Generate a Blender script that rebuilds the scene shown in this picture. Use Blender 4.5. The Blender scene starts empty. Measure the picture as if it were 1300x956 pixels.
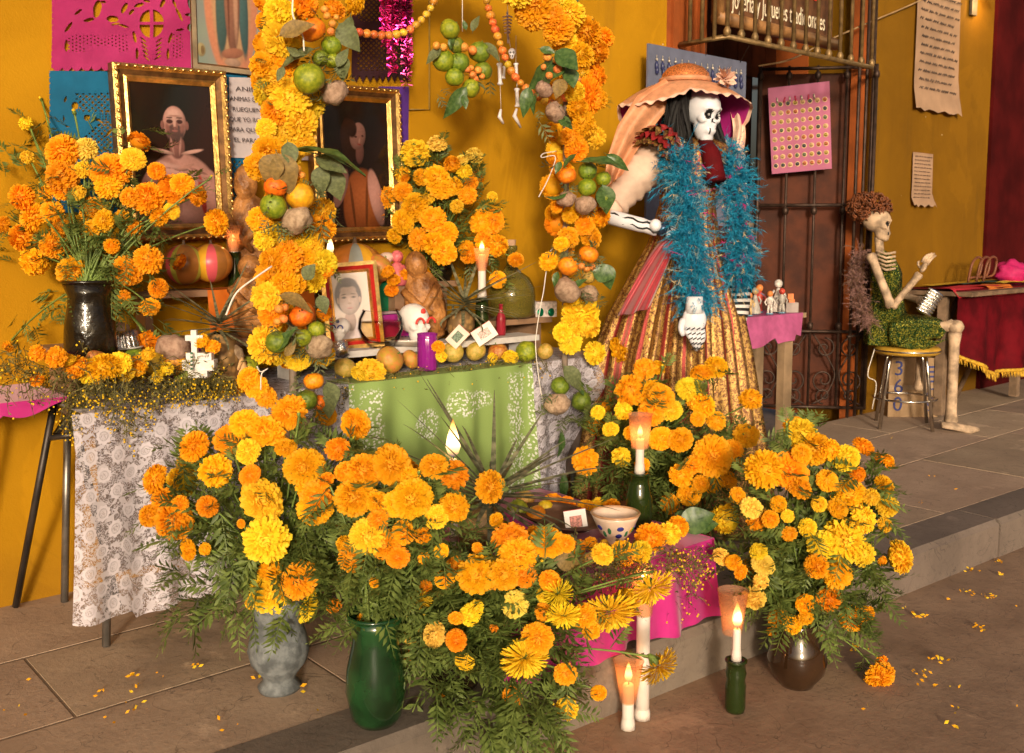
import bpy, math, random
from mathutils import Vector, Matrix, noise
R = random.Random(7)
PI = math.pi
scene = bpy.context.scene
COL = scene.collection

# ---------------------------------------------------------------- camera, sky, sun, exposure
F, CX, CY, HOR, XV, CAMH = 1250.0, 650.0, 433.5, 300.0, 2100.0, 1.3
TILT = math.atan((CY - HOR) / F)
HEAD = math.atan((XV - CX) * math.cos(TILT) / F)
HD = Vector((math.cos(HEAD), math.sin(HEAD), 0)); RT = Vector((math.sin(HEAD), -math.cos(HEAD), 0)); UP = Vector((0, 0, 1))
FW = HD * math.cos(TILT) - UP * math.sin(TILT); CU = HD * math.sin(TILT) + UP * math.cos(TILT)
CAM = Vector((0, 0, CAMH))
cd = bpy.data.cameras.new('camera'); cam = bpy.data.objects.new('camera', cd); COL.objects.link(cam)
cam.location = CAM; cam.rotation_euler = (PI / 2 - TILT, 0, HEAD - PI / 2)
cd.sensor_width = 36; cd.lens = 36 * F / 1300; cd.shift_y = -(478 - CY) / 1300; cd.clip_end = 300; cd.clip_start = 0.05
cd.dof.use_dof = True; cd.dof.focus_distance = 3.4; cd.dof.aperture_fstop = 8
scene.camera = cam
SUN_EL = math.radians(11); SUN_AZ = HEAD + math.radians(2)      # light travels along this heading, downwards
world = bpy.data.worlds.new('World'); scene.world = world; world.use_nodes = True
wn = world.node_tree.nodes; wl = world.node_tree.links
bg = wn['Background']; sky = wn.new('ShaderNodeTexSky'); sky.sky_type = 'NISHITA'; sky.sun_disc = False
sky.sun_elevation = SUN_EL; sky.sun_rotation = PI / 2 - (SUN_AZ + PI); sky.dust_density = 8.0; sky.ozone_density = 0.0; sky.air_density = 0.6
wl.new(sky.outputs[0], bg.inputs[0]); bg.inputs[1].default_value = 0.14
sl = bpy.data.lights.new('sun', 'SUN'); sl.energy = 2.9; sl.angle = math.radians(7); sl.color = (1.0, 0.86, 0.68)
sun = bpy.data.objects.new('sun', sl); COL.objects.link(sun)
sdir = Vector((math.cos(SUN_AZ) * math.cos(SUN_EL), math.sin(SUN_AZ) * math.cos(SUN_EL), -math.sin(SUN_EL)))
sun.rotation_euler = sdir.to_track_quat('-Z', 'Y').to_euler(); sun.location = (-4, -6, 6)
vs = scene.view_settings; vs.view_transform = 'Standard'; vs.look = 'None'; vs.exposure = 0.13; vs.gamma = 1.0; vs.use_curve_mapping = False
scene.cycles.use_denoising = True; scene.cycles.max_bounces = 8; scene.cycles.transparent_max_bounces = 16
scene.cycles.sample_clamp_indirect = 4; scene.cycles.caustics_reflective = False; scene.cycles.caustics_refractive = False

# ---------------------------------------------------------------- geometry helpers
def ray(x, y): return FW + RT * ((x - CX) / F) - CU * ((y - CY) / F)
def at(x, y, d): return CAM + ray(x, y) * d
def on_z(x, y, z): r = ray(x, y); return CAM + r * ((z - CAMH) / r.z)
def on_y(x, y, Y): r = ray(x, y); return CAM + r * (Y / r.y)
def dep(p): return (p - CAM).dot(FW)
def u(a, b): return R.uniform(a, b)
def rv(s=1.0): return Vector((R.gauss(0, s), R.gauss(0, s), R.gauss(0, s)))
def lerp(a, b, t): return a + (b - a) * t
WM = {}
def frame_to(z, x=None):
    z = z.normalized(); x = x or Vector((0.31, 0.2, 0.93))
    if abs(z.dot(x.normalized())) > .97: x = Vector((1, .1, 0))
    y = z.cross(x).normalized(); x = y.cross(z)
    return Matrix((x, y, z)).transposed()
def tagit(o, label=None, cat=None, group=None, kind=None):
    if label: o['label'] = label
    if cat: o['category'] = cat
    if group: o['group'] = group
    if kind: o['kind'] = kind
    return o
def thing(name, label, cat, loc, group=None):
    o = bpy.data.objects.new(name, None); COL.objects.link(o); o.empty_display_size = .05
    o.location = loc; WM[o] = Matrix.Translation(loc)
    return tagit(o, label, cat, group)
def adopt(o, parent, wm):
    WM[o] = wm; o.matrix_basis = wm
    if parent: o.parent = parent; o.matrix_parent_inverse = WM[parent].inverted()
def inst(name, me, parent, wm, **kw):
    o = bpy.data.objects.new(name, me); COL.objects.link(o); adopt(o, parent, wm); return tagit(o, **kw)
def TRS(p, m3=None, s=1.0):
    m = (m3.to_4x4() if m3 else Matrix.Identity(4))
    sc = Matrix.Diagonal((s, s, s, 1)) if not isinstance(s, (tuple, list)) else Matrix.Diagonal((s[0], s[1], s[2], 1))
    return Matrix.Translation(p) @ m @ sc
class MB:
    def __init__(s): s.v = []; s.f = []; s.m = []; s.uv = {}; s.sm = []
    def add(s, vs_, fs, mi=0, smooth=True):
        k = len(s.v); s.v += [tuple(q) for q in vs_]
        for f in fs: s.f.append(tuple(i + k for i in f)); s.m.append(mi); s.sm.append(smooth)
        return k
    def box(s, c, sz, m3=None, mi=0):
        c = Vector(c); vs_ = []
        for i in range(8):
            q = Vector(((i & 1) - .5, (i >> 1 & 1) - .5, (i >> 2) - .5)); q = Vector((q.x * sz[0], q.y * sz[1], q.z * sz[2]))
            vs_.append(c + (m3 @ q if m3 else q))
        s.add(vs_, [(0, 2, 3, 1), (4, 5, 7, 6), (0, 1, 5, 4), (2, 6, 7, 3), (0, 4, 6, 2), (1, 3, 7, 5)], mi, False)
    def tube(s, pts, r, n=6, mi=0, cap=True, flat=1.0):
        pts = [Vector(p) for p in pts]; L = len(pts); vs_ = []; prev = None
        for i, p in enumerate(pts):
            t = pts[min(i + 1, L - 1)] - pts[max(i - 1, 0)]
            if t.length < 1e-9: t = Vector((0, 0, 1))
            t.normalize()
            if prev is None: a = t.orthogonal().normalized()
            else: a = (prev - t * prev.dot(t)); a = a.normalized() if a.length > 1e-6 else t.orthogonal().normalized()
            prev = a; b = t.cross(a); rr = r[i] if isinstance(r, (list, tuple)) else r
            for k in range(n):
                g = 2 * PI * k / n; vs_.append(p + a * math.cos(g) * rr + b * math.sin(g) * rr * flat)
        fs = [(i * n + k, i * n + (k + 1) % n, (i + 1) * n + (k + 1) % n, (i + 1) * n + k) for i in range(L - 1) for k in range(n)]
        if cap: fs += [tuple(range(n))[::-1], tuple((L - 1) * n + k for k in range(n))]
        s.add(vs_, fs, mi)
    def lathe(s, prof, c, n=24, mi=0, m3=None, fn=None):
        c = Vector(c); vs_ = []
        for r, z in prof:
            for k in range(n):
                g = 2 * PI * k / n; rr = r * (fn(g, z) if fn else 1); q = Vector((rr * math.cos(g), rr * math.sin(g), z)); vs_.append(c + (m3 @ q if m3 else q))
        L = len(prof)
        s.add(vs_, [(i * n + k, i * n + (k + 1) % n, (i + 1) * n + (k + 1) % n, (i + 1) * n + k) for i in range(L - 1) for k in range(n)], mi)
    def ball(s, c, r, nu=14, nv=9, mi=0, m3=None, fn=None):
        c = Vector(c); r = (r, r, r) if not isinstance(r, (tuple, list)) else r; vs_ = []
        for j in range(nv + 1):
            p = PI * j / nv
            for k in range(nu):
                g = 2 * PI * k / nu; d = Vector((math.sin(p) * math.cos(g), math.sin(p) * math.sin(g), math.cos(p)))
                w = fn(d) if fn else 1; q = Vector((d.x * r[0] * w, d.y * r[1] * w, d.z * r[2] * w)); vs_.append(c + (m3 @ q if m3 else q))
        s.add(vs_, [(j * nu + k, (j + 1) * nu + k, (j + 1) * nu + (k + 1) % nu, j * nu + (k + 1) % nu) for j in range(nv) for k in range(nu)], mi)
    def grid(s, fn, nu, nv, mi=0, uvf=None, keep=None, wrap=False):
        vs_ = [fn(i / nu, j / nv) for j in range(nv + 1) for i in range(nu + 1)]; fs = []
        for j in range(nv):
            for i in range(nu):
                if keep and not keep((i + .5) / nu, (j + .5) / nv): continue
                a = j * (nu + 1) + i; fs.append((a, a + 1, a + nu + 2, a + nu + 1))
        k = s.add(vs_, fs, mi)
        if uvf:
            for j in range(nv + 1):
                for i in range(nu + 1): s.uv[k + j * (nu + 1) + i] = uvf(i / nu, j / nv)
    def prism(s, poly, o, ux, uy, t, mi=0):
        o = Vector(o); ux = Vector(ux); uy = Vector(uy); nz = ux.cross(uy).normalized() * t; n = len(poly)
        a = [o + ux * p[0] + uy * p[1] for p in poly]; vs_ = a + [q + nz for q in a]
        s.add(vs_, [tuple(range(n))[::-1], tuple(range(n, 2 * n))] + [(k, (k + 1) % n, n + (k + 1) % n, n + k) for k in range(n)], mi, False)
    def strip(s, pts, wid, side, mi=0):            # ribbon leaf: centre line, half widths, side vectors
        vs_ = []
        for p, w, sd in zip(pts, wid, side): vs_ += [p - sd * w, p + sd * w]
        s.add(vs_, [(2 * i, 2 * i + 1, 2 * i + 3, 2 * i + 2) for i in range(len(pts) - 1)], mi)
    def mesh(s, name, mats):
        me = bpy.data.meshes.new(name); me.from_pydata(s.v, [], s.f)
        for m_ in (mats if isinstance(mats, (list, tuple)) else [mats]): me.materials.append(m_)
        me.polygons.foreach_set('material_index', s.m); me.polygons.foreach_set('use_smooth', s.sm)
        if s.uv:
            ul = me.uv_layers.new(name='UVMap')
            ul.data.foreach_set('uv', [c for l in me.loops for c in s.uv.get(l.vertex_index, (0, 0))])
        me.update(); return me
    def build(s, name, mats, parent=None, label=None, cat=None, group=None, kind=None):
        wm = Matrix.Identity(4)
        if parent is None and s.v:
            xs = [q[0] for q in s.v]; ys = [q[1] for q in s.v]; zs = [q[2] for q in s.v]
            c = Vector(((min(xs) + max(xs)) / 2, (min(ys) + max(ys)) / 2, min(zs)))
            s.v = [(q[0] - c.x, q[1] - c.y, q[2] - c.z) for q in s.v]; wm = Matrix.Translation(c)
        o = bpy.data.objects.new(name, s.mesh(name, mats)); COL.objects.link(o); adopt(o, parent, wm)
        return tagit(o, label, cat, group, kind)
def bez(a, b, c, n):
    return [a * (1 - t) ** 2 + b * 2 * t * (1 - t) + c * t * t for t in [i / n for i in range(n + 1)]]
def crom(pts, n=6):
    pts = [Vector(p) for p in pts]; out = []; P = [pts[0] * 2 - pts[1]] + pts + [pts[-1] * 2 - pts[-2]]
    for i in range(1, len(P) - 2):
        for k in range(n):
            t = k / n; a, b, c, d = P[i - 1], P[i], P[i + 1], P[i + 2]
            out.append(.5 * ((2 * b) + (c - a) * t + (2 * a - 5 * b + 4 * c - d) * t * t + (3 * b - a - 3 * c + d) * t ** 3))
    return out + [pts[-1]]
def text(s, size, o, ux, uy, mat_, parent, name='lettering', align='LEFT', ext=.0006, sx=1.0):
    cu = bpy.data.curves.new('txt', 'FONT'); cu.body = s; cu.size = size; cu.align_x = align; cu.extrude = ext; cu.resolution_u = 3
    tmp = bpy.data.objects.new('txt', cu); COL.objects.link(tmp)
    dg = bpy.context.evaluated_depsgraph_get(); me = bpy.data.meshes.new_from_object(tmp.evaluated_get(dg)); bpy.data.objects.remove(tmp)
    me.materials.clear(); me.materials.append(mat_)
    ux = Vector(ux).normalized(); uy = Vector(uy).normalized(); nz = ux.cross(uy)
    return inst(name, me, parent, Matrix.Translation(o) @ Matrix((ux * sx, uy, nz)).transposed().to_4x4())

# ---------------------------------------------------------------- materials
class NT:
    def __init__(s, name):
        s.mat = bpy.data.materials.new(name); s.mat.use_nodes = True; s.t = s.mat.node_tree; s.n = s.t.nodes; s.l = s.t.links
        s.p = s.n['Principled BSDF']; s.out = s.n['Material Output']
    def new(s, ty, **kw):
        nd = s.n.new(ty)
        for k, v in kw.items(): setattr(nd, k, v)
        return nd
    def put(s, sock, v):
        if v is None: return
        if hasattr(v, 'is_output'): s.l.new(v, sock)
        else: sock.default_value = v
    def m(s, op, a, b=None, c=None, clamp=False):
        nd = s.new('ShaderNodeMath', operation=op, use_clamp=clamp)
        for i, v in enumerate((a, b, c)): s.put(nd.inputs[i], v)
        return nd.outputs[0]
    def mix(s, f, a, b):
        nd = s.new('ShaderNodeMix', data_type='RGBA'); s.put(nd.inputs[0], f)
        for i, v in ((6, a), (7, b)): s.put(nd.inputs[i], v if hasattr(v, 'is_output') else (*v[:3], 1))
        return nd.outputs[2]
    def co(s, kind='Object'): return s.new('ShaderNodeTexCoord').outputs[kind]
    def noise(s, sc, det=3, vec=None, rough=.55, dist=0.0):
        nd = s.new('ShaderNodeTexNoise'); nd.inputs['Scale'].default_value = sc; nd.inputs['Detail'].default_value = det
        nd.inputs['Roughness'].default_value = rough; nd.inputs['Distortion'].default_value = dist
        if vec is not None: s.l.new(vec, nd.inputs['Vector'])
        return nd.outputs['Fac']
    def vor(s, sc, vec=None, feat='F1', out='Distance'):
        nd = s.new('ShaderNodeTexVoronoi', feature=feat); nd.inputs['Scale'].default_value = sc
        if vec is not None: s.l.new(vec, nd.inputs['Vector'])
        return nd.outputs[out]
    def ramp(s, f, stops):
        nd = s.new('ShaderNodeValToRGB'); e = nd.color_ramp.elements; s.l.new(f, nd.inputs[0])
        while len(e) < len(stops): e.new(.5)
        for el, (p, c) in zip(e, stops): el.position = p; el.color = (*c[:3], 1) if len(c) < 4 else c
        return nd.outputs[0]
    def step(s, f, a, b):
        nd = s.new('ShaderNodeMapRange', interpolation_type='SMOOTHSTEP'); s.l.new(f, nd.inputs[0]); nd.inputs[1].default_value = a; nd.inputs[2].default_value = b
        return nd.outputs[0]
    def bump(s, h, st=.3, d=.01):
        nd = s.new('ShaderNodeBump'); nd.inputs['Strength'].default_value = st; nd.inputs['Distance'].default_value = d
        s.l.new(h, nd.inputs['Height']); s.l.new(nd.outputs[0], s.p.inputs['Normal']); return nd
    def set(s, **kw):
        for k, v in kw.items(): s.put(s.p.inputs[k.replace('_', ' ')], (*v, 1) if isinstance(v, tuple) and len(v) == 3 else v)
    def objvar(s, colr, hue=.012, val=.15, sat=.0):
        oi = s.new('ShaderNodeObjectInfo').outputs['Random']
        h = s.new('ShaderNodeHueSaturation'); s.put(h.inputs['Color'], colr if hasattr(colr, 'is_output') else (*colr, 1))
        s.l.new(s.m('MULTIPLY_ADD', oi, 2 * hue, .5 - hue), h.inputs['Hue'])
        o2 = s.m('FRACT', s.m('MULTIPLY', oi, 7.31)); s.l.new(s.m('MULTIPLY_ADD', o2, 2 * val, 1 - val), h.inputs['Value'])
        return h.outputs[0]
    def thin(s, col, amt):                           # light coming through thin leaves, petals, cloth, paper
        tr = s.new('ShaderNodeBsdfTranslucent'); s.put(tr.inputs[0], col if hasattr(col, 'is_output') else (*col, 1))
        mx = s.new('ShaderNodeMixShader'); mx.inputs[0].default_value = amt
        s.l.new(s.p.outputs[0], mx.inputs[1]); s.l.new(tr.outputs[0], mx.inputs[2]); s.l.new(mx.outputs[0], s.out.inputs[0]); return mx
MATS = {}
def M(name, col=(.5, .5, .5), rough=.6, metal=0.0, var=.25, sc=14, bump=0.0, bsc=60, bd=.004, thin=0.0, hue=0.0, val=0.0, spec=.4, trans=0.0, col2=None, coat=0.0, emis=None, es=0.0, ior=1.45, sheen=0.0):
    if name in MATS: return MATS[name]
    n = NT(name); c = col
    if var or col2:
        f = n.noise(sc, 4, n.co('Object')); lo = tuple(x * (1 - var) for x in col); hi = col2 or tuple(min(1, x * (1 + var)) for x in col)
        c = n.mix(n.step(f, .3, .7), lo, hi)
    if hue or val: c = n.objvar(c, hue, val)
    n.set(Base_Color=c, Roughness=rough, Metallic=metal, IOR=ior)
    n.p.inputs['Specular IOR Level'].default_value = spec; n.p.inputs['Coat Weight'].default_value = coat
    n.p.inputs['Transmission Weight'].default_value = trans; n.p.inputs['Sheen Weight'].default_value = sheen
    if emis: n.set(Emission_Color=emis, Emission_Strength=es)
    if bump: n.bump(n.noise(bsc, 4, n.co('Object')), bump, bd)
    if thin: n.thin(c, thin)
    MATS[name] = n.mat; return n.mat
# ---------------------------------------------------------------- ground, kerb, facade
def stone(name, a, b, wet=0.0, sc=3.0):
    n = NT(name); co = n.co('Object'); geo = n.new('ShaderNodeNewGeometry').outputs['Position']
    f = n.noise(sc, 6, geo, .65); g = n.noise(38, 5, geo, .7); st = n.noise(1.1, 5, geo, .6, .6)
    c = n.mix(n.step(f, .3, .7), a, b); c = n.mix(n.m('MULTIPLY', n.step(g, .5, .75), .45), c, tuple(x * .45 for x in a))
    c = n.mix(n.m('MULTIPLY', n.step(st, .55, .72), .6), c, tuple(x * .4 for x in a))
    cr = n.vor(1.7, n.new('ShaderNodeVectorMath', operation='ADD').outputs[0], 'DISTANCE_TO_EDGE') if False else n.noise(5.5, 3, geo, .5, 1.0)
    c = n.mix(n.m('MULTIPLY', n.step(n.m('ABSOLUTE', n.m('SUBTRACT', cr, .5)), .006, .001), .55), c, tuple(x * .3 for x in a))
    c = n.mix(n.m('MULTIPLY', n.step(n.noise(2.6, 6, geo, .7, .3), .58, .66), .5), c, tuple(min(1, x * 1.5) for x in b)); c = n.objvar(c, .008, .12)
    n.set(Base_Color=c, Roughness=n.m('MULTIPLY_ADD', n.step(st, .5, .7), -.3 if wet else -.1, .85 - wet * .15))
    n.bump(n.m('ADD', n.m('MULTIPLY', g, .6), f), .5, .008); return n.mat
m_slab = stone('paving_stone', (.30, .205, .14), (.39, .275, .19))
m_kerb = stone('kerb_stone', (.125, .095, .074), (.185, .142, .11))
m_street = stone('street_stone', (.24, .15, .09), (.34, .22, .135), wet=1.0, sc=4)
b = MB(); b.grid(lambda s, t: Vector((-40 + 90 * s, -40 + 60 * t, -.18 + (.012 * noise.noise(Vector((s * 120, t * 90, 0))) if True else 0))), 90, 90)
b.build('street', m_street, kind='structure')
b = MB(); b.box((4.5, 2.95, -.065), (17, 1.52, .1255)); pav = b.build('pavement', stone('joint_grit', (.17, .115, .078), (.22, .15, .10)), kind='structure')
def yk(x): return 1.98 - .054 * (x - 2.64)          # front face of the kerb
rows = [(2.165, 2.70), (2.712, 3.20), (3.212, 3.71)]
for ri, (y0, y1) in enumerate(rows):
    x = -3.0 + ri * .37
    while x < 12.5:
        L = u(.95, 1.35); q = MB(); cx, cy = x + L / 2, (y0 + y1) / 2; e = .0015; zt = u(-.0008, .001)
        hx, hy = L / 2 - .0015, (y1 - y0) / 2
        vs_ = [Vector((sx * (hx - i * e), sy * (hy - i * e), z)) for i, z in ((0, -.045), (0, -.008), (1, 0)) for sx, sy in ((-1, -1), (1, -1), (1, 1), (-1, 1))]
        if ri == 0: vs_ = [Vector((v.x, yk(cx + v.x) + .213 - cy if v.y < 0 else v.y, v.z)) for v in vs_]
        fs = [(k + i * 4, (k + 1) % 4 + i * 4, (k + 1) % 4 + 4 + i * 4, k + 4 + i * 4) for i in (0, 1) for k in range(4)] + [(8, 9, 10, 11)]
        q.add(vs_, fs, 0, False); inst('slab', q.mesh('slab', m_slab), pav, TRS(Vector((cx, cy, zt))))
        x += L + .004
KR = Matrix.Rotation(math.atan(-.054), 3, 'Z'); b = MB(); b.box((4.5, yk(4.5) + .11, -.16), (17, .14, .24), KR); kerb = b.build('kerb', m_kerb, kind='structure')
x = -3.2
while x < 12.5:
    L = u(1.1, 1.6); q = MB(); hx, w = L / 2 - .003, .105
    prof = [(-w, -.14), (-w, .155), (-w + .02, .178), (w, .18)]
    vs_ = [Vector((sx * hx, py_, pz)) for sx in (-1, 1) for py_, pz in prof]
    q.add(vs_, [(i, i + 4, i + 5, i + 1) for i in range(3)] + [(0, 1, 2, 3), (7, 6, 5, 4)], 0, False)
    inst('kerb_stone', q.mesh('kerb_stone', m_kerb), kerb, TRS(Vector((x + L / 2, yk(x + L / 2) + .105 + u(-.003, .003), -.18 + u(-.002, .002))), KR))
    x += L
YW = 3.71
def plaster(name, a, b2, dirt, low=True):
    n = NT(name); geo = n.new('ShaderNodeNewGeometry').outputs['Position']
    f = n.noise(1.6, 7, geo, .62, .4); g = n.noise(24, 5, geo, .7); fine = n.noise(170, 2, geo)
    c = n.mix(n.step(f, .3, .72), a, b2)
    c = n.mix(n.m('MULTIPLY', n.step(g, .58, .8), .3), c, tuple(x * .55 for x in a))
    mp = n.new('ShaderNodeMapping'); mp.inputs['Scale'].default_value = (6, 6, .7); n.l.new(geo, mp.inputs[0])
    c = n.mix(n.m('MULTIPLY', n.step(n.noise(1, 6, mp.outputs[0], .6), .52, .76), .5), c, dirt); c = n.mix(n.m('MULTIPLY', n.step(n.noise(.9, 5, geo, .7, 1.2), .56, .6), .28), c, tuple(min(1, x * 1.25) for x in b2))
    sp = n.vor(7, geo, out='Distance'); c = n.mix(n.m('MULTIPLY', n.step(sp, .045, .02), n.step(n.noise(2.3, 2, geo), .55, .6)), c, (.62, .52, .36))
    if low:
        z = n.new('ShaderNodeSeparateXYZ'); n.l.new(geo, z.inputs[0])
        k = n.m('ADD', z.outputs[2], n.m('MULTIPLY', f, .5)); c = n.mix(n.m('MULTIPLY', n.step(k, .55, .2), .55), c, dirt)
        cr = n.vor(2.2, n.new('ShaderNodeMapping').outputs[0], 'DISTANCE_TO_EDGE')
    n.p.inputs['Specular IOR Level'].default_value = .12; n.set(Base_Color=c, Roughness=.85); n.bump(n.m('ADD', n.m('MULTIPLY', fine, .25), n.m('ADD', f, n.m('MULTIPLY', g, .4))), .35, .012); return n.mat
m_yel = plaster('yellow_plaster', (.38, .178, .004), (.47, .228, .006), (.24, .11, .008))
m_yel_dim = plaster('dimmed_yellow_plaster', (.155, .070, .003), (.205, .094, .004), (.11, .05, .005))  # same yellow plaster, light falloff towards the right put into its colour
m_org = M('orange_paint', (.30, .072, .014), .6, var=.25, sc=5, bump=.2)
m_red = M('dark_red_paint', (.05, .003, .003), .85, var=.35, sc=3, bump=.2, spec=.1)
X0, X1 = 4.36, 6.56
bld = thing('yellow_building', 'yellow plastered house front behind the altar with a tall doorway', 'building', (2, YW, 0))
b = MB(); b.box(((X0 - 5) / 2, YW + .25, 2.0), (X0 + 5, .5, 4.4)); b.build('wall', m_yel, bld)
b = MB(); b.box(((X1 + 8.48) / 2, YW + .25, 2.0), (8.48 - X1, .5, 4.4)); b.build('wall', m_yel_dim, bld, label='yellow wall right of the doorway, coloured darker for light falloff')
b = MB(); b.box(((X0 + X1) / 2, YW + .9, 3.9), (X1 - X0, 1.5, .6)); b.build('lintel', m_org, bld)
b = MB(); b.box((X0 + .2, YW + .28, 1.8), (.4, .46, 3.7)); b.box((X0 + .36, YW + .045, 1.8), (.06, .04, 3.7)); b.box((X0 + .12, YW + .045, 1.8), (.05, .03, 3.7)); b.build('door_jamb', m_org, bld)
b = MB(); b.box((X1 + .0, YW + .85, 1.8), (.02, .7, 3.7)); b.box((X1 - .05, YW + .06, 1.8), (.1, .06, 3.7)); b.build('door_jamb', m_org, bld)
m_wood = M('red_brown_door_wood', (.060, .014, .004), .65, var=.4, sc=6, bump=.25, bsc=25, spec=.2)
m_dkwood = M('dark_door_wood', (.05, .014, .006), .5, var=.4, sc=6)
m_iron = M('wrought_iron', (.045, .026, .018), .5, .5, var=.4, sc=20)
m_brass = M('brassy_painted_iron', (.20, .125, .05), .45, .4, var=.35, sc=18)
# boarded door at the back of the doorway
dr = thing('wooden_door', 'red-brown boarded wooden door standing behind the iron gate', 'door', (5.5, YW + .85, 0))
k = 0; x = X0 + .35
while x < X1 - .05:
    w = .17; b = MB(); b.box((x + w / 2, YW + .80 + u(0, .008), 1.75), (w - .006, .05, 3.5)); b.build('plank', m_wood, dr); x += w
for z in (.95, 2.52): b = MB(); b.box((5.5, YW + .765, z), (2.0, .03, .1)); b.build('rail', m_wood, dr)
b = MB(); b.box((X0 + .62, YW + .42, 1.4), (.05, .05, 2.8)); b.build('door_post', m_dkwood, dr)
# tall mirror-like glass strip beside the gate
b = MB(); p = on_y(957, 130, YW + .3); b.box((p.x, YW + .3, 1.75), (.06, .012, 1.2)); b.build('mirror_strip', M('mirror_glass', (.75, .72, .62), .08, 1.0, var=0), label='narrow mirror strip hanging in the doorway beside the iron gate', cat='mirror')
# swung gate leaf: from (6.0,4.2) to the hinge at (6.5,3.64)
gA = Vector((5.98, 4.22, 0)); gB = Vector((6.5, 3.63, 0)); gu = (gB - gA).normalized(); gl = (gB - gA).length; gn = Vector((gu.y, -gu.x, 0))
if gn.dot(-HD) < 0: gn = -gn
gate = thing('iron_gate', 'black wrought iron gate leaf with scrolled lower panel swung open in the doorway', 'gate', gA)
def gp(s, z, o=0): return gA + gu * s + UP * z + gn * o
NB = 5; ZT = 2.47
for i in range(NB):
    s = gl * i / (NB - 1); b = MB(); b.tube([gp(s, .06), gp(s, ZT + .02)], .009 if 0 < i < NB - 1 else .014, 8); b.build('bar', m_iron, gate)
    for z in (ZT - .05, 1.48, .66): b = MB(); b.lathe([(.008, -.03), (.02, -.02), (.024, 0), (.02, .02), (.008, .03)], gp(s, z), 8); b.build('collar', m_iron, gate)
for z in (ZT, 1.52, .62, .07): b = MB(); b.tube([gp(0, z), gp(gl, z)], .012, 6); b.build('rail', m_iron, gate)
def scroll(c, r, a0, turns, sg):
    return [c + (gu * math.cos(a0 + sg * t * turns * 2 * PI) + UP * math.sin(a0 + sg * t * turns * 2 * PI)) * r * (1 - .85 * t) for t in [i / 26 for i in range(27)]]
for bay in range(2):
    s0 = gl * (bay * .5 + .25)
    for sg in (-1, 1):
        for zc, rr in ((.50, .075), (.27, .085), (.155, .06)):
            b = MB(); b.tube(scroll(gp(s0 + sg * .09, zc), rr, PI / 2 if zc > .4 else -PI / 2, 1.35, sg), .007, 5); b.build('scroll', m_iron, gate)
        b = MB(); b.tube(crom([gp(s0 + sg * .17, .60), gp(s0 + sg * .06, .42), gp(s0 + sg * .015, .3), gp(s0 + sg * .08, .15), gp(s0 + sg * .17, .09)]), .007, 5); b.build('scroll', m_iron, gate)
b = MB(); b.box(gp(gl / 2, 1.25, -.12), (gl, .02, 2.4), Matrix((gu, gn, UP)).transposed()); b.build('backing_panel', m_wood, gate)
# fixed bars by the jamb
fb = thing('iron_bars', 'fixed iron bars standing at the right edge of the doorway', 'grille', (6.4, YW - .05, 0))
for x in (6.31, 6.41, 6.50): b = MB(); b.tube([(x, YW - .06, .02), (x, YW - .06, 3.6)], .011, 8); b.build('bar', m_iron, fb)
for z in (2.46, 1.5, .6): b = MB(); b.tube([(6.28, YW - .06, z), (6.53, YW - .06, z)], .011, 6); b.build('rail', m_iron, fb)
# projecting cage above the doorway with the painted shop sign in it
cage = thing('iron_window_cage', 'projecting iron bar cage over the doorway in front of the shop sign', 'grille', (5.2, 3.45, 2.38))
yc, zc, xa, xb = 3.40, 2.385, 4.50, 6.02
for i in range(13):
    x = xa + (xb - xa) * i / 12; b = MB(); b.tube([(x, yc, zc), (x, yc, 3.75)], .012, 8)
    b.lathe([(.012, 0), (.02, .012), (.022, .03), (.013, .05)], (x, yc, zc), 8); b.build('bar', m_brass, cage)
for i in range(1, 4):
    y = yc + (YW - yc) * i / 3.6; b = MB(); b.tube([(xa, y, zc), (xa, y, 3.75)], .012, 8); b.build('bar', m_brass, cage)
b = MB(); b.tube([(xa, YW + .02, zc), (xa, yc, zc), (xb, yc, zc), (xb + .5, YW - .03, zc + .03)], .016, 6); b.build('ledge_rail', m_brass, cage)
sg_ = thing('shop_sign', 'brown wooden shop sign with red and cream lettering behind the cage bars', 'sign', (5.2, 3.6, 2.5))
ys = 3.62; pl = on_y(908, 28, ys); pr = on_y(1056, 52, ys); zb = (pl.z + pr.z) / 2
b = MB(); b.box(((pl.x + pr.x) / 2, ys + .015, zb + .45), (pr.x - pl.x, .03, .95)); b.build('board', M('sign_board', (.13, .055, .022), .55, var=.3), sg_)
b = MB(); b.tube([(pl.x - .02, ys - .02, zb), (pr.x + .02, ys - .02, zb)], .038, 10); b.build('frame', M('sign_frame_wood', (.30, .145, .05), .5, var=.3), sg_)
b = MB(); b.tube([(pl.x - .0, ys - .02, zb), (pl.x - .0, ys - .02, zb + .9)], .035, 10); b.build('frame', MATS['sign_frame_wood'], sg_)
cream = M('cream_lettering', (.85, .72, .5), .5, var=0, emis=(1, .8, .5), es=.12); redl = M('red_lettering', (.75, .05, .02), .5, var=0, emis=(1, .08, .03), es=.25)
p0 = on_y(928, 22, ys); W_ = pr.x - p0.x
t = text('Joyería y Juguetes tradicionales', .155, (p0.x, ys - .006, zb + .075), (1, 0, 0), (0, 0, 1), cream, sg_, sx=W_ / 2.12)
t = text('ROPIA · TIKILAS', .19, (p0.x - .1, ys - .006, zb + .245), (1, 0, 0), (0, 0, 1), redl, sg_, sx=W_ / 1.45)
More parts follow.
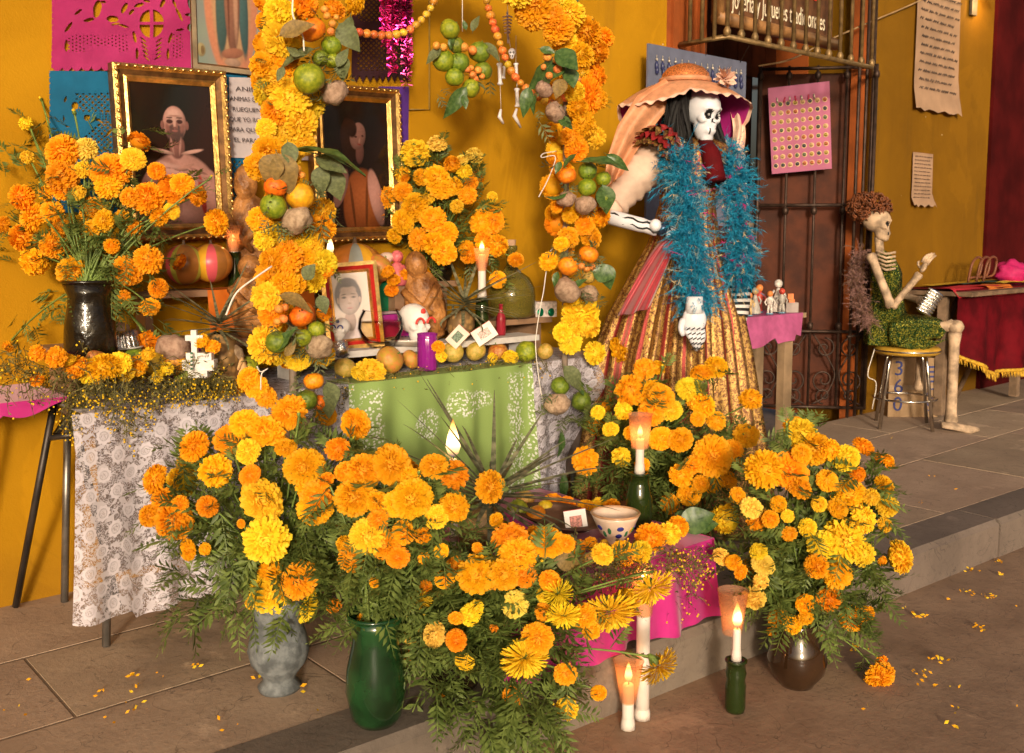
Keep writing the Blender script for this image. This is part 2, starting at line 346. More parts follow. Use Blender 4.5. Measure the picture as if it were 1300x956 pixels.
# neighbour to the right
nb = thing('dark_red_building', 'dark red painted pillar and house front at the far right edge', 'building', (9.5, YW, 0))
b = MB(); b.box((8.98, YW + .22, 2), (1.0, .5, 4.4)); b.build('pillar', m_red, nb)
b = MB(); b.box((12.6, YW + .5, 2), (6.4, .5, 4.4)); b.build('wall', M('dark_neighbour_paint', (.03, .02, .018), .8), nb)
for px, py, hh in ((1293, 190, .14), (1296, 232, .1), (1294, 262, .12)):
    p = on_y(px + 6, py, YW + .24); b = MB(); b.box((p.x + .1, YW + .24, p.z), (.2, .015, hh)); b.build('lit_window_pane', M('lit_pane', (.8, .5, .2), .5, var=0, emis=(1, .45, .08), es=1.2), nb)
# wires and wall papers
b = MB(); b.tube(crom([on_y(963, 84, 3.66), on_y(1005, 75, 3.5), on_y(1050, 52, 3.66), on_y(1100, 30, 3.68), on_y(1165, 2, 3.68), on_y(1200, -20, 3.68)]), .006, 5); b.build('wall_cable', M('cable', (.35, .22, .1), .5), label='thin cable running up the yellow wall from the doorway', cat='cable')
paper = M('old_paper', (.40, .25, .155), .8, var=.15, sc=5, thin=.15); ink = M('faded_ink', (.07, .05, .045), .8, var=0)
def poster(name, label, px0, py0, px1, py1, rows_, Y, wob=.006, m_=None):
    a = on_y(px0, py0, Y); c = on_y(px1, py1, Y); t_ = thing(name, label, 'paper', (a.x, Y, c.z)); W = c.x - a.x; Hh = a.z - c.z
    q = MB(); q.grid(lambda s, t: Vector((a.x + W * s + .03 * t * t * (1 if s > .5 else 0) * (t > .8), Y - .004 - wob * (1 + math.sin(s * 5 + t * 3)) - (.03 * max(0, t - .85) / .15), c.z + Hh * (1 - t) + .012 * math.sin(s * 23) * (t > .97))), 10, 16)
    q.build('sheet', m_ or paper, t_)
    q = MB()                                            # faded writing, too worn to read: short pen strokes in lines
    for i in range(rows_):
        z = a.z - Hh * (.07 + .84 * i / rows_); x = a.x + W * u(.06, .12); hh = Hh * .3 / rows_
        while x < c.x - W * u(.08, .2):
            lw = W * u(.05, .16); n_ = max(3, int(lw / hh * 1.6))
            q.tube([(x + lw * k / n_, Y - .007 - wob * 2.1, z + hh * (.5 if k % 2 else -.5) * u(.5, 1)) for k in range(n_ + 1)], hh * .16, 3); x += lw + W * .035
    q.build('writing', ink, t_, kind='stuff')
    return t_
poster('paper_scroll', 'long curled paper scroll of handwritten lines high on the yellow wall', 1165, -60, 1212, 147, 15, 3.70)
poster('paper_notice', 'small white printed notice taped on the yellow wall above the seated skeleton', 1158, 193, 1181, 262, 12, 3.70, .003)
b = MB(); p = on_y(1236, 8, 3.69); b.box(p, (.09, .02, .14)); b.build('wall_plate', M('dull_plate', (.12, .10, .07), .5, .3), label='small dark metal plate high on the wall near the lamp', cat='plate')
# the lamp whose glare shows at the top right corner
lp = on_y(1266, -12, 3.55); lamp = thing('wall_lamp', 'glowing wall lamp at the top right corner of the picture', 'lamp', lp)
b = MB(); b.tube([(lp.x, YW - .02, lp.z + .12), (lp.x, lp.y, lp.z + .16), (lp.x, lp.y, lp.z + .06)], .012, 8); b.build('bracket', m_iron, lamp)
b = MB(); b.lathe([(.02, .07), (.05, .05), (.12, 0), (.125, -.01)], lp, 16); b.build('shade', m_iron, lamp)
b = MB(); b.ball(lp - UP * .01, .04); b.build('bulb', M('bulb_glow', (1, .8, .5), .5, var=0, emis=(1, .72, .36), es=30), lamp)
ld = bpy.data.lights.new('lamp_light', 'POINT'); ld.energy = 5; ld.color = (1, .62, .25); ld.shadow_soft_size = .05
lo = bpy.data.objects.new('lamp_light', ld); COL.objects.link(lo); adopt(lo, lamp, Matrix.Translation(lp - UP * .09))
# ---------------------------------------------------------------- marigolds, leaves, fruit: shared shapes
def petalmat(name, col, hue=.012, val=.13, th=.3):
    n = NT(name); f = n.noise(40, 2, n.co('Object')); c = n.mix(f, tuple(x * .8 for x in col), tuple(min(1, x * 1.12) for x in col)); c = n.objvar(c, hue, val)
    n.set(Base_Color=c, Roughness=.62); n.p.inputs['Specular IOR Level'].default_value = .25; n.thin(c, th); return n.mat
PM = {'o': petalmat('orange_petal', (.95, .425, .008)), 'd': petalmat('deep_orange_petal', (.94, .375, .006)), 'y': petalmat('yellow_petal', (.95, .61, .025)),
      'p': petalmat('pale_yellow_petal', (.93, .64, .10)), 's': petalmat('lemon_petal', (.96, .64, .025))}
m_green = M('marigold_leaf', (.095, .145, .026), .5, var=.35, sc=30, thin=.3, col2=(.21, .27, .065))
m_stem = M('flower_stem', (.14, .20, .04), .5, var=.3)
m_dry = M('dry_herb', (.12, .105, .025), .7, var=.4, sc=25, thin=.2, col2=(.20, .17, .05))
def flower_mesh(kind, sd):
    r = random.Random(sd); b = MB(); spider = kind == 's'
    N = r.randint(130, 190) if spider else r.randint(240, 350); rag = r.choice((.06, .1, .2, .3)); sqz = r.uniform(.7, .95); wm = r.uniform(.85, 1.3); opn = r.choice((104, 112, 122))
    for i in range(N):
        t = (i + .5) / N; ph = math.acos(1 - t * (1 - math.cos(math.radians(118 if spider else opn)))); th = i * 2.39996 + r.uniform(-.2, .2)
        d = Vector((math.sin(ph) * math.cos(th), math.sin(ph) * math.sin(th), math.cos(ph)))
        out = Vector((math.cos(th), math.sin(th), 0)); tw = r.uniform(-.8, .8)
        s0 = Vector((-math.sin(th), math.cos(th), 0)); nn = d.cross(s0); sv = s0 * math.cos(tw) + nn * math.sin(tw); cv = d.cross(sv)
        ln = r.uniform(1.04 - rag, 1.06) * (1 + (.12 * math.sin(ph) if spider else 0)); sq = sqz if not spider else .7
        ce = Vector((0, 0, -.05)); w = (.046 if spider else .098 * wm) * r.uniform(.8, 1.2)
        def P(k, side, lift): q = ce + d * k * ln + sv * side + cv * lift; return Vector((q.x, q.y, q.z * sq))
        drop = -.10 * math.sin(ph)
        vs_ = [P(.25, -w * .4, 0), P(.25, w * .4, 0), P(.7, -w * .8, .02), P(.7, w * .8, .02), P(.97, -w * 1.1, .05 + drop), P(1.04, 0, -.03 + drop), P(.95, w * 1.1, .06 + drop)]
        b.add(vs_, [(0, 1, 3, 2), (2, 5, 4), (2, 3, 5), (3, 6, 5)])
    if not spider: b.ball((0, 0, -.06), (.80, .80, .80 * sqz), 16, 10, 0, None, lambda d: 1 + .05 * r.uniform(-1, 1))
    b.lathe([(.05, -.75), (.10, -.70), (.20, -.52), (.26, -.3), (.2, -.12)], (0, 0, 0), 8, 1)
    for i in range(7):
        g = 2 * PI * i / 7; b.strip([Vector((math.cos(g), math.sin(g), 0)) * q + UP * z for q, z in ((.2, -.5), (.3, -.3), (.33, -.12))], [.09, .08, .01], [Vector((-math.sin(g), math.cos(g), 0))] * 3, 1)
    return b.mesh('flower_head', [PM[kind], m_stem])
FM = {k: [flower_mesh(k, 10 * i + ord(k)) for i in range(6)] for k in PM}
def bud_mesh():
    b = MB(); b.lathe([(.03, -1), (.3, -.8), (.42, -.2), (.36, .3), (.3, .5)], (0, 0, 0), 8, 1); b.ball((0, 0, .5), (.34, .34, .35), 8, 5, 0); return b.mesh('flower_bud', [PM['y'], m_stem])
BUD = bud_mesh()
def flower(parent, p, r, face, kind='o', name='flower_head'):
    me = BUD if kind == 'b' else R.choice(FM[kind])
    m3 = frame_to(face, rv()) ; s = r * u(1.02, 1.14)
    return inst(name, me, parent, TRS(p, m3, (s * u(.86, 1.1), s * u(.86, 1.1), s * u(.75, 1.15))))
def pinnate(b, p, d, L, mi=0, pairs=6, wide=.30):
    d = d.normalized(); sd = d.cross(UP + rv(.4)); sd = sd.normalized() if sd.length > .01 else Vector((1, 0, 0)); nn = sd.cross(d)
    pts = [p + d * L * t - UP * L * .28 * t * t + nn * L * .06 * math.sin(t * 3) for t in (0, .35, .7, 1)]
    b.strip(pts, [L * .014, L * .012, L * .01, L * .003], [sd] * 4, mi)
    for i in range(pairs * 2 + 1):
        t = .22 + .74 * (i // 2) / pairs; q = p + d * L * t - UP * L * .28 * t * t; sg = 1 if i % 2 else -1
        l = L * wide * math.sin(PI * min(1, .25 + t * .7)) * R.uniform(.8, 1.2) + L * .05
        dd = (sd * sg * .8 + d * .65 - UP * .15 + nn * R.uniform(-.25, .3)).normalized() if i < pairs * 2 else d
        w = l * .14; wv = dd.cross(nn).normalized()
        b.add([q, q + dd * l * .45 + wv * w - nn * l * .04, q + dd * l, q + dd * l * .45 - wv * w - nn * l * .04], [(0, 1, 2), (0, 2, 3)], mi)
def bouquet(name, label, mouth, fl, d0, dr, cx, cy, rx, ry, nfill=90, leafL=.11, back=10, stems=True, dens=3, group='marigold bouquets in vases', facecam=.55, fillbox=None):
    t = thing(name, label, 'flowers', mouth, group); ctr = at(cx, cy, d0); fo = MB(); st = MB()
    pts = []
    for f in fl:
        px, py, r = f[:3]; k = f[3] if len(f) > 3 else 'o'
        e = 1 - ((px - cx) / rx) ** 2 - ((py - cy) / ry) ** 2; d = d0 - dr * math.sqrt(max(0, e)) + u(-.03, .03) + (f[4] if len(f) > 4 else 0)
        p = at(px, py, d); out = (p - ctr).normalized()
        fc = (out * .55 - HD * facecam + UP * .22 + rv(.22)).normalized()
        if k == 's': fc = (out * .25 - HD * .42 - UP * .72 + rv(.22)).normalized()
        if k == 'o' and R.random() < .12: k = 'd'
        flower(t, p, r * d / F, fc, k); pts.append((p, fc, r * d / F))
    for i in range(7):
        f = R.choice(fl); p = at(f[0] + u(-22, 22), f[1] + u(-24, 14), d0 - dr * u(.3, .9)); fc = (p - mouth).normalized() + rv(.2); flower(t, p, u(.009, .014), fc, 'b', 'flower_bud'); pts.append((p, fc.normalized(), .012))
    for i in range(back):
        g = u(0, 2 * PI); p = ctr + RT * math.cos(g) * rx * d0 / F * .75 + UP * math.sin(g) * ry * d0 / F * .6 + HD * dr * u(.3, .9)
        flower(t, p, u(.03, .05), (p - ctr).normalized(), R.choice('oody')); pts.append((p, (p - ctr).normalized(), .04))
    for p, fc, r in pts:
        q = p - fc * r * .6; m1 = lerp(mouth, q, .5) + UP * .05 + rv(.02); pl_ = bez(mouth + rv(.012), m1, q, 6)
        if stems: st.tube(pl_, [.0045, .004, .0035, .003, .003, .003, .004], 4, 0, False)
        for k in range(dens):
            i = R.randint(2, 6); pinnate(fo, pl_[i] + rv(.01), (rv(.8) + (pl_[i] - ctr).normalized() * .7 + UP * .2), leafL * u(.7, 1.25))
    for i in range(nfill):
        g = rv(); g.normalize(); k = u(.25, 1) ** .5
        if fillbox: p = at(u(fillbox[0], fillbox[1]), u(fillbox[2], fillbox[3]), d0 + u(-dr, dr) * .7)
        else: p = ctr + RT * g.x * rx * d0 / F * k * .9 + UP * g.z * ry * d0 / F * k * .9 + HD * g.y * dr * k
        pinnate(fo, p, rv(.7) + (p - mouth).normalized() * .8, leafL * u(.8, 1.4))
    fo.build('foliage', m_green, t, kind='stuff')
    if stems: st.build('stems', m_stem, t, kind='stuff')
    return t
# smooth fruit shapes (unit radius) shared by all
def fruit_mesh(name, mat_, r=(1, 1, .92), dim=.12, lump=.07, sd=0, stem=True):
    b = MB(); 
    def fn(d): return 1 - dim * max(0, abs(d.z) - .8) * 2.5 + lump * noise.noise(d * 1.7 + Vector((sd, 0, 0)))
    b.ball((0, 0, 0), r, 18, 12, 0, None, fn)
    if stem: b.tube([(0, 0, r[2] * .86), (.02, .01, r[2] * 1.06)], .06, 5, 1)
    return b.mesh(name, [mat_, m_stem])
def skin(name, a, c, rough=.35, bs=.25, bsc=40):
    return M(name, a, rough, var=.2, sc=3.2, col2=c, bump=bs, bsc=bsc, bd=.01, hue=.015, val=.1, spec=.5)
FR = {'mandarin': fruit_mesh('mandarin', skin('mandarin_skin', (.80, .16, .006), (.92, .26, .01)), (1, 1, .86), .2),
      'lime': fruit_mesh('lime', skin('lime_skin', (.17, .24, .012), (.33, .36, .02)), (1, 1, .95), .1),
      'darklime': fruit_mesh('lime', skin('dark_lime_skin', (.10, .16, .012), (.2, .25, .02)), (1, 1, .95), .1),
      'yellowfruit': fruit_mesh('yellow_fruit', skin('yellow_skin', (.62, .34, .012), (.72, .50, .02)), (1, 1, .95), .1),
      'orange': fruit_mesh('orange', skin('orange_skin', (.68, .27, .01), (.78, .40, .012)), (1, 1, .95), .08),
      'jicama': fruit_mesh('jicama', skin('jicama_skin', (.36, .22, .13), (.52, .36, .24), .8, .6, 25), (1, 1, .82), .1, .25),
      'guava': fruit_mesh('guava', skin('guava_skin', (.42, .31, .03), (.60, .36, .09), .4), (1, 1, .93), .14, .06),
      'apple': fruit_mesh('apple', skin('apple_skin', (.50, .30, .035), (.55, .16, .05), .3), (1, 1, .9), .3, .04),
      'redapple': fruit_mesh('apple', skin('red_apple_skin', (.40, .06, .02), (.46, .20, .04), .3), (1, 1, .9), .3, .04),
      'mango': fruit_mesh('mango', skin('mango_skin', (.50, .33, .03), (.58, .22, .03), .35), (.8, .72, 1.25), .05, .12),
      'berry': fruit_mesh('berry', skin('hawthorn_skin', (.72, .20, .03), (.80, .32, .06), .45), (1, 1, .95), .12),
      'bead': fruit_mesh('hawthorn_fruit', M('hawthorn_bead_skin', (.62, .17, .02), .4, var=.2, sc=3, col2=(.72, .36, .05), hue=.045, val=.25), (1, 1, .92), .12)}
MATS['hawthorn_bead_skin'].node_tree
def fruit(parent, kind, p, r, name=None, face=None, **kw):
    me = FR[kind]; m3 = frame_to(face or (UP + rv(.45)), rv()); return inst(name or me.name.split('.')[0], me, parent, TRS(p, m3, r), **kw)
m_leaf = M('broad_leaf', (.045, .11, .022), .38, var=.25, sc=9, thin=.22, col2=(.10, .17, .045), spec=.5)
m_leafd = M('dull_leaf', (.13, .15, .06), .6, var=.3, sc=9, thin=.2)
m_leafb = M('brown_leaf', (.24, .155, .045), .6, var=.3, sc=9, thin=.2)
def broadleaf_mesh(mat_, bend=.25):
    b = MB(); n = 9
    def fn(s, t): w = math.sin(PI * t ** .8) * .26; x = (s - .5) * 2; return Vector((x * w, t, abs(x) * .07 * math.sin(PI * t) - bend * t * t + .02 * math.sin(t * 14 + s * 5)))
    b.grid(fn, 4, n); b.tube([(0, -.12, .0), (0, 0, .0), (0, .5, -bend * .25 - .004), (0, .95, -bend * .9)], [.012, .012, .008, .003], 4); return b.mesh('leaf', mat_)
LF = {'g': [broadleaf_mesh(m_leaf, k) for k in (.15, .4)], 'd': [broadleaf_mesh(m_leafd, k) for k in (.2, .45)], 'b': [broadleaf_mesh(m_leafb, k) for k in (.3, .5)]}
def leaf(parent, p, d, L, kind='g', nrm=None, name='leaf'):
    d = d.normalized(); n_ = (nrm or (-HD * .8 + UP * .5 + rv(.35))); x = d.cross(n_).normalized(); n_ = x.cross(d)
    return inst(name, R.choice(LF[kind]), parent, TRS(p, Matrix((x, d, n_)).transposed(), L))
def pxleaf(parent, x0, y0, x1, y1, d, kind='g', w=1.0):
    a = at(x0, y0, d); c = at(x1, y1, d - .015); o = leaf(parent, a, c - a, (c - a).length, kind); o.matrix_basis = o.matrix_basis @ Matrix.Diagonal((w, 1, 1, 1)); return o
# ---------------------------------------------------------------- the tables, their cloths and the stepped risers
ZT0 = .76; TX0, TX1, TY0, TY1 = .97, 3.22, 3.10, 3.69
m_tw = M('table_wood', (.16, .10, .06), .6, var=.35); m_metal = M('dull_metal', (.055, .045, .04), .45, .6, var=.3); m_chromeleg = M('grey_metal', (.22, .20, .18), .4, .7, var=.3)
tab = thing('folding_table', 'long altar table under the white lace cloth', 'table', ((TX0 + TX1) / 2, 3.4, 0))
b = MB(); b.box(((TX0 + TX1) / 2, 3.395, ZT0 - .02), (TX1 - TX0, .59, .03)); b.build('tabletop', m_tw, tab)
for x, y in ((1.0, 3.13), (1.30, 3.12), (1.02, 3.62), (3.1, 3.15), (3.1, 3.62)):
    b = MB(); b.tube([(x, y, .0), (x + (.045 if x < 2 else 0), y, ZT0 - .035)], .013, 6); b.build('leg', m_chromeleg, tab)
# lace cloth
def lacemat():
    n = NT('white_lace'); uv = n.co('UV'); sp = n.new('ShaderNodeSeparateXYZ'); n.l.new(uv, sp.inputs[0]); U, V = sp.outputs[0], sp.outputs[1]
    ca, cb = .088, .062
    wv = n.noise(9, 2, uv); V2 = n.m('ADD', V, n.m('MULTIPLY', wv, .03))
    py_ = n.m('DIVIDE', V2, cb); row = n.m('FLOOR', py_); px_ = n.m('ADD', n.m('DIVIDE', U, ca), n.m('MULTIPLY', n.m('FLOORED_MODULO', row, 2), .5))
    fx = n.m('MULTIPLY', n.m('SUBTRACT', n.m('FRACT', px_), .5), ca); fy = n.m('MULTIPLY', n.m('SUBTRACT', n.m('FRACT', py_), .5), cb)
    r = n.m('SQRT', n.m('ADD', n.m('MULTIPLY', fx, fx), n.m('MULTIPLY', n.m('MULTIPLY', fy, fy), .75))); th = n.m('ARCTAN2', fy, fx)
    lob = n.m('MULTIPLY_ADD', n.m('SINE', n.m('MULTIPLY', th, 9)), .0018, 0.0245); rose = n.step(n.m('SUBTRACT', lob, r), 0, .0025)
    ring = n.step(n.m('ABSOLUTE', n.m('SUBTRACT', r, .0125)), .0028, .0010); slit = n.m('MULTIPLY', n.step(r, .0105, .007), n.step(n.m('SINE', n.m('ADD', n.m('MULTIPLY', fx, 1400), n.m('MULTIPLY', fy, 300))), .1, .5))
    rose = n.m('MULTIPLY', rose, n.m('SUBTRACT', 1, n.m('MAXIMUM', n.m('MULTIPLY', ring, .35), slit)))
    sq = n.noise(70, 2, uv, .5, 1.6); sqm = n.step(n.m('ABSOLUTE', n.m('SUBTRACT', sq, .5)), .075, .035)
    lv = n.step(n.noise(42, 1, uv, .5, .6), .55, .60)
    net = n.m('MULTIPLY', n.step(n.vor(330, uv, 'DISTANCE_TO_EDGE'), .12, .05), .42)
    al = n.m('MAXIMUM', n.m('MAXIMUM', rose, n.m('MULTIPLY', n.m('MAXIMUM', sqm, lv), .86)), net, clamp=True)
    n.set(Base_Color=(.60, .55, .60), Roughness=.85); n.p.inputs['Sheen Weight'].default_value = .1; n.bump(al, .4, .002)
    tl = n.new('ShaderNodeBsdfTranslucent'); tl.inputs[0].default_value = (.6, .57, .6, 1); m1 = n.new('ShaderNodeMixShader'); m1.inputs[0].default_value = .2
    n.l.new(n.p.outputs[0], m1.inputs[1]); n.l.new(tl.outputs[0], m1.inputs[2])
    tr = n.new('ShaderNodeBsdfTransparent'); m2 = n.new('ShaderNodeMixShader'); n.l.new(al, m2.inputs[0]); n.l.new(tr.outputs[0], m2.inputs[1]); n.l.new(m1.outputs[0], m2.inputs[2]); n.l.new(m2.outputs[0], n.out.inputs[0])
    return n.mat
lace = lacemat()
lc = thing('lace_tablecloth', 'white rose-patterned lace cloth draped over the long altar table', 'tablecloth', (2.1, 3.1, .05))
def fold(x, t): return (.016 * math.sin(x * 17 + 1) + .012 * math.sin(x * 31 + t) + .01 * math.sin(x * 47)) * (.25 + t)
def hem(x): return .105 + .02 * math.sin(x * 5) + (.02 if x > 1.05 else .05) + .03 * max(0, x - 1.5)
def lfront(s, t):
    xr = lerp(3.28, 2.93, min(1, t * 1.3)); x = lerp(TX0 - .055 - .045 * t, xr, s); z = lerp(ZT0 + .004, hem(x), t)
    return Vector((x, TY0 - .012 - .035 * min(1, t * 6) + fold(x, t) - .035 * t, z))
b = MB(); b.grid(lfront, 150, 26, 0, lambda s, t: (s * 2.32, t * .68)); b.build('front_drape', lace, lc)
b = MB(); b.grid(lambda s, t: Vector((lerp(TX0 - .025, 3.27, s), lerp(TY0 - .02, TY1, t), ZT0 + .004)), 40, 10, 0, lambda s, t: (s * 2.32, t * .6)); b.build('top', lace, lc)
# plain under-cloth seen through the lace
b = MB()
def under(s, t): x = lerp(TX0 + .02, 3.16, s); return Vector((x, TY0 + .02 + fold(x, t) * .6 - .02 * t, lerp(ZT0 - .01, .24, t)))
b.grid(under, 80, 6); b.build('under_cloth', M('brown_grey_undercloth', (.20, .145, .12), .9, var=.2, thin=.2), label='plain brownish under-cloth behind the lace of the altar table', cat='cloth')
# green embroidered runner
def greenmat():
    n = NT('green_embroidered_cloth'); uv = n.co('UV'); sp = n.new('ShaderNodeSeparateXYZ'); n.l.new(uv, sp.inputs[0]); U, V = sp.outputs[0], sp.outputs[1]
    d = n.vor(95, uv, out='Distance'); dots = n.step(d, .5, .36)
    dx = n.m('MINIMUM', U, n.m('SUBTRACT', .92, U)); band1 = n.m('MULTIPLY', n.step(n.m('ABSOLUTE', n.m('SUBTRACT', n.m('ADD', dx, n.m('MULTIPLY', n.noise(14, 2, uv), .06)), .125)), .05, .03), n.step(V, .02, .05))
    blob = n.m('MULTIPLY', n.step(n.vor(5.5, uv), .42, .3), n.step(n.noise(3, 1, uv), .44, .48))
    dm = n.m('MULTIPLY', dots, n.m('MAXIMUM', band1, blob)); edge = n.step(dx, .03, .022); dm = n.m('MAXIMUM', dm, n.m('MULTIPLY', edge, dots))
    w = n.noise(300, 2, uv); c = n.mix(w, (.20, .30, .075), (.30, .42, .12)); c = n.mix(dm, c, (.68, .70, .62)); n.set(Base_Color=c, Roughness=.8); n.bump(n.m('ADD', dm, n.m('MULTIPLY', w, .2)), .5, .002); n.thin(c, .15); return n.mat
ga = on_y(440, 490, 3.06); gb = on_y(664, 462, 3.06)
def gfront(s, t):
    x = lerp(ga.x - .01, gb.x + .02, s) + .02 * t * (s - .5); z = lerp(ZT0 + .012, .22 + .012 * math.sin(s * 60) + .05 * math.sin(s * 4), t)
    return Vector((x, TY0 - .075 - .03 * t + fold(x, t) * 1.1 + .006 * noise.noise(Vector((x * 9, z * 9, 0))), z))
b = MB(); b.grid(gfront, 90, 22, 0, lambda s, t: (s * .92, t * .55)); b.grid(lambda s, t: Vector((lerp(ga.x - .01, gb.x + .02, s), lerp(TY0 - .074, TY0 + .10, t), ZT0 + .012 - .006 * t)), 30, 4, 0, lambda s, t: (s * .92, .01))
b.build('embroidered_runner', greenmat(), label='green runner with white eyelet embroidery hanging over the lace at the table front', cat='cloth')
# risers
m_plank = M('riser_plank', (.26, .15, .085), .55, var=.3, sc=8); m_white_cl = M('white_cotton', (.6, .56, .52), .9, var=.12, thin=.1)
def riser(name, label, x0, x1, y0, y1, zb, zt, mat_):
    t = thing(name, label, 'shelf', ((x0 + x1) / 2, (y0 + y1) / 2, zb))
    b = MB(); b.box(((x0 + x1) / 2, (y0 + y1) / 2, zt - .0125), (x1 - x0, y1 - y0, .025)); b.build('plank', mat_, t)
    for x in (x0 + .05, (x0 + x1) / 2, x1 - .05): b = MB(); b.box((x, (y0 + y1) / 2 + .015, (zb + zt - .025) / 2), (.03, y1 - y0 - .05, zt - zb - .025)); b.build('support', mat_, t)
    return t
Z1, Z2, Z3 = .86, .92, 1.10
riser('low_riser', 'low cloth-topped step on the altar table carrying the portrait and glass bowl', 1.72, 2.98, 3.25, 3.395, ZT0 + .006, Z1, m_white_cl)
riser('plank_riser', 'middle wooden plank step across the altar table under the big green jug', .99, 3.2, 3.40, 3.69, ZT0 + .006, Z2, m_plank)
riser('high_riser', 'highest step against the wall carrying the painted pottery', 1.3, 2.75, 3.545, 3.688, Z2 + .002, Z3, m_plank)
# cloths hung on the risers
def hang(name, label, mat_, x0, x1, y, z0, z1, amp=.008, k=40, n_=24):
    b = MB(); b.grid(lambda s, t: Vector((lerp(x0, x1, s), y - .012 - amp * (1 + math.sin(s * k * (x1 - x0) + t * 2)) * (.3 + t), lerp(z0, z1, t) + .01 * math.sin(s * 9) * t)), n_, 6)
    b.grid(lambda s, t: Vector((lerp(x0, x1, s), lerp(y - .012 - amp * .5, y + .1, t), z0 + .003)), n_, 3); return b.build(name, mat_, label=label, cat='cloth')
purple = M('purple_cloth', (.36, .012, .27), .55, var=.2, sheen=.3, thin=.1)
pa = on_y(205, 400, 3.39); pb = on_y(266, 400, 3.39)
hang('purple_cloth', 'bright purple cloth hanging from the step behind the paper cross', purple, pa.x, pb.x + .03, 3.395, Z2, ZT0 + .02)
qa = on_y(462, 330, 3.53); qb = on_y(520, 330, 3.53)
hang('green_cloth', 'emerald dotted cloth hanging from the top step beside the pumpkin', M('emerald_cloth', (.006, .16, .07), .5, var=.15), qa.x - .1, qb.x, 3.54, Z3 + .05, Z2 + .02, .005)
hang('orange_cloth', 'orange cloth hanging from the top step behind the pineapple', M('orange_cloth', (.55, .13, .01), .6, var=.15), 1.55, 2.0, 3.54, Z3, Z2 + .02, .006)
qa = on_y(488, 390, 3.39); qb = on_y(530, 390, 3.39)
hang('magenta_cloth', 'strip of magenta cloth behind the glass water bowl', purple, qa.x - .02, qb.x + .02, 3.397, Z2 + .06, Z1 + .01, .004)
# small folding table on the left
sm = thing('small_folding_table', 'small dark metal folding table with crossed legs at the left wall', 'table', (.8, 3.5, 0))
b = MB(); b.box((.73, 3.49, .775), (.46, .36, .02)); b.build('tabletop', m_metal, sm)
def leg_(a, c, r=.012): b = MB(); b.tube([a, c], r, 6); b.build('leg', m_metal, sm)
leg_(on_y(20, 770, 3.66), on_y(70, 505, 3.42)); leg_(on_y(70, 553, 3.5), on_y(103, 505, 3.5), .011); leg_(on_y(92, 530, 3.36), on_z(150, 768, 0), .013); leg_(on_y(-60, 800, 3.6), on_y(-20, 510, 3.55))
b = MB(); b.tube([on_y(58, 557, 3.47), on_y(98, 551, 3.38)], .01, 6); b.build('crossbar', m_metal, sm)
pink = M('pink_satin', (.46, .020, .19), .45, var=.18, sc=6, sheen=.3, bump=.1, bsc=10, thin=.12)
b = MB(); b.grid(lambda s, t: Vector((lerp(.48, .965, s), 3.295 - .01 - .012 * t, .79 - (.03 + .02 * math.sin(s * 11) + .05 * max(0, 1 - abs(s - .52) * 12)) * t)), 40, 4); b.grid(lambda s, t: Vector((lerp(.48, .965, s), lerp(3.285, 3.68, t), .79)), 6, 4)
b.build('pink_cloth', pink, label='pink cloth strip knotted along the small left folding table', cat='cloth')
# low altar bench in front, with the pink satin cloth
BX0, BX1, BY0, BY1, BZ = 1.75, 2.62, 2.03, 2.88, .28
bn = thing('low_bench', 'low wooden bench at the kerb under the pink satin cloth', 'bench', (2.2, 2.45, 0))
b = MB(); b.box(((BX0 + BX1) / 2, (BY0 + BY1) / 2, BZ - .02), (BX1 - BX0, BY1 - BY0, .04)); b.build('seat', m_tw, bn)
for x in (BX0 + .05, BX1 - .05):
    for y in (BY0 + .06, BY1 - .06): b = MB(); b.box((x, y, .12), (.05, .05, .24)); b.build('leg', m_tw, bn)
def pinkf(s, t):
    x = lerp(BX0 - .03, BX1 + .02, s); f = .012 * math.sin(x * 23) + .008 * math.sin(x * 51 + 1)
    return Vector((x + .02 * t * s, BY0 - .015 - .02 * t + f * (.3 + t), lerp(BZ + .006, .035 - .03 * s + .01 * math.sin(s * 14), t)))
def pinkr(s, t):
    y = lerp(BY0 - .03, BY1, s); return Vector((BX1 + .02 + .03 * t + .012 * math.sin(s * 26) * t, y, lerp(BZ + .006, .03 + .02 * math.sin(s * 9), t)))
pc = thing('pink_satin_cloth', 'shiny pink satin cloth draped over the low bench at the kerb', 'cloth', (2.2, 2.1, .02))
b = MB(); b.grid(pinkf, 60, 10); b.build('front_drape', pink, pc); b = MB(); b.grid(pinkr, 40, 10); b.build('side_drape', pink, pc)
b = MB(); b.grid(lambda s, t: Vector((lerp(BX0 - .03, BX1 + .02, s), lerp(BY0 - .03, BY1, t), BZ + .006 + .003 * math.sin(s * 30) * math.sin(t * 20))), 40, 20); b.build('top', pink, pc)
# ---------------------------------------------------------------- vases and bouquets
def vase(name, label, prof, base, mat_, lip=None, n=28, fn=None):
    t = thing(name, label, 'vase', base, 'flower vases'); b = MB(); b.lathe([(0.001, .004)] + prof + [(prof[-1][0] - .008, prof[-1][1] - .004), (prof[-2][0] - .012, prof[-2][1] - .02), (.02, .05)], base, n, 0, None, fn); b.build('body', mat_, t)
    b = MB(); r, z = prof[-1]; b.tube([base + Vector((math.cos(g) * (r - .004), math.sin(g) * (r - .004), z)) for g in [2 * PI * k / 24 for k in range(25)]], .006, 6, 0, False); b.build('rim', lip or mat_, t)
    return t
m_dkglaze = M('dark_brown_glaze', (.012, .008, .004), .16, var=.4, coat=.25, bump=.5, bsc=22, bd=.014)
m_greenglaze = M('green_glaze', (.008, .036, .010), .16, var=.55, sc=9, coat=.6, bump=.1, bsc=12, bd=.01)
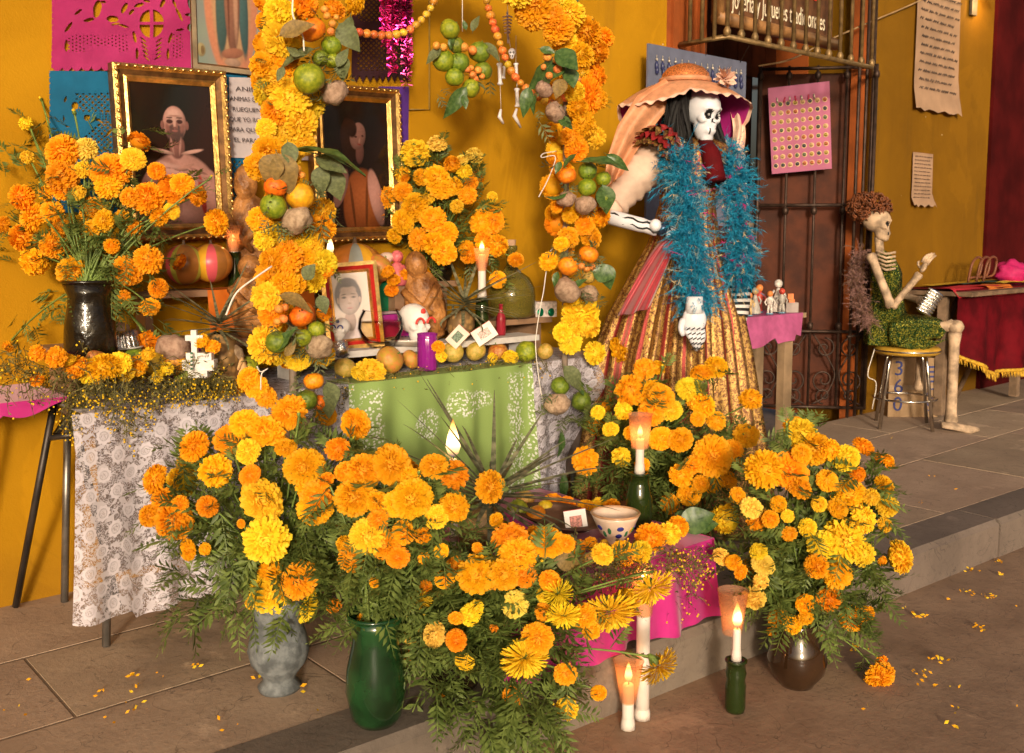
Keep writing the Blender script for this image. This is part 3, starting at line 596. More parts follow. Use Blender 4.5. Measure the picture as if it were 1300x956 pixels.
m_greyclay = M('grey_blue_clay', (.11, .12, .125), .6, var=.3, sc=30, bump=.6, bsc=22, bd=.012, col2=(.18, .195, .20))
m_brglaze = M('brown_glaze', (.03, .014, .006), .1, var=.3, coat=.7)
m_terra = M('terracotta', (.30, .11, .05), .8, var=.3, bump=.2)
# left bouquet in the dark jug
v1 = on_z(116, 449, Z2)
vase('flower_jug', 'tall dark brown glazed jug of marigolds at the left end of the altar', [(.078, .0), (.083, .02), (.078, .10), (.066, .16), (.064, .19), (.082, .235)], v1, m_dkglaze)
B1 = [(79,192,20),(109,189,13,'p'),(79,223,19),(140,218,22),(169,202,13,'y'),(199,217,11,'d'),(231,234,13),(33,157,9,'y'),(35,200,9,'y'),(94,142,6,'b'),(21,124,5,'b'),(52,126,5,'b'),
 (79,242,14),(28,250,15),(41,276,18),(66,269,13),(30,302,18),(43,333,17),(77,288,11),(69,311,17),(119,267,17),(132,280,14),(137,236,18),(165,250,11),(188,252,19),(221,240,18),(251,249,13),(218,268,10,'y'),
 (98,348,21,'d'),(142,312,11),(162,344,18),(188,330,18),(201,366,12),(190,390,11),(157,377,9),(127,362,9,'d'),(189,433,15),(275,282,15),(203,276,12),(117,289,10),(4,285,11),(8,440,9,'o'),(172,290,10,'d'),(105,215,11,'y'),(100,245,9,'y'),(155,275,9),(58,245,9,'d')]
bouquet('marigold_bouquet', 'orange marigold bouquet in the tall dark jug at the far left', v1 + UP * .22, B1, 3.42, .22, 125, 270, 150, 165, 150, .10, 6, dens=3, fillbox=(-5, 205, 160, 430))
# back right bouquet behind the jug
v2 = Vector((on_y(560, 365, 3.61).x, 3.61, Z3))
vase('hidden_flower_vase', 'small dark vase of marigolds on the top step behind the pineapple', [(.04, 0), (.055, .03), (.05, .08), (.035, .11), (.045, .13)], v2, m_dkglaze)
B2 = [(527,194,17,'y'),(555,183,12,'p'),(602,199,11,'p'),(586,204,8,'p'),(589,218,11,'y'),(574,209,11),(511,221,11,'y'),(514,226,6,'d'),(554,226,17),(597,231,11),(487,250,15),(511,243,12),(526,263,17),(511,282,14),(550,278,15),(566,296,13),(531,304,14),(551,309,15),(564,321,15),(559,236,18),(594,248,12),(577,236,11),(544,250,9,'y'),(612,283,16),(592,315,9),(597,324,11),(627,281,14),(630,312,15),(625,250,7,'y'),(632,355,10),(655,330,10),(614,306,12),(580,262,9,'y'),(535,225,10,'o'),(480,275,10,'d'),(500,300,9)]
bouquet('marigold_bouquet', 'orange and yellow marigold bouquet on the wall side beside the green jug', v2 + UP * .13, B2, 4.40, .13, 560, 265, 85, 95, 110, .10, 3, dens=3)
# grey vase in front
v3 = on_z(355, 874, 0)
vase('grey_clay_vase', 'grey-blue clay vase with a narrow foot on the pavement in front', [(.058, 0), (.062, .012), (.045, .03), (.05, .045), (.080, .085), (.088, .12), (.080, .16), (.068, .20), (.072, .25), (.082, .275)], v3, m_greyclay)
B3 = [(246,566,17),(291,558,19),(310,537,18),(315,573,14,'y'),(273,598,20),(317,603,12,'d'),(197,608,16),(207,633,14),(263,643,13,'d'),(221,661,26),(190,655,13),(238,698,12),(260,697,7),(306,665,5),(367,523,21,'d'),(338,547,20),(386,593,25),(363,568,12),(429,570,16,'d'),(401,631,20),(390,618,14),(332,635,27,'y'),(338,686,26,'y'),(380,737,25),(346,752,25,'y'),(381,767,23,'y'),(343,724,14,'d'),(400,645,19),(320,765,10,'y'),(424,769,10,'d'),(448,557,8,'b'),(228,640,12),(452,538,19,'d')]
bouquet('marigold_bouquet', 'orange and yellow marigold bouquet in the grey-blue clay vase', v3 + UP * .26, B3, 2.86, .22, 330, 640, 160, 135, 240, .115, 6, dens=5, fillbox=(225, 450, 580, 775))
# green vase
v4 = on_z(478, 915, 0)
vase('green_glazed_vase', 'green glazed vase with a wavy rim on the pavement in front', [(.055, 0), (.068, .02), (.082, .09), (.078, .15), (.062, .22), (.06, .26), (.078, .30)], v4, m_greenglaze, fn=lambda g, z: 1 + (.05 * math.cos(6 * g) if z > .27 else 0))
B4 = [(498,590,26),(462,598,20),(450,631,26),(478,636,13),(523,633,24),(551,592,17),(577,603,18),(577,643,17),(554,656,13,'y'),(446,709,16),(438,691,12),(467,681,21,'y'),(488,691,18),(505,707,15,'d'),(513,676,14),(475,740,6),(462,787,9),(500,640,14),(538,680,12,'d'),(560,700,10),(538,708,8,'d'),(520,605,12),(622,618,20),(437,598,12),(414,610,10),(480,660,14)]
bouquet('marigold_bouquet', 'bright orange marigold bouquet in the green glazed vase', v4 + UP * .28, B4, 2.76, .20, 490, 680, 140, 130, 260, .11, 4, dens=5, fillbox=(420, 580, 640, 790))
# lying heap of marigolds in front of the bench
v5 = Vector((1.655, 2.17, .002))
vase('clay_flower_pot', 'squat dark pot of marigolds beside the low bench at the kerb', [(.06, 0), (.075, .02), (.085, .09), (.082, .13), (.088, .14)], v5, m_dkglaze)
B5 = [(511,772,12,'p'),(532,762,14,'s'),(551,805,15,'p'),(523,805,14,'p'),(518,830,9,'d'),(579,813,13,'d'),(597,780,14,'y'),(579,785,9,'d'),(604,729,24,'d'),(577,719,12),(564,736,12,'d'),(625,731,15),(606,696,7,'d'),(695,688,20),(648,683,21,'d'),(657,703,24),(612,724,20),(640,729,20),(666,729,16,'d'),(698,737,13,'d'),(654,767,17,'p'),(709,754,18,'s'),(716,782,21,'s'),(775,777,30,'s'),(827,747,27,'s',-.06),(836,846,25,'s',-.1),(742,782,15),(750,800,12),(690,777,12,'d'),(666,836,27,'s'),(682,811,18),(718,856,14),(605,772,10,'y'),(627,797,6,'d'),(765,703,14,'y'),(719,690,11),(690,755,9,'y'),(630,660,9,'d'),(590,840,11,'y'),(560,870,13,'o'),(650,885,14),(720,900,15,'y'),(600,900,12,'d'),(760,880,10),(540,745,8,'d')]
bouquet('marigold_bouquet', 'loose heap of orange marigolds and drooping yellow chrysanthemums before the low bench', v5 + UP * .12, B5, 2.78, .2, 670, 780, 175, 115, 360, .115, 3, dens=4, fillbox=(525, 710, 735, 925))
# bouquet in front of the skeleton lady
v6 = Vector((2.93, 2.62, 0))
vase('tall_clay_vase', 'tall clay vase of marigolds beside the low bench before the skeleton lady', [(.06, 0), (.085, .05), (.095, .14), (.07, .24), (.06, .28), (.075, .31)], v6, m_terra)
B6 = [(818,468,15),(834,467,13),(800,496,19),(825,499,18),(840,504,14),(826,524,15),(791,521,12,'y'),(852,521,13,'y'),(759,524,9,'y'),(743,585,17,'d'),(788,580,13,'y'),(839,557,14),(864,558,16,'d'),(864,604,16,'d'),(875,628,14),(875,494,14,'y'),(891,474,14),(909,466,14),(893,515,15),(855,522,10,'y'),(909,534,12),(886,532,10),(953,507,13),(947,553,15),(905,579,22),(930,572,15),(905,614,12),(890,614,10),(880,590,11,'d'),(775,545,9,'y'),(815,590,9),(850,640,13,'o'),(884,510,12),(925,610,12,'d'),(800,550,9,'y')]
bouquet('marigold_bouquet', 'orange marigold bouquet in front of the skeleton lady skirt', v6 + UP * .29, B6, 3.75, .2, 855, 560, 125, 120, 230, .12, 4, dens=5, fillbox=(745, 930, 500, 690))
# right vase on the street
v7 = on_z(1011, 868, -.18)
vase('brown_glazed_vase', 'round dark brown glazed vase on the street below the kerb', [(.055, 0), (.06, .01), (.09, .05), (.098, .09), (.085, .14), (.066, .18), (.066, .2), (.075, .215)], v7, m_brglaze)
B7 = [(971,596,24),(1002,596,22),(1016,551,19,'y'),(1007,538,12),(1033,569,20),(1054,572,14),(1073,581,15,'y'),(1096,567,13),(1115,581,8),(1128,586,9,'d'),(1089,602,10,'d'),(1123,615,12),(1078,628,19),(1106,631,10,'y'),(1064,645,13,'d'),(1127,643,14,'y'),(1096,659,17,'y'),(1123,666,10,'y'),(936,629,10),(954,645,14,'p'),(961,659,14,'d'),(978,659,12),(988,640,9),(1002,678,10,'d'),(1044,693,17,'y'),(1071,686,25,'y'),(1096,704,15,'y'),(1142,707,20,'y'),(1120,712,6,'d'),(1037,719,16,'d'),(1063,730,16,'d'),(931,714,9,'d'),(940,726,9,'d'),(916,707,10,'p'),(969,717,13,'p'),(963,700,10,'y'),(957,759,14,'p'),(966,738,11,'p'),(1052,761,15,'d'),(1023,767,12,'d'),(988,785,11),(1006,793,12),(1026,808,16),(1023,784,10),(1081,784,17),(1100,778,10),(978,802,6),(1117,858,18),(1119,840,9,'d'),(1015,620,13),(1040,640,10,'y'),(1000,655,9,'y'),(1050,610,12,'o'),(1025,670,11,'y'),(1018,575,12,'o')]
bouquet('marigold_bouquet', 'wide marigold bouquet in the round brown vase on the street at the kerb', v7 + UP * .2, B7, 3.3, .22, 1025, 670, 130, 140, 300, .12, 5, dens=4, fillbox=(955, 1110, 590, 790))
# ---------------------------------------------------------------- flower arch over the table front, fruit bunches, strings
YA = 3.045
arch = thing('flower_arch', 'arch of marigold garlands standing at the front edge of the altar table', 'arch', (2.3, YA, 0))
m_post = M('arch_post', (.20, .15, .11), .6, var=.3)
lx = on_y(372, 480, YA + .03).x; rx_ = on_y(718, 300, YA + .03).x; zs = 1.95
pth = [Vector((lx, YA + .03, .01)), Vector((lx, YA + .03, .8)), Vector((lx, YA + .03, 1.5)), Vector((lx, YA + .03, zs))]
pth += [Vector(((lx + rx_) / 2 - (rx_ - lx) / 2 * math.cos(g), YA + .03, zs + .52 * math.sin(g))) for g in [PI * k / 12 for k in range(1, 12)]]
pth += [Vector((rx_, YA + .03, zs)), Vector((rx_, YA + .03, 1.2)), Vector((rx_, YA + .03, .01))]
b = MB(); b.tube(pth, .014, 8); b.build('hoop', m_post, arch)
AL = [(355,17,18,'y'),(386,5,15),(450,3,13),(358,51,21,'y'),(333,83,15),(348,104,16,'y'),(369,127,21),(389,132,20),(381,157,19,'y'),(351,142,16),(338,163,12,'y'),(341,193,17),(328,211,14),(361,89,15),(386,183,13,'y'),(360,70,14,'o'),(375,100,14),(362,170,14,'y'),(330,278,15),(343,291,18,'y'),(358,304,18,'y'),(381,301,18),(409,271,17,'y'),(412,289,13),(363,327,20),(384,332,18),(409,334,16,'y'),(348,352,19),(361,362,18),(399,352,17,'y'),(412,342,12),(338,377,16),(346,398,15),(346,413,12,'y'),(412,398,9),(336,438,20,'y'),(352,446,14,'y'),(379,452,14),(409,450,13,'y'),(315,481,12),(325,491,12),(414,527,12),(338,504,11),(370,385,12,'y'),(375,360,13),(352,265,12,'y'),(365,215,10,'o'),(350,230,11,'d'),(395,310,14,'y'),(425,12,12,'d'),(365,35,13,'o'),(345,330,14,'o'),(335,305,12,'y'),(395,285,12,'o')]
AR = [(679,10,24),(712,5,14,'y'),(722,20,20),(709,36,18),(742,43,22),(765,48,14),(717,55,14,'y'),(737,69,17),(757,66,16),(757,96,16),(742,102,14),(747,122,20),(732,137,14),(760,127,12),(742,157,15),(727,175,14),(757,175,14,'y'),(732,190,13,'d'),(717,216,10),(762,273,15,'d'),(752,258,13),(707,263,8),(724,273,9),(722,301,13),(750,301,13),(742,286,11),(696,332,12),(712,310,10),(737,398,22,'y'),(727,413,15,'y'),(747,413,15,'y'),(714,423,12,'y'),(724,435,14,'y'),(755,448,15,'y'),(787,447,17,'o'),(700,20,15,'o'),(690,-8,20,'o'),(655,-14,20,'y'),(735,88,13,'o'),(730,118,12,'y')]
fo = MB()
for lst in (AL, AR):
    for f in lst:
        px, py, r = f[:3]; k = f[3] if len(f) > 3 else 'o'; p = on_y(px, py, YA - .05 + u(-.02, .025)); d = dep(p)
        ax = (lx if px < 560 else rx_); out = Vector(((p.x - ax) * 6, -1.0, u(-.3, .3))) * .7 - HD * .5 + rv(.25)
        if k == 'o' and R.random() < .2: k = 'd'
        if k == 'o' and R.random() < (.3 if px < 560 else .05): k = 'y'
        flower(arch, p, r * d / F * (1.14 if px < 560 else 1.04), out, k)
    for i in range(36 if lst is AL else 30):      # rear side of the garland
        g = i / 36; z = lerp(2.25, .85, g); ax = lx if lst is AL else rx_
        if not (z > 2.0 and lst is AR): flower(arch, Vector((ax + u(-.05, .05), YA + .075 + u(-.01, .02), z)), u(.035, .05), Vector((u(-.4, .4), 1, u(-.3, .3))), R.choice('ooyd'))
    for i in range(46):
        f = R.choice(lst); p = on_y(f[0] + u(-12, 12), f[1] + u(-12, 12), YA - .0 + u(-.04, .03)); pinnate(fo, p, rv(.8) - HD * .3, u(.05, .09))
for i in range(64):                                # garland over the crown of the arch, above the picture
    g = lerp(.35, PI - .35, i / 63); p = Vector(((lx + rx_) / 2 - (rx_ - lx) / 2 * math.cos(g), YA + .03, zs + .52 * math.sin(g))) + rv(.03); c2 = p - CAM; k2 = c2.dot(FW)
    if CY - F * c2.dot(CU) / k2 < -26: flower(arch, p, u(.04, .06), Vector((u(-.5, .5), -.8, u(-.3, .8))), R.choice('ooydo'))
fo.build('foliage', m_green, arch, kind='stuff')
m_string = M('white_string', (.72, .66, .58), .8, var=0)
def bunch(name, label, Y, fruits, leaves=(), berries=(), herb=0, hang_=None, grp='fruit bunches tied to the altar'):
    p0 = on_y(fruits[0][1], fruits[0][2], Y); t = thing(name, label, 'fruit bunch', p0, grp)
    for k, px, py, r in fruits:
        d = dep(on_y(px, py, Y)) - u(.0, .03); rr = r * d / F; o = fruit(t, k, at(px, py, d - rr * .5), rr)
    for px, py, r in berries:
        d = dep(on_y(px, py, Y)) - .06; fruit(t, 'berry', at(px, py, d), r * d / F)
    for x0, y0, x1, y1, k, *w in leaves: pxleaf(t, x0, y0, x1, y1, dep(on_y(x0, y0, Y)) - .05 - u(0, .02), k, w[0] if w else 1)
    if herb:
        q = MB(); xs = [f[1] for f in fruits]; ys_ = [f[2] for f in fruits]
        for i in range(herb): pinnate(q, on_y(u(min(xs) - 10, max(xs) + 14), u(min(ys_) - 10, max(ys_) + 14), Y - u(0, .05)), rv(.8) - HD * .4 - UP * .3, u(.04, .08), 0, 3, .5)
        q.build('herb_sprigs', m_leafd, t, kind='stuff')
    if hang_: q = MB(); q.tube([on_y(*a, Y) for a in hang_], .0018, 4); q.build('string', m_string, t)
    return t
YB = YA - .09
bunch('fruit_bunch', 'fruit bunch with a mandarin and large jicama root at the top of the left garland', YB,
  [('mandarin',397,38,17),('lime',421,58,13),('darklime',407,74,11),('lime',392,100,20),('lime',422,77,10),('jicama',425,117,17)], [(400,62,350,80,'d'),(355,45,395,25,'b'),(428,85,440,60,'d'),(360,85,352,102,'d'),(382,70,362,62,'d'),(430,30,452,60,'d',1.4),(436,70,430,98,'d',1.5),(445,20,438,55,'d')],
  [(415,20,5),(422,30,5),(412,12,5),(420,40,5),(427,22,4)], 30)
bunch('fruit_bunch', 'fruit bunch under a large shiny leaf midway down the left garland', YB,
  [('orange',381,249,18),('lime',347,262,17),('mandarin',350,237,15),('jicama',376,279,20),('yellowfruit',405,228,7)], [(375,190,462,188,'g',1.0),(350,195,336,232,'b',1.6),(352,195,372,240,'b',1.4),(365,180,372,210,'d',1.3),(400,200,440,215,'d'),(420,215,430,250,'d',1.5),(408,210,405,245,'d',1.3)], [(377,215,6),(372,226,5),(383,222,5)], 46)
bunch('fruit_bunch', 'fruit bunch with an orange mandarin in the lower left garland', YB,
  [('mandarin',383,399,17),('lime',402,418,11),('lime',384,429,12),('darklime',352,434,15),('jicama',405,440,17)], [(386,355,398,335,'d',1.6),(355,375,395,382,'b'),(352,445,372,415,'g'),(362,452,375,435,'b'),(405,375,415,395,'d',1.5)], [(354,392,6),(360,405,6),(352,408,5),(362,390,5)], 34)
bunch('fruit_bunch', 'fruit bunch at the foot of the left garland below the table edge', YB,
  [('mandarin',398,484,13),('darklime',389,508,14),('mandarin',404,511,11),('jicama',377,545,18)], [(415,485,428,515,'d',1.4),(420,500,412,530,'d',1.4)], [], 40)
bunch('fruit_bunch', 'lime and red berry bunch hanging from above on a string in front of the wall', 3.25,
  [('lime',571,37,13),('darklime',579,57,11),('lime',563,77,14),('darklime',582,80,14),('lime',577,98,12),('darklime',609,66,14),('darklime',613,90,12),('lime',598,112,12)],
  [(592,110,566,148,'g',.8),(588,120,592,138,'g'),(560,62,540,76,'d'),(600,40,605,18,'d'),(592,38,588,25,'g'),(614,55,636,70,'d'),(575,45,570,60,'g'),(604,105,618,112,'d')],
  [(589,60,6),(600,64,6),(593,88,5),(600,95,5),(607,89,5),(612,97,4),(598,86,4),(604,100,4),(563,60,5),(554,58,5)], 14, [(587,-20),(587,40)])
bunch('fruit_bunch', 'dark leaf and orange berry bunch with jicama at the top of the right garland', YB,
  [('jicama',690,113,12),('jicama',704,142,14)], [(715,75,688,100,'g',1.6),(705,65,735,85,'g',1.8),(700,80,675,115,'g',1.3),(720,85,730,110,'g',1.6),(715,100,705,122,'b',1.5),(672,110,663,145,'g',.9),(680,120,672,142,'g',.8),(685,62,705,66,'g'),(708,150,728,158,'g',1.5)],
  [(695,72,6),(722,75,6),(708,88,6),(697,96,5),(706,76,5),(690,85,4)], 10)
bunch('fruit_bunch', 'lime and mandarin bunch with pale roots midway down the right garland', YB,
  [('mandarin',720,223,12),('darklime',746,217,12),('lime',766,227,10),('lime',745,238,12),('darklime',766,250,11),('jicama',719,253,12),('jicama',742,260,14)], [(738,205,795,205,'g'),(770,196,798,215,'g',.8),(732,195,712,212,'g'),(712,205,705,220,'g'),(720,245,692,260,'g',.6),(765,235,775,268,'g',1.5)], [], 12)
bunch('fruit_bunch', 'bunch of two bright mandarins over pale roots on the right garland', YB,
  [('mandarin',747,323,13),('mandarin',721,338,13),('jicama',719,368,18),('jicama',748,373,12),('guava',747,352,9)], [(708,345,702,362,'g'),(752,345,782,350,'g',1.6),(765,335,778,365,'g',1.4),(728,365,742,352,'g')], [(738,338,5),(745,341,5),(752,339,5)], 46)
bunch('fruit_bunch', 'lime and potato-like root bunch hanging over the lace at the right garland foot', YB,
  [('darklime',711,490,12),('darklime',738,509,13),('jicama',708,513,16),('jicama',700,516,10)], [(716,465,742,492,'d',1.2),(725,480,745,498,'g'),(722,520,708,512,'g'),(712,548,716,580,'g',.7),(715,600,718,640,'g',.6)], [], 16)
# strings of small hawthorn fruit
def beadstring(label, pts, Y0, Y1, r=5.4):
    c = crom([Vector((x, y, 0)) for x, y in pts], 12); tot = [0]
    for a, d in zip(c, c[1:]): tot.append(tot[-1] + (d - a).length)
    t = thing('hawthorn_string', label, 'fruit string', on_y(*pts[0], Y0), 'strings of small fruit'); q = MB(); s = 0; k = 0; line = []
    while s < tot[-1]:
        while tot[k + 1] < s: k += 1
        e = (s - tot[k]) / max(1e-6, tot[k + 1] - tot[k]); w = c[k].lerp(c[k + 1], e); Y = lerp(Y0, Y1, s / tot[-1]); p = on_y(w.x, w.y, Y); line.append(p)
        fruit(t, 'bead', p, r * u(.85, 1.12) * dep(p) / F, 'hawthorn_fruit'); s += r * 1.75
    q.tube(line, .0015, 4); q.build('string', m_string, t)
beadstring('string of small red and yellow fruit between the left garland and the tinsel', [(438,36),(462,42),(492,45),(518,39),(536,24),(548,8),(556,-12)], YA - .05, 3.3)
beadstring('string of small fruit looping from above to the right garland', [(616,-8),(621,14),(627,32),(633,50),(640,70),(650,92),(668,112),(688,126),(705,130),(720,122),(732,106),(738,92)], 3.3, YA - .06)
# small tie strings
def cord(pts, Y, r=.0022, label='', cat='string'):
    b = MB(); b.tube(crom([on_y(x, y, Y) for x, y in pts]), r, 5); b.build('tie_string', m_string, label=label, cat=cat)
cord([(372,-5),(372,20),(384,45),(386,65)], YA - .16, .003, 'white string hanging beside the upper left mandarin')
cord([(345,338),(325,352),(300,372),(287,400)], YA - .14, .003, 'pale string crossing the pineapple leaves at the left garland')
cord([(706,192),(690,195),(688,200),(705,199),(697,225),(684,250)], YA + .01, .0022, 'looped white string tied to the right arch post')
cord([(709,310),(698,320),(694,340),(690,370),(687,385),(682,415),(680,440),(684,480),(690,515)], YA - .02, .0022, 'long white string hanging down past the right arch post over the lace')
cord([(326,465),(331,472),(340,468),(332,475),(331,495)], YA - .12, .002, 'short white string knotted at the foot of the left garland')
# ---------------------------------------------------------------- offerings on the altar
m_wax = M('candle_wax', (.82, .74, .66), .5, var=.06, thin=.25); m_flame = None
m_cup = NT('pink_plastic_cup'); m_cup.set(Base_Color=(.85, .55, .38), Roughness=.25)
_tr = m_cup.new('ShaderNodeBsdfTransparent'); _tr.inputs[0].default_value = (1, .86, .74, 1); _mx = m_cup.thin((.95, .55, .3), .5); _m2 = m_cup.new('ShaderNodeMixShader'); _m2.inputs[0].default_value = .26
m_cup.l.new(_tr.outputs[0], _m2.inputs[1]); m_cup.l.new(_mx.outputs[0], _m2.inputs[2]); m_cup.l.new(_m2.outputs[0], m_cup.out.inputs[0]); m_cup = m_cup.mat
m_gglass = M('green_bottle_glass', (.035, .06, .012), .06, var=0, trans=.55, spec=.6); m_olive = M('olive_glass', (.42, .34, .06), .04, var=.05, trans=.72, spec=.7)
def seethru(name, tint, gl):
    n = NT(name); tr = n.new('ShaderNodeBsdfTransparent'); tr.inputs[0].default_value = (*tint, 1); g = n.new('ShaderNodeBsdfGlossy'); g.inputs['Roughness'].default_value = .03
    fr = n.new('ShaderNodeLayerWeight'); fr.inputs[0].default_value = gl; mx = n.new('ShaderNodeMixShader'); n.l.new(fr.outputs['Fresnel'], mx.inputs[0]); n.l.new(tr.outputs[0], mx.inputs[1]); n.l.new(g.outputs[0], mx.inputs[2]); n.l.new(mx.outputs[0], n.out.inputs[0]); return n.mat
m_clear = seethru('clear_glass', (.985, .98, .96), .12); m_water = seethru('amber_water', (.95, .84, .60), .08)
m_black = M('black_paint', (.012, .011, .011), .4, var=0); m_silver = M('silver_foil', (.80, .78, .74), .14, 1.0, var=.1, bump=.5, bsc=90, bd=.01)
def flamemat():
    n = NT('flame'); sp = n.new('ShaderNodeSeparateXYZ'); n.l.new(n.co('Generated'), sp.inputs[0]); z = sp.outputs[2]
    c = n.ramp(z, [(0, (.25, .16, .3)), (.15, (1, .55, .18)), (.4, (1, .78, .42)), (.75, (1, .56, .15)), (1, (1, .3, .04))]); em = n.new('ShaderNodeEmission'); n.l.new(c, em.inputs[0])
    st = n.ramp(z, [(0, (.1, .1, .1)), (.2, (.45, .45, .45)), (.5, (1, 1, 1)), (.85, (.5, .5, .5)), (1, (.15, .15, .15))]); n.l.new(n.m('MULTIPLY', st, 5.0), em.inputs[1])
    tr = n.new('ShaderNodeBsdfTransparent'); mx = n.new('ShaderNodeMixShader'); n.l.new(n.m('MULTIPLY_ADD', st, .5, .45, True), mx.inputs[0]); n.l.new(tr.outputs[0], mx.inputs[1]); n.l.new(em.outputs[0], mx.inputs[2]); n.l.new(mx.outputs[0], n.out.inputs[0]); return n.mat
m_flame = flamemat()
def flame(parent, p, h, e=.9):
    w = h * .19; b = MB(); b.lathe([(.001, 0), (w * .7, h * .1), (w, h * .28), (w * .75, h * .55), (w * .35, h * .8), (.0005, h)], p, 10, 0, None); b.build('flame', m_flame, parent)
    L = bpy.data.lights.new('flame_light', 'POINT'); L.energy = e; L.color = (1, .52, .17); L.shadow_soft_size = .012
    o = bpy.data.objects.new('flame_light', L); COL.objects.link(o); adopt(o, parent, Matrix.Translation(p + UP * h * .5))
def cup(parent, p, r0, r1, h):
    b = MB(); b.lathe([(r0, 0), (r1, h), (r1 + .002, h), (r1 - .002, h - .002), (r0 - .003, .002)], p, 20); b.build('cup', m_cup, parent)
def candle(label, base, r, h, fh, cp=None, e=.9):
    t = thing('candle', label, 'candle', base, 'lit candles'); b = MB(); b.lathe([(.001, 0), (r * 1.05, 0), (r, h * .3), (r * .97, h - .006), (r * .7, h), (.001, h - .004)], base, 14); b.build('wax', m_wax, t)
    b = MB(); b.lathe([(r * 1.02, h * .02), (r * 1.3, .002), (r * 1.22, .02), (r * 1.05, .035)], base, 9); b.build('wax_drips', m_wax, t)
    b = MB(); b.tube([base + UP * (h - .004), base + UP * (h + .012) + RT * .002], .0015, 5); b.build('wick', m_black, t)
    if cp: cup(t, base + UP * (h - cp[2] * cp[3]) + (cp[4] if len(cp) > 4 else Vector()), cp[0], cp[1], cp[2])
    flame(t, base + UP * (h + .004), fh, e); return t
def bottle(label, base, r, h, neck=None, mat_=None, cat='bottle', name='bottle'):
    n_ = neck or (r * .38); t = thing(name, label, cat, base); b = MB()
    b.lathe([(.001, .002), (r * .9, 0), (r, .012), (r, h * .52), (r * .9, h * .62), (n_ * 1.1, h * .76), (n_, h * .8), (n_, h * .96), (n_ * 1.15, h * .965), (n_ * 1.15, h), (n_ * .8, h), (n_ * .8, h * .8), (r * .85, h * .55), (r * .9, .02), (.001, .014)], base, 20); b.build('body', mat_ or m_gglass, t); return t
def zpx(px, py, d): return at(px, py, d)
def stand(px, z, Y): q = on_y(px, 400, Y); return Vector((q.x, Y, z))      # foot of a thing seen at column px, on a step
# candles in their bottles
def ztop(px, py, Y): return on_y(px, py, Y).z
q = stand(300, Z3, 3.60); h = ztop(300, 320, 3.6) - Z3; bottle('dark bottle holding the candle at the left of the top step', q, .027, h, .02); candle('lit candle in a pink cup on the dark bottle left of the garland', q + UP * (h - .003), .012, .05, .035, (.020, .033, .10, .45))
q = stand(421, Z2, 3.47); h = ztop(421, 339, 3.47) - Z2; bottle('brown bottle holding the candle behind the left garland', q, .03, h, .018); candle('lit candle glowing behind the left garland above the portrait', q + UP * (h - .003), .012, .05, .075, None, 1.2)
q = stand(612, Z1, 3.33); h = ztop(612, 378, 3.33) - Z1; bottle('slim green bottle holding the tall candle before the big jug', q, .032, h, .028); candle('tall white lit candle with a cup on the slim green bottle', q + UP * (h - .003), .017, ztop(612, 322, 3.33) - Z1 - h, .06, (.020, .036, .10, .72))
q = on_z(576, 700, BZ + .008); candle('tall white candle with a long flame rising among the front marigolds', q, .014, on_y(576, 582, q.y).z - q.z, .125)
q = on_z(811, 668, BZ + .008); h = on_y(811, 600, q.y).z - q.z; bottle('green bottle holding a candle at the back of the low bench', q, .046, h, .034); candle('lit candle in a pale cup on the green bottle of the low bench', q + UP * (h - .003), .015, on_y(811, 556, q.y).z - q.z - h, .05, (.030, .042, .12, .28))
q = on_z(815, 912, -.178); candle('white candle standing on the street behind the drooping chrysanthemum', q, .021, on_y(815, 742, q.y).z - q.z, .05, (.026, .04, .13, .75))
q = on_z(797, 925, -.178); candle('low candle in a glowing cup at the bottom edge beside the chrysanthemum', q, .018, on_y(797, 868, q.y).z - q.z, .065, (.024, .045, .13, .45))
q = on_z(933, 902, -.178); h = on_y(933, 838, q.y).z - q.z; bottle('short dark green bottle with a candle on the street by the kerb', q, .032, h, .030); candle('lit white candle with an orange cup by the kerb', q + UP * (h - .003), .013, on_y(933, 798, q.y).z - q.z - h, .085, (.030, .048, .14, .2, -RT * .008 + HD * .03))
# pineapples
m_pine = NT('pineapple_rind'); _c = m_pine.co('Object'); _v = m_pine.vor(42, _c); m_pine.set(Base_Color=m_pine.mix(m_pine.step(_v, .2, .6), (.34, .19, .06), (.16, .09, .03)), Roughness=.7); m_pine.bump(_v, -.8, .012); m_pine = m_pine.mat
m_pleaf = M('pineapple_leaf', (.10, .115, .055), .5, var=.4, sc=12, col2=(.24, .225, .13), thin=.15)
def pleaf_mesh(bend):
    b = MB(); n = 8
    def fn(s, t): x = (s - .5) * 2; w = .030 * (1 - t) ** .7 + .003; a = bend * t; return Vector((x * w, math.sin(a) / max(bend, .01) if bend > .01 else 0, 0)) + Vector((0, 0, (1 - math.cos(a)) / bend * 0 + t * math.cos(a * .7))) + Vector((0, -abs(x) * .02 * (1 - t), 0))
    b.grid(fn, 2, n); return b.mesh('crown_leaf', m_pleaf)
PL = [pleaf_mesh(k) for k in (.5, 1.0, 1.5, 2.0)]
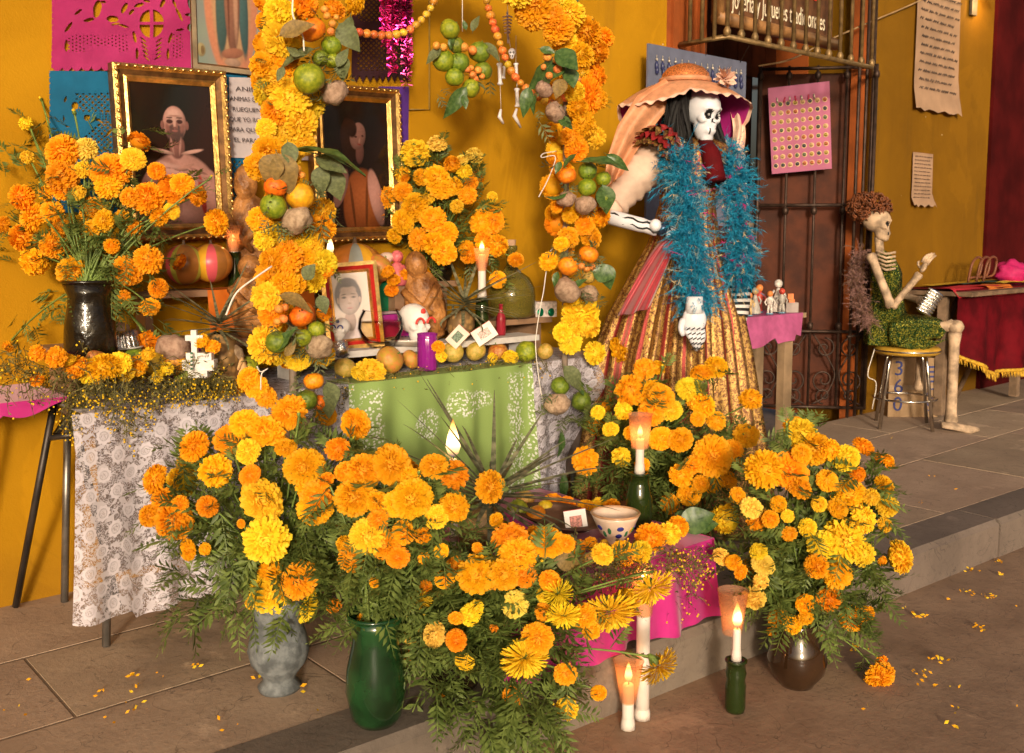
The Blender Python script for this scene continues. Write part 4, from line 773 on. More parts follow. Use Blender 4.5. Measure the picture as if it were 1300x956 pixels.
def pineapple(label, base, r, h, lean, crown, nl=34, spread=1.0):
    t = thing('pineapple', label, 'pineapple', base, 'pineapples'); m3 = frame_to((UP + lean).normalized(), RT); ax = m3.col[2]
    b = MB(); b.lathe([(.001, 0), (r * .7, .01), (r * .98, h * .3), (r, h * .55), (r * .8, h * .88), (r * .35, h)], base, 22, 0, m3, lambda g, z: 1 + .04 * math.sin(g * 9 + z * 90) * math.sin(z * 110)); b.build('body', m_pine, t)
    top = base + ax * h * .97
    for i in range(nl):
        k = i / nl; g = i * 2.4; tilt = lerp(1.15, .1, k) * spread; d = (m3 @ Vector((math.sin(tilt) * math.cos(g), math.sin(tilt) * math.sin(g), math.cos(tilt)))).normalized()
        o = (m3 @ Vector((math.cos(g), math.sin(g), 0))); y = (o - d * o.dot(d)).normalized(); x = y.cross(d)
        inst('crown_leaf', PL[min(3, int((1 - k) * 4))], t, TRS(top + ax * .03 * k * 2 + o * .012, Matrix((x, y, d)).transposed(), crown * u(.75, 1.1)))
    return t
pineapple('pineapple with drooping crown behind the paper cross', stand(278, ZT0 + .008, 3.25), .07, .20, Vector((-.05, -.1, 0)), .24)
pineapple('pineapple with a wide crown between the bread and the slim green bottle', stand(582, Z1, 3.35), .06, .13, Vector((.0, -.25, 0)), .27)
q = on_z(602, 705, BZ + .008); pineapple('large pineapple with long arching leaves on the low bench', q, .07, .18, RT * .28 - HD * .05, .34, 46, .85)
# bread
m_bread = M('glazed_bread', (.25, .085, .018), .45, var=.5, sc=16, bump=.8, bsc=26, bd=.02, col2=(.46, .20, .055)); m_crumb = M('pale_bread', (.55, .33, .14), .6, var=.25, sc=9, bump=.4, bsc=30)
def loaf(label, base, L, W, lean, head=True, mat_=None):
    t = thing('bread_loaf', label, 'bread', base, 'loaves of bread'); m3 = frame_to((UP + lean).normalized(), RT); mt = mat_ or m_bread
    b = MB(); b.ball(base + m3 @ Vector((0, 0, L * .4)), (W, W * .6, L * .42), 20, 14, 0, m3, lambda d: 1 + .22 * noise.noise(d * 2.5 + base) + .07 * noise.noise(d * 7 + base)); b.build('body', mt, t)
    if head: b = MB(); b.ball(base + m3 @ Vector((0, -.005, L * .88)), (W * .55, W * .5, L * .16), 14, 9, 0, m3); b.build('head', mt, t)
    for sg in (-1, 1):
        b = MB(); b.tube([base + m3 @ Vector((sg * W * .85, -W * .3, L * .62)), base + m3 @ Vector((sg * W * .3, -W * .66, L * .45)), base + m3 @ Vector((-sg * W * .4, -W * .62, L * .3))], [W * .2, W * .22, W * .12], 8); b.build('dough_arm', mt, t)
    return t
loaf('doll-shaped glazed bread loaf leaning between the skull plate and the pineapple', stand(547, Z1, 3.36), .37, .085, Vector((-.14, .12, 0)))
loaf('tall brown bread loaf behind the upper left garland', stand(318, Z3, 3.62), .46, .085, Vector((0, .02, 0)))
loaf('dark glazed bread loaf standing behind the lower left garland', stand(322, Z2, 3.44), .30, .085, Vector((.02, .1, 0)))
loaf('pale doll-shaped bread beside the left pineapple', stand(304, ZT0 + .008, 3.21), .17, .04, Vector((-.2, .1, 0)), True, m_crumb)
# fruit along the table
def tfruit(k, px, py, r, label, z=None, y0=3.11, y1=3.235, zb=ZT0 + .012):
    d = dep(on_z(px, py, zb + .04)); rr = r * d / F; p = on_z(px, py, zb + rr * .9); Y = min(max(p.y, y0), y1); p = on_y(px, py, Y); p.z = max(p.z, zb + rr * .85)
    me = FR[k]; o = inst(me.name.split('.')[0], me, None, TRS(p, frame_to(UP + rv(.5), rv()), p and rr)); return tagit(o, label, 'fruit', 'fruit laid out on the altar')
for a in [('guava',438,467,14,'green-yellow guava left of the row of fruit under the portrait'),('apple',495,457,18,'large mottled apple in front of the glass bowl'),('apple',522,456,13,'small red-yellow apple left of the purple glass candle'),
  ('guava',575,447,14,'guava right of the purple glass candle under the matchbox'),('guava',604,446,13,'yellow guava below the slim green bottle'),('redapple',632,447,13,'red apple between the guavas under the big jug'),('lime',668,447,14,'large lime at the right end of the table fruit row'),('guava',692,446,11,'small guava beside the right arch post'),
  ('yellowfruit',196,462,13,'yellow fruit left of the paper cross at the table edge'),('orange',221,460,16,'yellow-orange fruit next to the paper cross on the left'),('lime',238,476,17,'pale green lime right in front of the paper cross'),('orange',287,474,15,'orange fruit right of the paper cross'),('lime',314,466,14,'green lime beside the foot of the left garland'),
  ('darklime',172,457,13,'dark lime in front of the foil cake'),('redapple',121,452,9,'dull red fruit half hidden left of the foil cake'),('mandarin',318,483,12,'mandarin half hidden at the foot of the left garland'),('jicama',221,443,17,'brown jicama root behind the yellow fruit'),('jicama',286,452,19,'brown mamey fruit under the pale bread')]: tfruit(*a[:4], a[4])
for a in [('apple',480,340,9,'small green-red apple in the niche left of the pink figurine'),('redapple',517,353,9,'small red fruit beside the doll-shaped bread'),('redapple',340,377,9,'red fruit behind the lower left garland')]: tfruit(*a[:4], a[4], None, 3.42, 3.5, Z2 + .06)
for a in [('mandarin',680,653,13,'bright mandarin on the clay dish of the low bench'),('yellowfruit',692,645,11,'yellow fruit behind the bright mandarin on the low bench'),('guava',667,633,12,'green-yellow guava at the back of the low bench'),('lime',657,648,15,'lime-yellow fruit beside the pink paper on the low bench'),('lime',652,664,14,'lime half under the pink paper on the low bench'),('mango',608,668,20,'large yellow mango at the left of the low bench'),
  ('apple',746,710,10,'peach-coloured fruit among the front marigolds'),('darklime',709,718,11,'dark lime under a dry leaf among the front marigolds'),('redapple',596,692,10,'dark red fruit below the mango'),('berry',705,656,5,'small orange berry on the clay dish'),('berry',675,670,5,'small red berry in front of the clay dish'),('orange',767,690,6,'small orange fruit under the painted bowl')]: tfruit(*a[:4], a[4], None, 2.0, 2.8, BZ + .012)
# portrait of a woman in a red and gold frame
m_gold = M('gilt', (.72, .45, .14), .28, .9, var=.3, sc=30, bump=.35, bsc=120); m_dgold = M('dark_gilt', (.16, .075, .025), .4, .5, var=.4, sc=30); m_redlac = M('red_lacquer', (.42, .02, .015), .3, var=.2)
def ell(cx_, cy_, rx, ry, n=22, a0=0, a1=2 * PI): return [(cx_ + rx * math.cos(a0 + (a1 - a0) * k / n), cy_ + ry * math.sin(a0 + (a1 - a0) * k / n)) for k in range(n)]
def flatpic(parent, o, ux, uy, layers, name='picture'):
    b = MB(); mats = []
    for i, (poly, mt) in enumerate(layers):
        if mt not in mats: mats.append(mt)
        b.prism(poly, Vector(o) - Vector(ux).cross(Vector(uy)) * -.0004 * (i + 1), ux, uy, .0003, mats.index(mt))
    return b.build(name, mats, parent)
def painting(parent, o, ux, uy, W, Hh, bgf, shapes, nx=70, name='picture', gloss=.3, off=.002):
    # a flat printed or painted picture: soft modelled forms stored as print colour
    nz = Vector(ux).cross(Vector(uy)); o = Vector(o) + nz * off; ny = int(nx * Hh / W); vs_ = []; cols = []; l = Vector((-.35, .5, .8)).normalized()
    for j in range(ny + 1):
        for i in range(nx + 1):
            x = W * (i / nx - .5); y = Hh * (j / ny - .5); vs_.append(o + ux * x + uy * y); c = Vector(bgf(x, y))
            for (cx_, cy_, rx, ry, rot, col, amb, edge) in shapes:
                dx, dy = x - cx_, y - cy_; a = dx * math.cos(rot) + dy * math.sin(rot); e = -dx * math.sin(rot) + dy * math.cos(rot); q = (a / rx) ** 2 + (e / ry) ** 2
                if q < 1:
                    nn = Vector((dx / rx, dy / ry, math.sqrt(max(0, 1 - q)) + .15)).normalized(); sh = amb + (1 - amb) * max(0, nn.dot(l)); al = min(1, (1 - q) / edge); c = c.lerp(Vector(col) * sh * (1 + .12 * noise.noise(Vector((x * 90, y * 90, rx)))), al)
            g = 1 + .05 * noise.noise(Vector((x * 300, y * 300, 0))); cols += [c.x * g, c.y * g, c.z * g, 1]
    me = bpy.data.meshes.new(name); me.from_pydata([tuple(v) for v in vs_], [], [(j * (nx + 1) + i, j * (nx + 1) + i + 1, (j + 1) * (nx + 1) + i + 1, (j + 1) * (nx + 1) + i) for j in range(ny) for i in range(nx)])
    at_ = me.color_attributes.new('Col', 'FLOAT_COLOR', 'POINT'); at_.data.foreach_set('color', cols)
    n = NT('print_' + name); va = n.new('ShaderNodeVertexColor'); va.layer_name = 'Col'; n.set(Base_Color=va.outputs[0], Roughness=gloss); me.materials.append(n.mat); return inst(name, me, parent, Matrix.Identity(4))
def bars(parent, o, ux, uy, W, Hh, steps):              # mitred frame: steps = (in0, in1, z0, z1, mat)
    nz = Vector(ux).cross(Vector(uy)).normalized(); o = Vector(o); out_ = []; cor = [(-1, -1), (1, -1), (1, 1), (-1, 1)]
    for k in range(4):
        (sx0, sy0), (sx1, sy1) = cor[k], cor[(k + 1) % 4]; b = MB(); mats = []
        for i0, i1, z0, z1, mt in steps:
            if mt not in mats: mats.append(mt)
            P = lambda sx, sy, i, z: o + ux * sx * (W / 2 - i) + uy * sy * (Hh / 2 - i) + nz * z
            vs_ = [P(sx0, sy0, i0, z0), P(sx1, sy1, i0, z0), P(sx1, sy1, i1, z1), P(sx0, sy0, i1, z1)]; b.add(vs_, [(0, 1, 2, 3)], mats.index(mt), False)
        out_.append(b.build('frame_bar', mats, parent))
    return out_
def C_(name, col, **k): return M(name, col, k.get('rough', .35), var=.08, sc=20, coat=.3)
pf = thing('portrait_frame', 'framed portrait photograph of a woman in a red and gold frame', 'picture frame', stand(447, Z1, 3.36))
tl = Vector((0, .18, 0)); uyp = (UP + Vector((0, .16, 0))).normalized(); nzp = None; uxp = (RT * .65 + Vector((1, 0, 0)) * .35).normalized(); uxp = (uxp - uyp * uxp.dot(uyp)).normalized()
oc = on_y(447, 388, 3.37); Wp, Hp = .225, .345; hs = Hp / 2
bars(pf, oc, uxp, uyp, Wp, Hp, [(0, 0, -.02, .012, m_gold), (0, .016, .012, .016, m_gold), (.016, .030, .016, .006, m_redlac), (.030, .035, .006, .010, m_gold), (.035, .044, .010, .0, m_gold)])
b = MB(); b.box(oc - uxp.cross(uyp) * .008, (Wp - .01, Hp - .01, .01), Matrix((uxp, uyp, uxp.cross(uyp))).transposed()); b.build('backing', M('frame_backing', (.2, .12, .07), .8), pf)
fc_, hr_ = (.44, .30, .26), (.07, .045, .06)
P_ = [(-.01, -.125, .085, .062, 0, (.56, .44, .45), .6, .25), (-.012, -.06, .024, .045, 0, (.36, .23, .20), .5, .3), (-.012, .040, .056, .076, 0, hr_, .6, .2), (-.010, .020, .041, .058, 0, fc_, .45, .12), (-.010, .062, .036, .022, 0, fc_, .6, .5), (-.012, .092, .042, .020, 0, hr_, .7, .5)]
for sx in (-1, 1): P_ += [(-.010 + sx * .019, .034, .012, .006, 0, (.16, .09, .08), .9, .6), (-.010 + sx * .019, .034, .005, .0035, 0, (.03, .02, .02), 1, .5), (-.010 + sx * .019, .046, .013, .003, sx * -.12, (.10, .06, .05), 1, .7), (-.010 + sx * .043, .022, .006, .014, 0, (.34, .22, .18), .6, .4)]
P_ += [(-.009, .022, .006, .018, 0, (.50, .35, .30), .6, .9), (-.009, .010, .009, .005, 0, (.28, .17, .14), .8, .8), (-.009, -.009, .015, .005, 0, (.36, .16, .15), .8, .6), (-.009, -.010, .014, .0013, 0, (.14, .06, .06), 1, .7)]
painting(pf, oc, uxp, uyp, .156, .276, lambda x, y: (.52 + .3 * y, .41 + .3 * y, .35 + .25 * y), P_, 80)
# glass bowl of water, plate, sugar skulls, purple glass candle
q = stand(483, Z1, 3.285); bw = thing('glass_bowl', 'round glass bowl of water in front of the portrait', 'bowl', q)
RB = 29 * dep(q) / F
b = MB(); b.lathe([(.001, .003), (RB * .45, .0), (RB * .82, RB * .35), (RB, RB * .85), (RB * .94, RB * 1.3), (RB * .78, RB * 1.62), (RB * .80, RB * 1.66), (RB * .75, RB * 1.62), (RB * .91, RB * 1.29), (RB * .97, RB * .85), (RB * .78, RB * .38), (.001, .012)], q, 32); b.build('glass', m_clear, bw)
b = MB(); b.lathe([(.001, .014), (RB * .76, RB * .39), (RB * .955, RB * .85), (RB * .93, RB * 1.15), (.001, RB * 1.15)], q, 32); b.build('water', m_water, bw)
m_ceram = M('white_ceramic', (.68, .64, .58), .2, var=.08, coat=.4); m_blue = M('cobalt_blue', (.03, .035, .22), .25, var=.1)
q = stand(518, Z1, 3.285); pt = thing('ceramic_plate', 'white plate with a blue patterned rim under the sugar skull', 'plate', q); rp = .098
b = MB(); b.lathe([(.001, .004), (rp * .55, .003), (rp * .62, .001), (rp * .95, .022), (rp, .026), (rp * .97, .029), (rp * .6, .010), (.001, .009)], q, 32); b.build('dish', m_ceram, pt)
b = MB()
for k in range(40): g = 2 * PI * k / 40; b.box(q + Vector((math.cos(g) * rp * .90, math.sin(g) * rp * .90, .0262)), (.007, .007, .002), Matrix.Rotation(g, 3, 'Z'))
b.build('rim_pattern', m_blue, pt, kind='stuff')
SK = [((0, -.12, .25), (.68, .85, .72)), ((0, .22, -.35), (.46, .46, .66)), ((.36, .38, -.14), (.2, .24, .2)), ((-.36, .38, -.14), (.2, .24, .2)), ((0, .40, -.82), (.30, .26, .22)), ((0, .50, -.55), (.3, .24, .2)), ((0, .48, .22), (.5, .3, .16))]
def skull(name, c, s, m3, mats, parent, nu=72, nv=54, **kw):
    b = MB(); rows_ = []; c = Vector(c)
    def rad(d):
        best = .3
        for (ex, ey, ez), (ra, rb, rc) in SK:
            A = (d.x / ra) ** 2 + (d.y / rb) ** 2 + (d.z / rc) ** 2; B = -(d.x * ex / ra ** 2 + d.y * ey / rb ** 2 + d.z * ez / rc ** 2); Cc = (ex / ra) ** 2 + (ey / rb) ** 2 + (ez / rc) ** 2 - 1; D = B * B - A * Cc
            if D > 0: best = max(best, (-B + math.sqrt(D)) / A)
        return best
    eyes = [Vector((sx * .34, .80, .03)).normalized() for sx in (-1, 1)]; mi = []
    dirs = []
    for j in range(nv + 1):
        p = PI * j / nv
        for k in range(nu): g = 2 * PI * k / nu; dirs.append(Vector((math.sin(p) * math.sin(g), math.sin(p) * math.cos(g), math.cos(p))))
    def eye(d): return min(math.acos(max(-1, min(1, d.dot(e)))) for e in eyes)
    def nose(d): return d.y > .5 and abs(d.x) < .09 + (-.22 - d.z) * .25 and -.44 < d.z / max(.2, (d.x ** 2 + d.y ** 2) ** .5) < -.20
    vs_ = []
    for d in dirs:
        r = rad(d); e = eye(d)
        if e < .31: r *= 1 - .26 * min(1, (.31 - e) / .16)
        if nose(d): r *= .88
        vs_.append(c + m3 @ (d * r * s))
    k0 = b.add(vs_, [])
    for j in range(nv):
        for k in range(nu):
            a = (j * nu + k, j * nu + (k + 1) % nu, (j + 1) * nu + (k + 1) % nu, (j + 1) * nu + k); d = (dirs[a[0]] + dirs[a[2]]).normalized(); q = d.z / max(.2, math.hypot(d.x, d.y)); az = math.atan2(d.x, d.y)
            m_ = 1 if eye(d) < .27 or nose(d) else 0
            if abs(az) < .62 and abs(q + .84) < .035: m_ = 1
            if abs(az) < .58 and abs(q + .84) < .17 and (az * 9.5) % 1.0 < .2: m_ = 1
            b.f.append(a); b.m.append(m_); b.sm.append(True)
    return b.build(name, mats, parent, **kw)
m_sugar = M('sugar_white', (.72, .66, .62), .55, var=.08, bump=.2, bsc=60); m_icing = M('red_icing', (.62, .05, .04), .5, var=.1); m_bicing = M('blue_icing', (.05, .06, .25), .5, var=.1)
def sugar_skull(label, c, s, face, mats, deco):
    t = thing('sugar_skull', label, 'sugar skull', c - UP * s * .95, 'sugar skulls'); y = face.normalized(); x = y.cross(UP).normalized(); m3 = Matrix((x, y, x.cross(y))).transposed()
    skull('head', c, s, m3, mats, t, 48, 36)
    for sx in (-1, 1):
        b = MB(); b.tube([c + m3 @ (Vector((sx * .34 + .24 * math.cos(g), .80, .06 + .26 * math.sin(g))) * s) for g in [PI * k / 10 for k in range(11)]], s * .06, 6); b.build('icing_brow', deco, t)
    b = MB(); b.ball(c + m3 @ (Vector((0, .62, .62)) * s), (s * .16, s * .07, s * .16), 10, 6, 0, m3); b.build('icing_flower', deco, t); return t
q = stand(527, Z1 + .03, 3.29); sugar_skull('white sugar skull with red icing brows on the patterned plate', on_y(527, 411, 3.29), .085, -HD * .75 + RT * .75, [m_sugar, m_sugar], m_icing)
sugar_skull('small sugar skull with a blue brow in crumpled foil below the portrait', on_y(433, 418, 3.24), .045, -HD * .9 - RT * .3 + UP * .1, [m_sugar, m_sugar], m_bicing)
b = MB(); b.ball(on_y(432, 442, 3.23), (.032, .032, .036), 16, 10, 0, None, lambda d: 1 + .35 * noise.noise(d * 5)); b.build('crumpled_foil', m_silver, label='crumpled silver foil ball under the small sugar skull', cat='foil')
q = on_z(542, 470, ZT0 + .014); q = stand(542, ZT0 + .014, 3.14); pg = thing('purple_glass_candle', 'purple ribbed glass votive candle at the table front edge', 'candle', q); hh = ztop(542, 423, 3.14) - q.z; rr = 12.5 * dep(q) / F
b = MB(); b.lathe([(.001, 0), (rr * .95, 0), (rr, .006), (rr, hh * .86), (rr * .96, hh * .9), (rr * 1.03, hh), (rr * .9, hh), (rr * .9, hh * .1), (.001, .01)], q, 48, 0, None, lambda g, z: 1 + .03 * math.cos(16 * g)); b.build('glass', M('purple_glass', (.34, .02, .30), .1, var=0, trans=.35, spec=.6), pg)
b = MB(); b.lathe([(.001, .012), (rr * .86, .012), (rr * .86, hh * .7), (.001, hh * .7)], q, 20); b.build('wax', M('purple_wax', (.30, .015, .27), .5, var=.1), pg)
# demijohn and the things on the plank
q = stand(649, Z2 + .001, 3.47); dj = thing('demijohn', 'large round olive glass jug with a cork on the plank step', 'jug', q); rr = 31 * dep(q) / F; H_ = ztop(649, 312, 3.47) - Z2
b = MB(); b.lathe([(.001, .012), (rr * .8, .004), (rr * .98, .02), (rr, H_ * .3), (rr * .97, H_ * .42), (rr * .75, H_ * .56), (rr * .35, H_ * .65), (rr * .22, H_ * .72), (rr * .19, H_ * .92), (rr * .25, H_ * .94), (rr * .25, H_), (rr * .15, H_), (rr * .15, H_ * .72), (rr * .7, H_ * .55), (rr * .93, H_ * .4), (rr * .93, .03), (.001, .02)], q, 32); b.build('body', m_olive, dj)
b = MB(); b.lathe([(rr * .16, H_ * .97), (rr * .2, H_ * 1.08), (.001, H_ * 1.08)], q, 12); b.build('cork', M('cork', (.5, .3, .18), .8), dj)
q = stand(693, Z2 + .001, 3.43); bx = thing('gift_box', 'small white speckled box with shiny green sides on the plank step', 'box', q)
b = MB(); b.box(q + UP * .035, (.10, .07, .07), Matrix.Rotation(HEAD - PI / 2, 3, 'Z')); b.build('carton', M('speckled_card', (.6, .5, .45), .6, var=.3, sc=90), bx)
for k in (-1, 1): b = MB(); b.ball(q + UP * .022 - HD * .038 + RT * .025 * k, (.022, .008, .02)); b.build('green_bauble', M('shiny_green', (.01, .25, .12), .15, .6, var=0), bx)
bottle('small red glass bottle in front of the big jug', stand(636, Z1, 3.34), .022, .14, .009, M('red_glass', (.45, .03, .05), .1, var=0, trans=.4))
# matchboxes
def matchbox(label, c, w, h, rot, base=(.70, .52, .42), mark=(.10, .15, .09)):
    t = thing('matchbox', label, 'matchbox', c, 'matchboxes'); z = (-HD + UP * .25).normalized(); x = (RT * math.cos(rot) + UP * math.sin(rot)); x = (x - z * x.dot(z)).normalized(); y = z.cross(x); m3 = Matrix((x, y, z)).transposed()
    b = MB(); b.box(c, (w, h, .022), m3); b.build('sleeve', M('matchbox_card_%d' % int(base[1] * 100), base, .6, var=.1), t)
    b = MB(); b.box(c + z * .0112, (w * .55, h * .5, .001), m3); b.build('label_picture', M('match_label_%d' % int(mark[0] * 100), mark, .5, var=.6, sc=150), t)
    b = MB(); b.box(c + y * (h / 2 + .001), (w * .98, .002, .02), m3); b.build('striking_strip', M('striker', (.35, .03, .02), .8), t); return t
matchbox('matchbox with a green picture leaning right of the purple candle', on_y(581, 428, 3.2), .06, .085, -.75)
matchbox('pale matchbox leaning like a tent below the slim green bottle', on_y(615, 424, 3.2), .095, .07, .6, (.72, .62, .56), (.5, .35, .3))
q = on_z(731, 663, BZ + .04); matchbox('white matchbox with a red rose picture beside the painted bowl', on_y(731, 662, q.y - .02), .075, .078, .15, (.72, .66, .62), (.36, .12, .09))
# painted bowl, clay dish, pink paper on the low bench
q = on_z(781, 688, BZ + .010); tb = thing('painted_bowl', 'white ceramic bowl painted with blue flowers and green leaves on the low bench', 'bowl', q); rt_ = 31 * dep(q) / F; hb = 38 * dep(q) / F
b = MB(); b.lathe([(rt_ * .42, 0), (rt_ * .45, .006), (rt_ * .40, .014), (rt_ * .70, hb * .4), (rt_ * .93, hb * .85), (rt_, hb), (rt_ * .95, hb), (rt_ * .86, hb * .8), (rt_ * .6, hb * .42), (.001, .02)], q, 36); b.build('body', M('cream_glaze', (.66, .50, .38), .2, var=.1, coat=.5), tb)
b = MB(); b.tube([q + Vector((math.cos(g) * rt_ * .975, math.sin(g) * rt_ * .975, hb)) for g in [2 * PI * k / 28 for k in range(29)]], .004, 6, 0, False); b.build('rim', M('tan_glaze', (.45, .25, .13), .3), tb)
for g0, zz, sx, sz, mt in [(-.15, .62, .012, .011, m_blue), (-.1, .36, .011, .010, m_blue), (.42, .52, .007, .016, 'lg'), (-.55, .42, .006, .013, 'lg'), (-.85, .5, .007, .016, 'ly'), (-1.05, .5, .006, .014, 'lg'), (1.0, .6, .012, .011, m_blue), (.75, .4, .007, .013, 'lg'), (-1.5, .55, .012, .01, m_blue)]:
    a = HEAD + PI + g0 * -1; r_ = lerp(rt_ * .66, rt_ * .93, (zz - .36) / .5); nn = Vector((math.cos(a), math.sin(a), -.55)).normalized(); p = q + Vector((math.cos(a) * r_ * 1.0, math.sin(a) * r_ * 1.0, hb * zz)); tx = Vector((-math.sin(a), math.cos(a), 0))
    mt = {'lg': M('leaf_green_glaze', (.03, .14, .06), .25, var=.1), 'ly': M('yellow_glaze', (.5, .3, .03), .25, var=.1)}.get(mt, mt) if isinstance(mt, str) else mt
    b = MB(); b.ball(p, (sx, sz, .003), 12, 6, 0, Matrix((tx, nn.cross(tx), nn)).transposed()); b.build('painted_motif', mt, tb)
q = on_z(712, 672, BZ + .010); b = MB(); b.lathe([(.001, .003), (.05, 0), (.10, .02), (.15, .05), (.155, .05), (.10, .03), (.001, .016)], q, 30, 0, None, lambda g, z: 1 + .25 * math.cos(2 * (g - HEAD - .6))); b.build('clay_dish', M('dark_clay', (.10, .05, .03), .75, var=.4, bump=.3), label='wide dark brown clay dish holding fruit on the low bench', cat='dish')
b = MB(); q = on_z(652, 676, BZ + .012)
b.grid(lambda s, t: q + RT * lerp(-.05, .09, s) + UP * (lerp(.07, .0, s) + .02 * math.sin(t * 4) + .02 * t) - HD * lerp(-.03, .08, t) * (1 - .5 * s), 8, 5); b.build('pink_paper', pink, label='folded bright pink paper lying beside the fruit on the low bench', cat='paper')
# foil cake
q = stand(147, Z2 + .002, 3.42); ck = thing('foil_cake', 'little cake in ribbed silver foil with white top beside the dark jug', 'cake', q); rr = 26 * dep(q) / F
b = MB(); b.lathe([(.001, 0), (rr * 1.25, 0), (rr * 1.25, .004), (.001, .005)], q, 24); b.build('board', m_ceram, ck)
b = MB(); b.lathe([(rr * 1.1, .005), (rr * .98, .03), (rr * .9, .06), (.001, .061)], q, 96, 0, None, lambda g, z: 1 + .06 * math.cos(24 * g)); b.build('foil', m_silver, ck)
b = MB(); b.ball(q + UP * .065, (rr * .62, rr * .62, .022), 16, 8, 0, None, lambda d: 1 + .15 * noise.noise(d * 4)); b.build('icing', M('cream_icing', (.62, .46, .36), .6, var=.2), ck)
for k in range(5): g = 2 * PI * k / 5; b = MB(); b.tube([q + Vector((math.cos(g) * rr * .7, math.sin(g) * rr * .7, .06)), q + Vector((math.cos(g) * rr * .7, math.sin(g) * rr * .7, .085))], .002, 5); b.build('cake_candle', PM['y'], ck)
# paper cross with a white grave
q = stand(250, ZT0 + .01, 3.125); pxz = lambda x, y: on_y(x, y, 3.125); k = dep(q) / F
cr = thing('paper_cross', 'white paper grave with a cross and striped posts among the yellow fruit', 'cross', q); m_pap = M('white_card', (.66, .62, .58), .7, var=.12, sc=60)
m3c = Matrix((RT, HD, UP)).transposed()
b = MB(); b.box(pxz(247, 436), (7 * k, 6 * k, 34 * k), m3c); b.box(pxz(247, 429), (22 * k, 5.6 * k, 7 * k), m3c); b.build('cross', m_pap, cr)
for i, (cy_, w, h_) in enumerate(((452, 32, 9), (463, 40, 13), (474, 24, 9))): b = MB(); b.box(pxz(254, cy_), (w * k, (12 + 4 * i) * k, h_ * k), m3c); b.build('plinth', m_pap, cr)
for x in (247, 269):
    b = MB()
    for j in range(10):
        z0 = pxz(x, 470 - j * 2.4); b.lathe([(1.6 * k, 0), (1.6 * k, 2.4 * k)], z0 - HD * .03, 8, j % 2)
    b.build('striped_post', [m_pap, M('post_green', (.02, .12, .06), .5)], cr)
# painted pottery balls and pumpkin
def pottery(label, c, r, cols, seedrot, squash=.92, ribs=0, zt=Z3):
    t = thing('painted_gourd', label, 'pottery', c - UP * (c.z - zt), 'painted pottery'); b = MB(); n, nv = 48, 20; vs_ = []
    zr = (c.z - zt)
    for j in range(nv + 1):
        p = PI * j / nv
        for kk in range(n): g = 2 * PI * kk / n; f = 1 + (.05 * abs(math.cos(ribs * g / 2)) if ribs else 0); vs_.append(c + Vector((math.sin(p) * math.cos(g) * r * f, math.sin(p) * math.sin(g) * r * f, math.cos(p) * r * squash)))
    k0 = b.add(vs_, [])
    for j in range(nv):
        for kk in range(n): b.f.append((j * n + kk, (j + 1) * n + kk, (j + 1) * n + (kk + 1) % n, j * n + (kk + 1) % n)); b.m.append(cols[(kk + seedrot) * len(cols) // n % len(cols)]); b.sm.append(True)
    b.build('body', [M('gourd_ochre', (.34, .13, .025), .3, var=.25, coat=.3), M('gourd_orange', (.52, .19, .03), .3, var=.2, coat=.3), M('gourd_lime', (.40, .38, .05), .35, var=.1), M('gourd_pink', (.62, .09, .11), .35, var=.1), M('gourd_grey', (.33, .36, .34), .35, var=.1), M('gourd_yellow', (.66, .33, .02), .35, var=.1)], t)
    b = MB(); b.lathe([(r * .12, r * squash * .97), (r * .07, r * squash * 1.05), (r * .05, r * squash * 1.2), (.001, r * squash * 1.2)], c, 8); b.build('stalk', m_tw, t); return t
S = [0, 0, 0, 0, 2, 0, 3, 0, 0, 0, 1, 5, 0, 0, 2, 3, 0, 0, 0, 0, 1, 0, 3, 2]
pottery('ochre painted gourd with lime and pink stripes left on the top step', on_y(234, 336, 3.60), .083, S, 18)
pottery('orange painted gourd with pink flowers beside the candle on the top step', on_y(268, 334, 3.57), .080, [1, 5, 0, 1, 3, 0, 1, 1, 5, 3, 0, 1], 5)
pottery('striped orange and grey pumpkin on the top step above the portrait', on_y(451, 344, 3.60), .125, [1, 1, 4, 5, 0, 1, 1, 1, 4, 0, 5, 1], 26, .95, 12)
# small pink figurine and white hand-like ornament
q = stand(505, Z2 + .02, 3.50); fg = thing('pink_figurine', 'little pink and red clay figurine beside the emerald cloth', 'figurine', q); m_fp = M('pink_clay', (.58, .13, .14), .4, var=.3, sc=40); z0 = ztop(505, 362, 3.5); s_ = dep(q) / F
b = MB(); b.lathe([(.001, 0), (13 * s_, 0), (15 * s_, 10 * s_), (10 * s_, 22 * s_), (5 * s_, 28 * s_), (.001, 30 * s_)], Vector((q.x, q.y, z0)), 14); b.build('body', m_fp, fg)
b = MB(); b.ball((q.x, q.y, z0 + 36 * s_), 8 * s_); b.build('head', m_fp, fg)
for sg in (-1, 1): b = MB(); b.tube([Vector((q.x, q.y, z0 + 24 * s_)) + RT * sg * 7 * s_, Vector((q.x, q.y, z0 + 18 * s_)) + RT * sg * 14 * s_ - HD * .01, Vector((q.x, q.y, z0 + 28 * s_)) + RT * sg * 15 * s_ - HD * .02], 3 * s_, 6); b.build('arm', m_fp, fg)
b = MB(); b.box((q.x, q.y, (Z2 + z0) / 2), (.06, .05, z0 - Z2)); b.build('pedestal', m_plank, fg)
b = MB(); b.ball(on_y(491, 327, 3.52), (.03, .03, .022), 14, 9, 0, None, lambda d: 1 + .3 * noise.noise(d * 3)); b.build('pale_shell', M('pale_shell', (.6, .42, .33), .5), label='pale pinkish shell on the emerald cloth next to the figurine', cat='shell')
